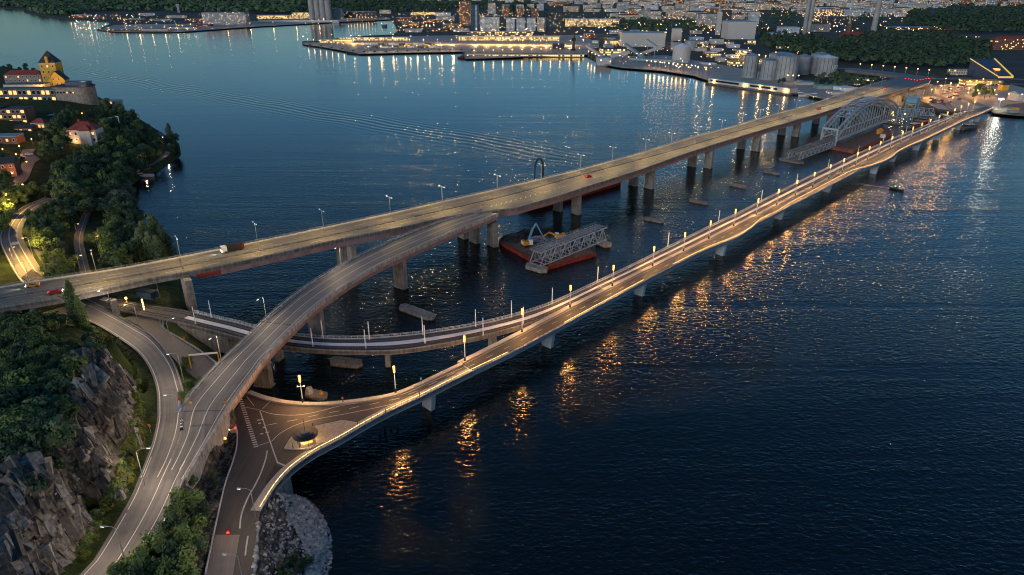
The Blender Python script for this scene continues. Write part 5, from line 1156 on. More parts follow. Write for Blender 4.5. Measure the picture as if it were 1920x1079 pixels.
for i, (x, y) in enumerate([(545, 1050), (560, 1065), (525, 1070), (575, 1050), (540, 1078)]): plant_at(x, y, 2.2, 'bush1', "dark bush at the lower edge of the rock fill, %s" % ordn(i), None, 'bush', 'bush', .4)
# rock fill at the bridge end: loose blast stone nobody could count
mb = MB(); rn = random.Random(5); FP = [(552, 930), (580, 933), (604, 955), (618, 985), (622, 1030), (606, 1079), (590, 1110), (570, 1080), (575, 1030), (530, 960), (515, 945)]
cnt = 0
pts = []
while cnt < 2600:
    x, y = rn.uniform(500, 625), rn.uniform(925, 1110)
    if not inpoly(x, y, FP) and rn.random() > .12: continue
    if not (x > 488 and inpoly(x, y, FP + []) or (500 < x < 610 and y > 965 and y < 1110)): continue
    pts.append(W(x, y, 2.5)); cnt += 1
Z_ = terr(np.array([[p.x, p.y] for p in pts]))[0]
for p, z in zip(pts, Z_):
    s = rn.uniform(.12, .42); d = Vector((rn.uniform(-1, 1), rn.uniform(-1, 1), rn.uniform(-.6, .6))) * s; q = Vector((p.x, p.y, max(z, -.2) + .05)); mb.bar(q - d, q + d, s * rn.uniform(.8, 1.5), s * rn.uniform(.7, 1.3))
o = mb.build("rock_fill", M['rockstone']); o['kind'] = 'stuff'
# slabs and ledges broken out of the cliff, nobody could count them
mb = MB(); rn = random.Random(15); RPx = [(212, 690), (258, 718), (268, 780), (264, 850), (228, 925), (176, 1010), (120, 1090), (60, 1200), (-40, 1200), (-40, 850), (90, 850), (132, 830), (152, 770), (150, 715), (185, 680)]
C_ = []
while len(C_) < 2300:
    x, y = rn.uniform(-40, 270), rn.uniform(680, 1200)
    if inpoly(x, y, RPx): C_.append(W(x, y, 20))
Z_ = terr(np.array([[p.x, p.y] for p in C_]))[0]
for p, z in zip(C_, Z_):
    if z < 14.5: continue
    z += rockbump(p.x, p.y, z) * min(1, (z - 13.6) / 2); d = Vector((.62, -.38, -.62)) + Vector((rn.uniform(-.3, .3), rn.uniform(-.3, .3), rn.uniform(-.3, .3))); d.normalize()
    L_ = rn.uniform(.4, 2.1) * (1.4 if rn.random() < .15 else 1); a = d.orthogonal().normalized(); b = d.cross(a); g_ = rn.uniform(0, 6.28); a, b = a * math.cos(g_) + b * math.sin(g_), b * math.cos(g_) - a * math.sin(g_)
    w, h2 = L_ * rn.uniform(.3, .7), L_ * rn.uniform(.2, .45); c = Vector((p.x, p.y, z + rn.uniform(-.35, .1))); k = rn.uniform(.5, .85); m_ = rn.choice([0, 0, 1, 2])
    A4 = [c - d * L_ + a * w * u + b * h2 * v for u, v in ((-1, -1), (1, -.8), (.9, 1), (-.8, .9))]; B4 = [c + d * L_ + a * w * u * k + b * h2 * v * k for u, v in ((-1, -1), (1, -1), (.8, 1), (-1, .7))]
    for i in range(4): mb.face([A4[i], A4[(i + 1) % 4], B4[(i + 1) % 4], B4[i]], m_)
    mb.face(A4[::-1], m_); mb.face(B4, m_)
o = mb.build("rock_ledges", [mat("rock_brown", (.12, .105, .09), .95, var=.6, scale=1.2, bump=.1), mat("rock_grey", (.19, .18, .17), .95, var=.5, scale=1.5, bump=.1), mat("rock_dark", (.055, .05, .05), .95, var=.5, scale=1.2, bump=.1)]); o['kind'] = 'stuff'
rk0 = None
for i in range(20):                             # stones set along the lower road
    y = 985 + i * 6.2; x = 484 - (y - 985) * .085; q = W(x + rn.uniform(-1, 1), y, NZ - .6); s = rn.uniform(.5, .85)
    me = bpy.data.meshes.new("boulder"); b_ = MB().cyl((0, 0, 0), s, s * .75, s * .7, 7).cyl((0, 0, s * .7), s * .75, s * .3, s * .35, 7); o = b_.build("boulder", M['conc_pale' if i % 3 else 'stone']); o.location = q; o.rotation_euler = (0, 0, rn.random() * 6); o.scale = (1, rn.uniform(.7, 1.1), 1)
    tag(o, "boulder in the stone row edging the lower road, %s from the lamp" % ordn(i), "boulder", "boulder row")

# ---------------------------------------------------------------- headland buildings
def house(name, label, cat, px, py, z, w, d, h, wall, roofm, rot=0, roof='flat', rh=3, group=None, over=.4, wins=None, z0=None):
    """px, py = foot of the front wall"""
    p = W(px, py, z); c = p + Vector((-math.sin(rot) * d / 2, math.cos(rot) * d / 2, 0)); t = thing(name, label, cat, c, rot, group)
    MB().box((0, 0, -3), (w, d, h + 3)).build("wall", wall, t)
    if roof == 'flat': MB().box((0, 0, h), (w + over, d + over, .5)).build("roof", roofm, t)
    elif roof == 'hip': MB().hip((0, 0, h), (w + over * 2, d + over * 2), rh).build("roof", roofm, t)
    elif roof == 'gable': MB().hip((0, 0, h), (w + over, d + over * 2), rh, 0, 0, True).build("roof", roofm, t)
    if wins:
        n, rows, lit, ww, wh = wins
        for r in range(rows):
            for i in range(n):
                x = (i + .5) / n * w - w / 2; zz = .9 + r * (h / rows)
                f = MB().box((x, -d / 2 - .04, zz), (ww + .3, .12, wh + .3)).build("window", M['white'], t)
                MB().box((x, -d / 2 - .08, zz + .15), (ww, .12, wh)).build("pane", M['litwin'] if (i * 7 + r * 5 + int(px)) % 10 < lit * 10 else M['glass'], f)
    return t
K = lambda px, py, z: scl(W(px, py, z))
H = house
t = H("tower_house", "floodlit ochre hotel tower with steep dark hipped roof on the headland", "tower", 98, 160, 28, 14, 13, 20, M['ochre'], M['roofdark'], .12, 'hip', 10, wins=(3, 4, .2, 1.2, 1.6))
MB().box((1, -6.8, 20), (2.2, 2.4, 5.5)).build("dormer", M['ochre'], t); MB().box((0, 0, 18.6), (14.5, 13.5, .8)).build("cornice", M['cream'], t); MB().cyl((0, 0, 29.5), .25, .05, 3, 6).build("finial", M['ochre'], t)
t = thing("gabled_house", "floodlit ochre gabled wing in front of the hotel tower", "house", W(107, 162, 28) + Vector((0, 5, 0)), .15)
MB().box((0, 0, -2), (14, 10, 8)).build("wall", M['ochre'], t); mb = MB()
mb.face([(-7, -5, 6), (7, -5, 6), (0, -5, 13)]); mb.face([(7, 5, 6), (-7, 5, 6), (0, 5, 13)]); mb.build("gable", M['ochre'], t)
mb = MB()
for s in (1, -1): mb.bar((s * 7.6, 0, 5.6), (0, 0, 13.2), .4, 10.6)
mb = MB(); mb.face([(-7.6, -5.3, 5.5), (0, -5.3, 13.2), (0, 5.3, 13.2), (-7.6, 5.3, 5.5)]); mb.face([(0, -5.3, 13.2), (7.6, -5.3, 5.5), (7.6, 5.3, 5.5), (0, 5.3, 13.2)]); mb.build("roof", M['roofdark'], t)
for x, z in ((-4, 1.5), (4, 1.5), (-2, 5.5), (2, 5.5), (0, 1.2)): f = MB().box((x, -5.1, z), (1.3, .15, 1.8)).build("window", M['white'], t); MB().box((x, -5.16, z + .15), (1, .12, 1.4)).build("pane", M['glass'], f)
for x, y, z in ((86, 165, 29), (120, 165, 29), (101, 170, 29)): q = W(x, y, z); lamp(q - Vector((0, 6, 0)), 3800, (1, .55, .12), .2, name="flood_light")
t = thing("stone_rotunda", "round grey stone hotel wing with flat dark terrace roof at the headland edge", "building", W(135, 192, 24) + Vector((0, 10, 0)))
MB().cyl((6, 0, -4), 9.5, 9.2, 16, 26).box((-5, 0, -4), (20, 18, 15.8)).build("wall", M['stone'], t); MB().cyl((6, 0, 12), 9.8, 9.8, .6, 26).box((-5, 0, 12), (21, 19, .5)).build("roof", M['roofdark'], t)
MB().box((2, 2, 12.5), (18, 9, 3)).build("terrace_room", M['navy'], t)
for i in range(7): f = MB().box((-13 + i * 2.6, -9.1, 7), (1.3, .2, 1.5)).build("window", M['roofdark'], t); MB().box((-13 + i * 2.6, -9.2, 7.1), (1.0, .2, 1.2)).build("pane", M['litwin'] if i in (4, 6) else M['glass'], f)
lamp((8, -2, 16.5), 900, (1, .6, .3), .3, t)
H("hotel_wing", "long white balcony wing of the hotel with lit rooms", "building", 55, 192, 24, 46, 12, 10.5, M['conc_dark'], M['roofgrey'], .03, wins=(12, 2, .45, 2.6, 3.0))
H("hotel_terrace", "roof terrace block with white canopy above the balcony wing", "building", 45, 170, 27, 34, 12, 5, M['cream'], M['roofgrey'], .05, wins=(6, 1, .3, 2, 2))
H("restaurant_wing", "low dark restaurant wing glowing amber below the hotel", "building", 60, 202, 21, 26, 8, 4.2, M['roofdark'], M['roofdark'], 0, wins=(9, 1, 1.0, 2.0, 2.2))
H("long_house", "long house with red roof behind the hotel at the left", "house", 45, 155, 28, 34, 10, 7, M['stone'], M['roofred'], .08, 'hip', 4, wins=(9, 2, .15, 1.1, 1.5))
H("apartment_house", "brown brick and white glazed apartment house below the hotel", "building", 27, 234, 20, 20, 12, 11, M['brick'], M['roofdark'], .04, wins=(6, 3, .35, 2.2, 2.0))
H("apartment_house", "brick apartment house with balconies cut by the left edge of the photo", "building", -2, 234, 20, 10, 12, 11, M['brick'], M['roofdark'], .04, wins=(3, 3, .4, 2.2, 2.0))
H("cottage", "small red roofed cottage with lit veranda below the apartment house", "house", 72, 242, 19, 11, 8, 4, M['cream'], M['roofred'], -.1, 'hip', 3, wins=(4, 1, .8, 1.6, 1.8))
H("cottage", "low lit brown house under the apartment house", "house", 45, 250, 18, 12, 8, 3.5, M['brick'], M['roofdark'], .1, 'gable', 2, wins=(4, 1, .8, 1.6, 1.4))
H("brick_house", "dark brick house behind street lamps at the left edge", "house", 12, 280, 15, 16, 10, 8, M['brick'], M['roofblue'], .15, 'flat', wins=(4, 2, .2, 1.2, 1.5))
H("brick_house", "gabled brown house beside the curved street", "house", 10, 330, 13, 12, 9, 7, M['brick'], M['roofdark'], .3, 'gable', 3, wins=(3, 2, .2, 1.1, 1.4))
t = H("villa", "pale villa with red hipped roof and arched lit porch", "house", 157, 268, 17, 18, 12, 8.5, M['cream'], M['roofred'], .12, 'hip', 4.6, wins=(5, 2, .25, 1.3, 1.7), over=.6)
MB().box((2.5, -6.2, -2), (7, 3, 10)).build("bay", M['cream'], t); MB().hip((2.5, -5.8, 8.4), (8, 5), 3.2).build("bay_roof", M['roofred'], t); MB().box((-3, 1, 12), (1, 1, 2.4)).build("chimney", M['brick'], t)
lamp((-4.5, -8, 1.5), 260, (1, .5, .15), .1, t)
H("glass_house", "small white flat roofed pavilion above the villa", "house", 197, 232, 16, 10, 6, 3.2, M['conc_pale'], M['roofblue'], -.05, 'flat', wins=(5, 1, .2, 1.4, 1.6))
H("terrace_house", "white terraced house with lamp at the shore right of the stone rotunda", "house", 205, 204, 14, 17, 8, 6.5, M['conc_pale'], M['conc_blue'], -.3, 'flat', wins=(5, 2, .3, 1.5, 1.8))
H("garage", "pale garage block in the trees above the villa", "garage", 102, 225, 19, 9, 5, 3, M['conc_pale'], M['roofblue'], .1)
t = thing("column_sculpture", "tall slim white column rising from the trees right of the villa", "column", W(227, 245, 14)); MB().cyl((0, 0, 0), .35, .3, 10, 8).build("shaft", M['white'], t); MB().box((-.7, 0, 10), (2.2, .5, .4)).build("crosspiece", M['white'], t)
for i, (x, y, z, p) in enumerate([(76, 255, 17.5, 500), (62, 264, 17, 500), (39, 277, 16, 500), (8, 283, 16, 500), (33, 293, 15, 500), (53, 307, 14, 500), (32, 318, 13.5, 500), (26, 329, 13, 500), (2, 333, 13, 500), (118, 268, 15, 400), (46, 351, 12, 500), (15, 372, 10, 500), (186, 200, 14, 500), (156, 214, 18, 300), (244, 215, 13, 300), (188, 259, 15, 200)]):
    q = onground(x, y + 8); t = thing("street_lamp", "amber garden street lamp on the headland, %s in the winding row from the top" % ordn(i), "street lamp", q, 0, "amber lamps on the headland")
    MB().cyl((0, 0, 0), .07, .06, 3.6, 6).build("pole", M['steel'], t); MB().cyl((0, 0, 3.6), .32, .28, .4, 8).build("lantern", M['bulb_y'], t); lamp((0, 0, 4.2), p * 1.3, (1, .42, .1), .2, t)
for i, (x, y) in enumerate([(55, 292), (41, 300), (115, 280), (116, 292), (16, 347), (4, 350)]):
    car_proto(M[['car_white', 'car_dark'][i % 2]], "parked car on the lamp lit headland street, %s from the top" % ordn(i), onground(x, y) + Vector((0, 0, .35)), .3 + i, False)
for i, (x, y) in enumerate([(307, 268), (270, 316), (312, 290)]): 
    q = onground(x, y); t = thing("street_lamp", "shore path lamp on the headland tip, %s" % ["by the bend", "above the moored yacht", "at the point"][i], "street lamp", q); MB().cyl((0, 0, 0), .07, .06, 4, 6).build("pole", M['steel'], t); MB().cyl((0, 0, 4), .3, .25, .4, 8).build("lantern", M['bulb_w'], t); lamp((0, 0, 4.6), 350, (1, .6, .35), .2, t)
o = MB().box((0, 0, 0), (9, 1.6, .5), 0, -.5).build("jetty", M['wood']); o.location = W(266, 400, .4); tag(o, "short wooden jetty below the silver willows", "jetty")

# ---------------------------------------------------------------- the far shore: land, quays
FZ = 2.4
far = [(-700, 22), (0, 16), (52, 19), (48, 25), (95, 32), (130, 38), (205, 42), (205, 48), (182, 57), (215, 61), (290, 62), (345, 61), (465, 52), (470, 48), (560, 45), (640, 42), (735, 38), (742, 50), (744, 62), (735, 67), (690, 69), (640, 73), (605, 79), (567, 80), (567, 84), (600, 89), (652, 96), (650, 101), (673, 103), (780, 100), (868, 97), (867, 106), (872, 112), (905, 111), (1000, 107), (1095, 104), (1115, 113), (1125, 122), (1165, 128), (1200, 131), (1240, 134), (1300, 143), (1345, 158), (1400, 166), (1490, 176), (1535, 186), (1600, 197), (1690, 207), (1720, 212), (1742, 208), (1760, 214), (1800, 216), (1835, 208), (1856, 208), (1868, 214), (1920, 218), (2100, 224), (2700, 236)]
fw = [(p.x, p.y) for p in (W(x, y, 0) for x, y in far)] + [(14000, 900), (14000, 15500), (-9000, 15500), (-9000, 3400)]
M['cityground'] = mat("city_ground", (.035, .042, .03), .95, var=.5, scale=.02, detail=8)
M['quay'] = asphalt("quay_surface", (.3, .28, .24), .3)
struct(MB().prism(fw, -3, FZ).build("land", M['cityground']))
def patch(name, pts, m, dz=.05):
    return struct(MB().prism([(p.x, p.y) for p in (W(x, y, FZ) for x, y in pts)], FZ - .5, FZ + dz).build(name, m))
patch("quay", [(569, 80), (605, 79), (645, 73.5), (740, 68.5), (900, 66), (1090, 66), (1120, 80), (1100, 103), (1000, 106), (905, 109.5), (873, 110), (870, 106), (872, 97), (780, 98.5), (675, 101), (602, 87.5), (569, 83)], M['quay'])
patch("quay", [(1118, 110), (1165, 106), (1250, 104), (1330, 118), (1400, 130), (1500, 150), (1600, 170), (1700, 185), (1690, 203), (1600, 194), (1535, 183), (1490, 174), (1400, 164), (1345, 156), (1300, 141.5), (1240, 132.5), (1165, 126.5), (1127, 120)], M['quay'], .04)
patch("quay", [(186, 56), (215, 59.5), (345, 59.5), (465, 51), (640, 41), (733, 37), (730, 33), (560, 36), (400, 44), (215, 47)], M['quay'])
patch("parking_area", [(1720, 186), (1735, 163), (1860, 150), (1930, 168), (1930, 205), (1868, 205), (1800, 208), (1760, 205)], M['quay'], .06)
# roads on the far side
def froad(name, pts, w, m='asph', z=FZ + .1):
    C = wl(pts, z, 5); return struct(MB().ribbon(para(C, -w / 2), para(C, w / 2), 0).build(name, M[m]))
froad("highway", [(1540, 128), (1585, 129), (1640, 134), (1690, 142), (1760, 148), (1840, 146), (1930, 150)], 16)
froad("harbour_road", [(1330, 98), (1380, 108), (1420, 112), (1460, 118), (1540, 128)], 12)
froad("harbour_road", [(1100, 62), (1180, 72), (1250, 80), (1330, 98)], 14)
froad("shore_road", [(1862, 206), (1835, 196), (1812, 186), (1800, 178), (1830, 165), (1900, 158), (1960, 160)], 9)
froad("access_road", [(1790, 210), (1775, 196), (1766, 184), (1760, 178), (1790, 172)], 8)
# interchange ramps landing the high bridge
struct(MB().prism(xy(wl([(1663, 151), (1690, 143), (1640, 137), (1585, 131), (1585, 127), (1645, 132), (1700, 139), (1730, 143), (1746, 148), (1742, 155), (1706, 166)], 15.6)), 12.5, 15.55).build("interchange_road", M['asph']))
# work light and gravel point at the right
patch("gravel_point", [(1858, 209), (1866, 213), (1920, 217), (2100, 223), (2100, 190), (1930, 192), (1890, 196)], mat("gravel", (.13, .12, .1), .95, var=.4, scale=.2), .08)

# ---------------------------------------------------------------- far buildings
CB = {}
CB['cream'] = facade("cream_facade", (.6, .54, .45), lit=.10, ls=1.5)
CB['grey'] = facade("grey_facade", (.4, .42, .43), lit=.12, ls=1.5)
CB['brown'] = facade("brown_brick_facade", (.24, .11, .075), lit=.16, ls=1.5)
CB['pale'] = facade("pale_blue_facade", (.56, .63, .66), lit=.08, ls=1.5)
CB['office'] = facade("glass_office_facade", (.2, .22, .23), lit=.35, wx=2.6, wz=3.4, ww=.8, wh=.5, ls=1.6)
CB['dark'] = facade("dark_facade", (.05, .06, .075), lit=.1, ls=1.5)
CB['red'] = facade("red_wood_facade", (.22, .04, .03), lit=.2, ls=1.5)
CB['ribbed'] = facade("ribbed_metal_facade", (.3, .33, .34), glass=(.12, .14, .15), lit=.0, wx=5, wz=60, ww=.16, wh=1.0)
CB['lit'] = facade("lit_hall_facade", (.5, .42, .25), lit=.6, wx=3.4, wz=4.2, ww=.62, wh=.5, litc=(1, .6, .2), ls=1.3)
CB['tower'] = facade("tower_facade", (.03, .09, .16), glass=(.5, .5, .45), lit=.0, wx=26, wz=3.0, ww=.18, wh=.6)
def fb(label, cat, px, py, wpx, hpx, d, wall, roofm='roofgrey', rot=0, roof='flat', name="building", group=None, z=FZ, rh=2.5, extra=None):
    p = W(px, py, z); s = scl(p); w, h = wpx / s, hpx / s / .92; c = p + Vector((-math.sin(rot) * d / 2, math.cos(rot) * d / 2, 0)); t = thing(name, label, cat, c, rot, group)
    wm = CB.get(wall) or M[wall]; MB().box((0, 0, -2), (w, d, h + 2)).build("wall", wm, t)
    if roof == 'flat': MB().box((0, 0, h), (w + .6, d + .6, .8)).build("roof", M[roofm], t)
    elif roof == 'hip': MB().hip((0, 0, h), (w + 1, d + 1), rh).build("roof", M[roofm], t)
    elif roof == 'gable': MB().hip((0, 0, h), (w + 1, d + 1), rh, 0, 0, True).build("roof", M[roofm], t)
    return t, w, h, s
def ftank(label, px, py, wpx, hpx, m='tank', roofm='roofblue', rh=.10, z=FZ, name="storage_tank"):
    p = W(px, py, z); s = scl(p); r, h = wpx / s / 2, hpx / s / .92; t = thing(name, label, "storage tank", p + Vector((0, r, 0)))
    MB().cyl((0, 0, -1), r, r, h + 1, 36, cap=False).build("shell", CB['ribbed'] if m == 'ribbed' else M[m], t); MB().cyl((0, 0, h), r * 1.02, .3, h * rh + .8, 36).build("roof", M[roofm], t); return t, r, h
# silos and chimneys
for i, (x, w) in enumerate([(592, 20), (612, 20)]):
    p = W(x, 37, FZ); s = scl(p); t = thing("silo", "huge pale concrete grain silo, %s of the pair, cut by the top edge" % ["left", "right"][i], "silo", p)
    for k in (-.5, .5): MB().cyl((k * w / s * .52, 0, -2), w / s * .3, w / s * .28, 92, 20).build("cylinder", M['silo'], t)
    MB().box((0, 0, 90), (w / s * 1.1, w / s * .6, 6)).build("head_house", M['silo'], t)
for x, y, w, l in [(1511, 65, 15, "tall twin shaft concrete chimney left of the copper spire, cut by the top edge"), (1637, 62, 10, "tall slim concrete chimney right of the copper spire, cut by the top edge")]:
    p = W(x, y, FZ); s = scl(p); t = thing("chimney", l, "chimney", p); n = 2 if w > 12 else 1
    for k in range(n): o_ = (k - (n - 1) / 2) * w / s * .52; MB().cyl((o_, 0, -2), w / s / n * .52, w / s / n * .42, 140, 16).build("shaft", M['silo'], t)
# named landmarks
fb("slim dark blue tower block with a pale window strip behind the ferry terminal", "tower block", 891, 58, 14, 41, 16, 'tower', 'roofdark')
fb("white fronted office block just right of the blue tower", "office building", 918, 58, 36, 21, 24, 'pale', 'roofblue')
fb("low glazed roof building behind the white fronted office block", "building", 918, 44, 38, 12, 20, 'office', 'roofblue')
for i in range(4): fb("pale gabled waterfront block, %s of four with round blue roof lights" % ordn(i), "office building", 957 + i * 19.5, 58, 16, 20, 26, 'pale', 'roofblue', 0, 'flat', group="four gabled waterfront blocks")
fb("pale end block lit from below at the right of the gabled blocks", "office building", 1015, 60, 10, 22, 30, 'cream', 'roofblue')
fb("long glowing ferry terminal hall with glazed upper deck", "ferry terminal", 955, 76, 190, 6, 14, 'lit', 'conc_pale')
fb("glazed upper floor of the ferry terminal with lit office windows", "ferry terminal", 940, 70, 120, 9, 12, 'office', 'roofblue')
fb("long lit shed with sawtooth white canopies on the ferry pier", "shed", 700, 76, 130, 4, 10, 'lit', 'conc_pale')
fb("low lit canopy shed at the tip of the ferry pier", "shed", 630, 80, 60, 4, 8, 'lit', 'conc_pale')
fb("broad low warehouse with lit ground floor on the far left quay", "warehouse", 421, 46, 80, 19, 40, 'grey', 'roofgrey', z=FZ)
fb("orange lit warehouse left of the silos", "warehouse", 512, 36, 60, 6, 30, 'lit', 'roofgrey'); fb("orange lit brick warehouse touching the silos", "warehouse", 567, 35, 38, 9, 30, 'lit', 'roofblue')
fb("white ribbed block to the right of the silos", "warehouse", 634, 36, 18, 16, 20, 'ribbed', 'roofblue'); fb("long blue roofed warehouse right of the silos", "warehouse", 673, 35, 60, 11, 40, 'dark', 'roofblue')
fb("long white quay canopy below the silos", "canopy", 560, 42, 150, 2.5, 8, 'conc_pale', 'white')
fb("dark tall residential block behind the blue tower", "tower block", 872, 48, 20, 38, 30, 'brown', 'roofdark', z=FZ)
for i, (x, y, w, h, c) in enumerate([(922, 26, 14, 17, 'grey'), (948, 21, 14, 10, 'pale'), (948, 32, 12, 18, 'brown'), (975, 22, 14, 11, 'pale'), (975, 33, 12, 17, 'brown'), (995, 20, 13, 10, 'cream'), (1003, 34, 13, 15, 'brown'), (1013, 20, 13, 10, 'pale')]):
    fb("%s point block in the row behind the waterfront blocks, %s from the left" % ({'grey': 'grey', 'pale': 'pale', 'brown': 'dark red brick', 'cream': 'cream'}[c], ordn(i)), "tower block", x, y, w, h, 18, c, 'roofgrey', group="point blocks behind the waterfront")
fb("long curved office building with amber windows right of the waterfront blocks", "office building", 1110, 50, 100, 12, 26, 'lit', 'roofblue', -.05)
fb("large pale cement works hall with blue roof", "works hall", 1206, 88, 80, 22, 50, 'conc_pale', 'roofblue', -.05)
fb("pale conveyor tower beside the cement works", "tower", 1269, 80, 16, 22, 18, 'conc_pale', 'roofblue')
t, w, h, s_ = fb("white chimney base block in front of the dark power plant", "building", 1346, 66, 8, 36, 8, 'conc_pale', 'white')
fb("broad grey power plant hall with curved blue roof", "power plant", 1389, 74, 52, 28, 50, 'conc_pale', 'roofblue'); fb("dark boiler house beside the white chimney block", "power plant", 1360, 60, 16, 34, 20, 'dark', 'roofdark')
fb("grey gasworks office block left of the white chimney", "building", 1330, 52, 40, 22, 40, 'grey', 'roofdark'); fb("white stair tower with lit logo boards left of the twin chimney", "building", 1413, 50, 18, 22, 18, 'pale', 'white')
fb("row of grey silos right of the twin chimney", "silo block", 1538, 60, 34, 12, 20, 'ribbed', 'roofgrey'); fb("long office slab behind the twin chimney", "office building", 1550, 40, 60, 18, 20, 'office', 'roofgrey'); fb("long dark red brick block behind the copper spire", "building", 1572, 46, 64, 12, 20, 'dark', 'roofdark')
fb("arched white sports hall left of the twin chimney", "hall", 1480, 68, 34, 14, 30, 'pale', 'roofblue'); fb("white low hall next to the arched sports hall", "hall", 1455, 74, 26, 10, 20, 'conc_pale', 'roofblue')
t, w, h, s_ = fb("brick church hall with large red tiled roof above the dark wood", "church", 1603, 76, 36, 4, 34, 'brown', 'roofred', 0, 'gable', rh=10)
p = W(1590, 62, FZ); t = thing("church_tower", "church tower with green copper spire behind the red roof", "church tower", p); MB().box((0, 0, -2), (7, 7, 24)).build("wall", M['brick'], t); MB().cyl((0, 0, 22), 3.4, 2.6, 6, 8).cyl((0, 0, 28), 1.8, .1, 9, 8).build("spire", M['copper'], t)
lamp(W(1592, 80, 9), 9000, (1, .5, .12), 1, name="flood_light")
fb("red and white barred apartment slab at the right edge", "apartment building", 1893, 94, 62, 18, 14, 'brown', 'roofred', -.03, 'hip', rh=4); fb("dark apartment house with lit squares left of the barred slab", "apartment building", 1815, 84, 34, 14, 14, 'dark', 'roofdark')
fb("long low blue roofed depot in front of the far wood", "depot", 1740, 56, 150, 4, 20, 'brown', 'roofblue', .01)
t = thing("ferry_hall", "dark sloping hall outlined by two glowing yellow beams at the right", "hall", W(1883, 152, FZ)); mb = MB(); q8 = [(-9, 0), (9, 0), (17, 55), (-14, 55)]; z8 = [5, 5, 21, 21]
mb.face([(x, y, z) for (x, y), z in zip(q8, z8)])
for i in range(4): j = (i + 1) % 4; mb.face([(*q8[i], -1), (*q8[j], -1), (*q8[j], z8[j]), (*q8[i], z8[i])])
mb.build("wall", M['navy'], t)
MB().bar((9.5, 0, 5.5), (17.5, 56, 21.5), 1.2, 1.2).build("lit_beam", emit("yellow_lit_beam", (1, .6, .12), .22), t); MB().bar((-9, -.5, 4.5), (9.5, -.5, 4.5), 1.2, 2).bar((-9.4, 0, 5.5), (-14.5, 56, 21.5), .9, .9).build("lit_edge", bpy.data.materials["yellow_lit_beam"], t); MB().box((1, 22, 10.5), (6, 6, 2)).build("roof_light", M['lit'] if 'lit' in M else M['litwin'], t)
fb("long amber lit market hall by the parking area", "market hall", 1845, 160, 66, 6, 16, 'lit', 'ochre', -.03); fb("low brick row with pale arches above the parking area", "building", 1812, 141, 58, 9, 10, 'cream', 'roofdark', -.05)
fb("white house at the right edge above the gravel point", "house", 1918, 190, 26, 12, 12, 'conc_pale', 'roofblue', .2, 'gable')
fb("brown signal box on legs below the yellow lit hall", "building", 1884, 170, 12, 9, 8, 'ochre', 'roofdark')
# tank farm
ftank("tall narrow grey tank block at the left of the tank farm", 1409, 147, 27, 36, 'ribbed'); ftank("narrow grey tank with flat cone roof, second in the tank farm", 1444, 151, 29, 32, 'ribbed'); ftank("largest grey tank with blue cone roof in the tank farm", 1478, 152, 43, 40, 'ribbed')
ftank("wide tank behind the largest grey tank", 1470, 128, 44, 22, 'tank'); ftank("pale grey tank behind the dark tree in the tank farm", 1508, 141, 26, 30, 'tank'); ftank("tank half hidden behind the lettered tank", 1540, 140, 34, 32, 'tank')
t, r, h = ftank("grey tank with pale cone roof and three white letters", 1554, 145, 37, 31, 'ribbed', 'white')
cu = bpy.data.curves.new("tank_letters", 'FONT'); cu.body = "LJO"; cu.size = 6.4; cu.extrude = .12; cu.align_x = 'CENTER'; cu.materials.append(M['white'])
o_c = bpy.data.objects.new("letters_source", cu); COL.objects.link(o_c); bpy.context.view_layer.update(); me = bpy.data.meshes.new_from_object(o_c.evaluated_get(bpy.context.evaluated_depsgraph_get())); bpy.data.objects.remove(o_c)
o = bpy.data.objects.new("tank_letters", me); COL.objects.link(o); o.parent = t; o.location = (r * .45, -r * .93, h * .45); o.rotation_euler = (R(90), 0, R(25))
ftank("white domed cement silo with dark ladder bands", 1280, 119, 33, 26, 'conc_pale', 'white', .18); ftank("broad blue topped tank behind the white domed silo", 1297, 96, 24, 16, 'tank'); ftank("dark ringed tank left of the white domed silo", 1270, 96, 22, 14, 'dark' if False else 'tank', 'roofdark')
# cement conveyors
def gallery(a, b, label, w=4.5, m='conc_pale'):
    p, q = W(*a), W(*b); t = thing("conveyor", label, "conveyor", p); part = P_(t); part(MB().bar(p, q, w, w), "gallery", M[m])
    mb = MB()
    for f in (.15, .5, .85): c = p.lerp(q, f); mb.bar((c.x, c.y, 0), (c.x, c.y, c.z - w / 2), .7)
    part(mb, "trestle", M['steel'])
gallery((1203, 101, 6), (1232, 92, 18), "short white sloping conveyor rising to the transfer tower"); gallery((1212, 76, 26), (1232, 90, 18), "long white sloping conveyor coming down from the works hall"); gallery((1173, 84, 20), (1206, 108, 5), "dark sloping conveyor crossing in front of the works hall", 4.5, 'roofblue'); gallery((1145, 106, 8), (1180, 98, 14), "pale ship unloader conveyor at the quay corner")
gallery((1180, 111, 7), (1290, 116, 7), "long level pipe conveyor along the cement quay", 3, 'roofblue'); gallery((1100, 86, 14), (1128, 106, 3), "white curved chute by the terminal road", 4)
fb("white transfer tower where the two conveyors meet", "tower", 1237, 94, 9, 9, 8, 'conc_pale', 'white'); fb("pale low works building on the quay corner", "building", 1133, 121, 26, 10, 20, 'conc_pale', 'roofblue'); fb("yellow lit hall behind the quay corner", "building", 1150, 104, 46, 10, 22, 'lit', 'roofdark')
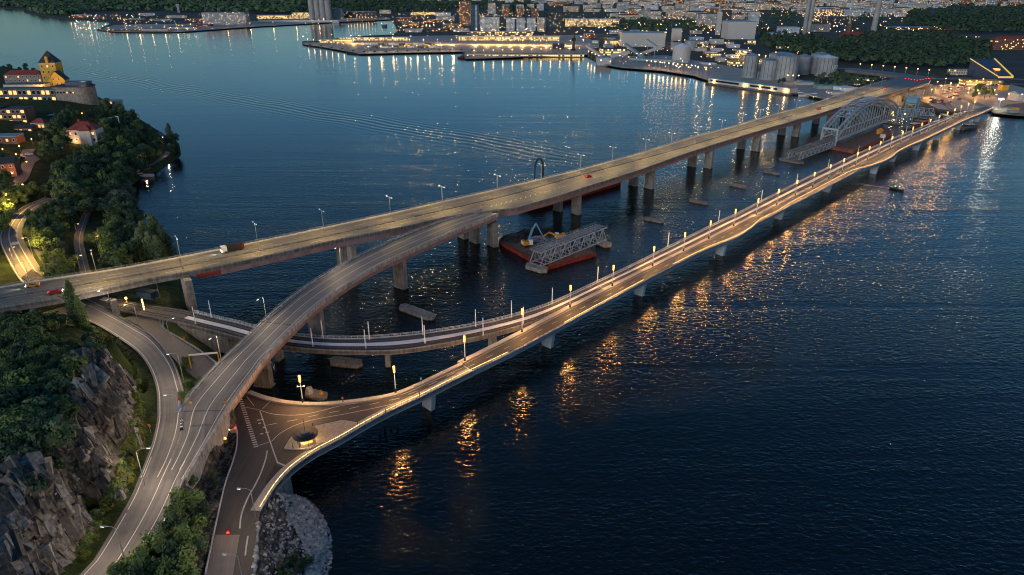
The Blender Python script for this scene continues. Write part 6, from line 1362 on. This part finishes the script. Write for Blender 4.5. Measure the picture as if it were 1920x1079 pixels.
# quay sheds
p0, p1 = W(1338, 157, 1.0), W(1492, 178, 1.0); d = (p1 - p0); L = d.length; t = thing("floating_shed", "long white two storey floating shed along the quay below the tanks", "shed", (p0 + p1) / 2 + Vector((0, 8, 0)), math.atan2(d.y, d.x))
MB().box((0, 0, -1.5), (L + 3, 20, 2.3)).build("pontoon", M['conc_dark'], t); MB().box((0, 0, .8), (L, 15, 5.2)).build("wall", M['conc_pale'], t); MB().box((0, 0, 6), (L + .6, 15.6, .5)).build("roof", M['roofblue'], t)
for a, b in ((-.47, -.44), (-.40, -.10), (.04, .36)): MB().box(((a + b) / 2 * L, -7.6, 2.6), ((b - a) * L, .25, 2.2)).build("window_band", M['glass'], t)
for f in (-.42, -.02, .16, .30, .46): MB().box((f * L, -8.2, 3.2), (.7, .5, .7)).build("wall_lamp", M['bulb_y'], t); lamp((f * L, -9.2, 3.4), 1100, (1, .55, .15), .4, t)
fb("lit low pier shed along the second pier below the terminal", "shed", 985, 105, 220, 3.4, 10, 'lit', 'roofgrey', -.01)
fb("dark ship shaped control building on the second pier", "building", 1047, 92, 22, 9, 16, 'dark', 'roofblue'); fb("white tent hall near the high bridge landing", "hall", 1595, 172, 30, 5, 18, 'white', 'white', .3)
fb("pale blue boat shed near the landing of the high bridge", "shed", 1600, 160, 30, 3, 10, 'roofblue', 'roofblue', .1); fb("low green roofed shed among trees right of the tanks", "shed", 1552, 168, 38, 5, 14, 'tank', 'copper')
fb("pale low canopy left of the tank farm", "canopy", 1330, 124, 26, 3, 16, 'steel', 'white'); fb("yellow lit gravel works shed beside the narrow tank block", "shed", 1385, 124, 30, 6, 20, 'lit', 'ochre')
p = W(1075, 95, FZ); t = thing("harbour_crane", "dark slewing harbour crane on the terminal quay", "crane", p); MB().box((0, 0, 0), (8, 8, 3)).cyl((0, 0, 3), 2.5, 2, 14, 8).box((0, 0, 17), (7, 9, 5)).build("body", M['black'], t); MB().bar((0, 0, 20), (4, 0, 46), 1.8).bar((4, 0, 46), (-6, 0, 30), .8).build("jib", M['black'], t)
t = boat(W(722, 50, .5), R(90), 46, 14, "blue hulled ship moored at the inner basin quay", 'navy', True, 'conc_pale', "ship"); boat(W(452, 52, .5), R(5), 30, 9, "white ship moored at the far left quay", 'conc_pale', True, 'white', "ship")
boat(W(1480, 70, -60) if False else W(869, 109, .5), R(0), 20, 8, "dark red tug at the tip of the second pier", 'barge_dull', True, 'black', "tug")
p = W(336, 24, FZ); t = thing("water_tower", "pale square water tower in front of the far wood", "water tower", p); MB().box((0, 0, 0), (9, 9, 24)).build("shaft", M['silo'], t); MB().box((0, 0, 24), (13, 13, 9)).build("tank", M['silo'], t)
MB_l = []
for i, (x, y, w, h) in enumerate([(230, 58, 60, 2.5), (290, 58, 50, 3), (340, 55, 50, 3), (150, 33, 30, 4), (185, 36, 20, 3), (250, 38, 40, 3), (300, 40, 40, 3), (370, 40, 30, 4), (215, 33, 14, 4), (275, 30, 30, 4), (330, 34, 34, 4), (380, 50, 30, 3)]):
    fb("low harbour shed on the far left quays, %s counted outward" % ordn(i), "shed", x, y, w, h, 20, ['dark', 'tank', 'grey', 'red'][i % 4], ['roofblue', 'roofgrey', 'roofdark'][i % 3], 0, 'flat', group="sheds on the far left quays")
for i, (x, y, w, h, c) in enumerate([(755, 42, 24, 7, 'red'), (782, 37, 26, 6, 'dark'), (812, 43, 22, 5, 'red'), (835, 38, 34, 6, 'grey'), (770, 50, 30, 5, 'red'), (800, 28, 60, 4, 'lit'), (845, 52, 30, 5, 'brown'), (722, 26, 20, 6, 'cream'), (865, 60, 30, 4, 'grey'), (820, 60, 40, 5, 'dark'), (775, 61, 30, 5, 'grey'), (830, 30, 30, 5, 'pale')]):
    fb("%s warehouse around the inner basin, %s from the ship" % ({'red': 'red', 'dark': 'dark', 'grey': 'grey', 'lit': 'lit', 'brown': 'brown', 'cream': 'cream', 'pale': 'pale'}[c], ordn(i)), "warehouse", x, y, w, h, 24, c, ['roofblue', 'roofgrey'][i % 2], .05, group="warehouses around the inner basin")
# city rows
rn = random.Random(12); cols = ['cream', 'grey', 'pale', 'brown', 'cream', 'pale']; lab = {'cream': "cream", 'grey': "grey", 'pale': "pale bluish", 'brown': "dark brick"}
WOOD = [(1420, 62), (1500, 70), (1560, 82), (1640, 66), (1700, 64), (1780, 70), (1850, 92), (1860, 128), (1740, 130), (1600, 122), (1500, 106), (1430, 92)]
WOOD2 = [(1700, 24), (1800, 14), (1960, 12), (1960, 62), (1840, 66), (1700, 52)]
PARKS = [[(1140, 36), (1300, 44), (1330, 60), (1150, 62)], [(1440, 18), (1500, 20), (1500, 44), (1440, 40)], WOOD, WOOD2]
cityb = []
y = 2.5
while y < 62:
    step = 2.6 + y * .075; x = (1140 if y > 24 else (1060 if y > 14 else 1000)) + rn.uniform(0, 20)
    if y < 7: x = 760 + rn.uniform(0, 20)
    while x < 1990:
        s = scl(W(x, y, FZ)); wd = rn.uniform(28, 80) * s; hh = rn.uniform(9, 22) * s * (1.25 if rn.random() < .2 else 1)
        if x < 1000 and rn.random() < .6: x += wd; continue
        if not any(inpoly(x, y, P) for P in PARKS) and rn.random() < .86 and not (1190 < x < 1300 and y > 50) and len(cityb) < 262: cityb.append((y, x, wd, hh, rn.choice(cols), rn.uniform(-.5, .5)))
        x += wd + rn.uniform(2, 9)
    y += step
for y, x, wd, hh, c, rot in cityb:
    side = "left" if x < 1300 else ("middle" if x < 1600 else "right"); rw = "rear" if y < 12 else ("central" if y < 28 else "front")
    fb("%s apartment block in the %s city rows, %s part" % (lab[c], rw, side), "apartment building", x, y, wd, hh, rn.uniform(14, 30), c, rn.choice(['roofgrey', 'roofblue', 'roofred', 'roofdark', 'roofgrey']), rot, rn.choice(['flat', 'hip', 'flat']), group="%s blocks in the %s city rows, %s" % (lab[c], rw, side), rh=3)

rn = random.Random(31); i = 0; IND = [(1100, 66), (1180, 60), (1300, 62), (1425, 72), (1440, 100), (1395, 122), (1310, 110), (1250, 94), (1120, 102)]; AV = [[(1160, 72), (1250, 72), (1250, 112), (1160, 112)], [(1255, 70), (1305, 70), (1305, 122), (1255, 122)], [(1330, 40), (1425, 40), (1425, 80), (1330, 80)]]
y = 64
while y < 122:
    x = 1102 + rn.uniform(0, 14)
    while x < 1440:
        if inpoly(x, y, IND) and not any(inpoly(x, y, P) for P in AV) and rn.random() < .75:
            c = rn.choice(['pale', 'grey', 'conc_pale', 'red', 'lit', 'cream']); fb("%s works building in the harbour yards behind the cement quay, %s of them" % ({'pale': 'pale bluish', 'grey': 'grey', 'conc_pale': 'plain white', 'red': 'small red', 'lit': 'warmly lit', 'cream': 'cream'}[c], ordn(i) if i < 38 else "last"), "works building", x, y, rn.uniform(10, 26), rn.uniform(3, 7), rn.uniform(10, 22), c, rn.choice(['roofblue', 'roofgrey', 'white']), rn.uniform(-.3, .3), group="works buildings in the harbour yards"); i += 1
        x += rn.uniform(20, 44)
    y += 6.5
for i, (x, y, w, h, c) in enumerate([(1470, 92, 20, 5, 'grey'), (1340, 108, 24, 5, 'lit'), (1512, 160, 30, 4, 'conc_pale'), (1570, 178, 24, 4, 'conc_pale'), (1620, 152, 20, 3, 'lit'), (1400, 100, 18, 5, 'pale')]):
    fb("low building scattered around the tank farm, %s from the top left" % ordn(i), "building", x, y, w, h, 12, c, 'roofblue', .1)

# ---------------------------------------------------------------- far woods, one mass each
def wood(name, poly, n, hr, m, leafs=26, seed=1, hill=None, zz=FZ, k=1.0):
    rn = random.Random(seed); mb = MB(); xs = [p[0] for p in poly]; ys = [p[1] for p in poly]; c = 0; tries = 0
    while c < n and tries < n * 60:
        tries += 1; x, y = rn.uniform(min(xs), max(xs)), rn.uniform(min(ys), max(ys))
        if not inpoly(x, y, poly): continue
        z0 = zz + (hill(x, y) if hill else 0); p = W(x, y, z0); h = rn.uniform(*hr); r = h * rn.uniform(.32, .5) * k; c += 1
        for i in range(leafs):
            u = rn.uniform(-.2, 1); th = rn.uniform(0, 6.28); s = math.sqrt(max(0, 1 - u * u)); q = Vector((p.x + r * s * math.cos(th), p.y + r * s * math.sin(th), z0 + h * .55 + h * .45 * u)); nrm = Vector((s * math.cos(th), s * math.sin(th), u + .4 + rn.uniform(-.5, .5))).normalized(); e = nrm.orthogonal().normalized(); f = nrm.cross(e); w = r * rn.uniform(.25, .5)
            mb.face([q - e * w, q + f * w, q + e * w, q - f * w])
    o = mb.build(name, M[m]); o['kind'] = 'stuff'; return o
wood("wood", WOOD, 620, (11, 17), 'leaf1', 44, 1)
wood("wood", WOOD2, 500, (14, 20), 'leaf1', 20, 2, k=1.3)
wood("wood", PARKS[0], 150, (10, 15), 'leaf1', 30, 3); wood("wood", PARKS[1], 60, (10, 15), 'leaf1', 24, 4)
wood("city_trees", [(700, 8), (1000, 20), (1060, 10), (1960, 6), (1960, 60), (1700, 62), (1420, 60), (1140, 60), (1020, 44), (900, 24), (760, 24)], 700, (9, 15), 'leaf1', 14, 5)
wood("wood", [(560, 0), (760, 2), (1010, 10), (1010, 22), (860, 20), (740, 24), (640, 28), (560, 30)], 620, (16, 26), 'leaf1', 16, 7, k=1.6)
ridge = lambda x, y: max(0, 26 - abs(y - 12) * 1.0)
hp = [(-500, 14), (0, 15), (50, 17), (60, 26), (120, 33), (150, 30), (210, 24), (400, 26), (560, 28), (580, 22), (580, -6), (-500, -6)]
wood("forest", [(-200, 12), (0, 14), (50, 17), (70, 26), (90, 30), (125, 33), (160, 22), (300, 22), (420, 26), (560, 27), (580, -10), (-200, -10)], 2300, (16, 26), 'leaf1', 14, 8, k=1.9)
wood("quay_trees", [(215, 30), (260, 30), (330, 42), (250, 44), (200, 38)], 60, (6, 10), 'leaf1', 16, 9); wood("landing_trees", [(1515, 150), (1580, 140), (1660, 150), (1640, 160), (1580, 168), (1520, 166)], 46, (5, 9), 'leaf1', 40, 10)
for i, (x, y, h) in enumerate([(1538, 155, 13), (1530, 160, 10), (1578, 158, 10), (1590, 152, 9), (1653, 146, 9), (1832, 180, 14), (1845, 186, 12), (1855, 184, 13), (1825, 188, 10), (1757, 148, 10), (1775, 146, 8), (1688, 196, 9), (1704, 192, 8), (1468, 158, 9), (1460, 160, 8)]):
    p = W(x, y, FZ); plant(Vector((p.x, p.y, FZ)), h, ['dark0', 'dark1', 'dark2'][i % 3], "dark tree on the far bank around the bridge landings, %s in plan order" % ordn(i), "trees on the far bank")

# ---------------------------------------------------------------- far lights
def flight(x, y, h, r, label, m_='bulb_y', power=0, c=(1, .58, .2), grp=None, z=FZ):
    q = W(x, y, z); t = thing("street_lamp", label, "street lamp", q, 0, grp); MB().cyl((0, 0, 0), .14, .1, h, 5).build("pole", M['steel'], t); MB().cyl((0, 0, h), r, r * .8, r, 7).build("lantern", M[m_], t)
    if power: lamp((0, 0, h - .6), power * .22, c, 1.0, t)
    return t
k = 0
for (a, b, n, pw, mm, lab_) in [((572, 82), (650, 93), 7, 1500, 'bulb_y', "along the tip of the ferry pier"), ((680, 98), (862, 95), 8, 9000, 'bulb_y', "along the front of the ferry pier"), ((650, 82), (860, 84), 8, 110000, 'bulb_w', "in the middle of the ferry pier yard"), ((880, 106), (1095, 101), 12, 2200, 'bulb_y', "along the second pier"), ((880, 84), (1080, 86), 9, 120000, 'bulb_y', "on the terminal forecourt"), ((1208, 126), (1290, 136), 10, 2600, 'bulb_y', "in the string along the cement quay"), ((1100, 106), (1125, 118), 4, 1500, 'bulb_y', "at the works corner"),
                               ((225, 58.5), (345, 58.5), 5, 3500, 'bulb_w', "on the far left pier"), ((405, 53.5), (620, 42.5), 5, 4500, 'bulb_y', "along the quay left of the silos"), ((650, 41), (700, 38.5), 9, 900, 'bulb_y', "in the string right of the silos"), ((1300, 138), (1330, 146), 2, 2000, 'bulb_y', "left of the floating shed"), ((128, 37), (143, 40), 2, 3000, 'bulb_y', "at the far left headland"), ((1100, 66), (1330, 96), 9, 20000, 'bulb_y', "along the harbour road"), ((1380, 106), (1440, 118), 5, 60000, 'bulb_y', "at the gravel works"), ((1470, 156), (1500, 157), 3, 1500, 'bulb_y', "at the foot of the largest tank"), ((1600, 132), (1750, 146), 7, 4000, 'bulb_y', "along the far highway")]:
    for i in range(n):
        f = (i + .5) / n; x, y = a[0] + (b[0] - a[0]) * f, a[1] + (b[1] - a[1]) * f; flight(x, y, 9, .75, "harbour lamp %s, %s from the left" % (lab_, ordn(i)), mm, pw, grp="harbour lamps")
rn = random.Random(3); i = 0
for (a, b, c_, d_, n, pw) in [(1735, 1860, 160, 172, 9, 12000), (1735, 1870, 174, 186, 8, 12000), (1770, 1925, 188, 200, 6, 1800)]:
    for j in range(n):
        x = a + (b - a) * (j + .5) / n + rn.uniform(-4, 4); y = rn.uniform(c_, d_); flight(x, y, 8, .6, "amber lamp over the parking area below the yellow lit hall, %s" % ordn(i), 'bulb_y', pw, (1, .48, .13), "amber parking lamps"); i += 1
for i, (x, y) in enumerate([(1680, 190), (1702, 186), (1722, 180), (1745, 176)]): lamp(W(x, y, 8), 2200, (1, .5, .12), .5, name="underpass_light")
q = W(1872, 205, FZ); t = thing("work_light", "blinding white work light mast at the landing of the new bridge", "floodlight", q); MB().cyl((0, 0, 0), .2, .15, 9, 6).build("pole", M['steel'], t)
for s in (-1, 0, 1): MB().box((s * 1.6, 0, 9), (1.2, .6, 1.0)).build("flood_lamp", M['litwhite'], t)
lamp((0, -1.5, 10), 5000, (1, .95, .7), .8, t)
MBs = MB(); q = W(1898, 212, FZ); t = thing("site_container", "green lit container cabin on the gravel point by the water", "container", q); MB().box((0, 0, 0), (9, 4, 3)).build("wall", M['tank'], t); MB().box((2, 0, 3), (5, 3, 1.6)).build("upper_cabin", M['yellow'], t)
cp = car_proto(M['car_dark'], "dark parked car in the amber lit parking area", W(1790, 180, FZ + .2), .4, False, "cars in the amber parking area"); rn = random.Random(8)
protos = [cp, car_proto(M['car_white'], "white parked car in the amber lit parking area", W(1775, 184, FZ + .2), 1.0, False, "white cars in the amber parking area"), car_proto(M['car_red'], "red parked car in the amber lit parking area", W(1766, 189, FZ + .2), 2.0, False, "red cars in the amber parking area")]
for i in range(46):
    x, y = rn.uniform(1738, 1862), rn.uniform(160, 196)
    if inpoly(x, y, [(1800, 170), (1870, 176), (1860, 196), (1815, 196)]): continue
    clone(protos[i % 3], W(x, y, FZ + .2), rn.choice([.4, .5, 1.97]))
for i in range(9): 
    x = 1700 + i * 5.5; p = W(x, 152 - abs(i - 4) * .8, 15.65); t = clone(protos[2 if i % 2 else 0], p, .5, "car in the queue with red tail lights on the interchange, %s from the left" % ordn(i), "queue on the interchange")
    MB().box((-2.3, 0, .7), (.2, 1.4, .25)).build("tail_light", M['taillight'], t)
# city street lights nobody could count
mb = MB(); rn = random.Random(21)
def speck(x, y, r, z, m): q = W(x, y, z); mb.cyl((q.x, q.y, q.z), r, r * .6, r, 5, m)
for i in range(950):
    x = rn.uniform(740, 1960); y = rn.uniform(3, 62) if x > 1020 else rn.uniform(10, 60)
    if any(inpoly(x, y, P) for P in (WOOD, WOOD2)) and rn.random() < .93: continue
    speck(x, y, rn.uniform(.5, 1.0), FZ + rn.uniform(4, 9), rn.choice([0, 0, 0, 1, 2]))
for i in range(130): speck(rn.uniform(140, 400), rn.uniform(26, 56), rn.uniform(.4, .8), FZ + 7, rn.choice([0, 0, 1, 2]))
for i in range(160): speck(rn.uniform(1120, 1560), rn.uniform(62, 130), rn.uniform(.3, .6), FZ + 8, rn.choice([0, 0, 1, 2]))
for i in range(130): speck(rn.uniform(560, 1110), rn.uniform(62, 78) if rn.random() < .3 else rn.uniform(26, 45), rn.uniform(.4, .8), FZ + 6, rn.choice([0, 0, 1]))
o = mb.build("street_lights", [emit("amber_speck", (1, .5, .14), 9), emit("white_speck", (.9, .95, 1), 7), emit("orange_speck", (1, .25, .08), 7)]); o['kind'] = 'stuff'
# masses of parked cars and goods on the ferry yard
for i in range(26):
    x, y = 690 + (i % 13) * 11 + rn.uniform(-3, 3), 85 + (i // 13) * 5.5 + rn.uniform(-1, 1); q = W(x, y, FZ); o_t = thing("trailer", "white trailer parked in the ferry yard, %s in its rows" % ordn(i), "trailer", q, rn.uniform(-.2, .2), "trailers in the ferry yard"); MB().box((0, 0, 1), (13, 2.6, 2.8)).build("box", M[['white', 'conc_pale', 'navy', 'ochre'][i % 4]], o_t); MB().box((3.5, 0, 0), (3, 2.4, 1)).build("wheels", M['rubber'], o_t)
for i in range(16):
    x = 582 + i * 20.2; y = 84.5 + (x - 567) * .14 if x < 670 else 101 - (x - 670) * .02
    q = W(x, y, 0); o = MB().box((0, 0, -1), (4.5, 3, 5)).build("fender", M['black']); o.location = q; tag(o, "black quay fender on the ferry pier front, %s from the tip" % ordn(i), "fender", "quay fenders")
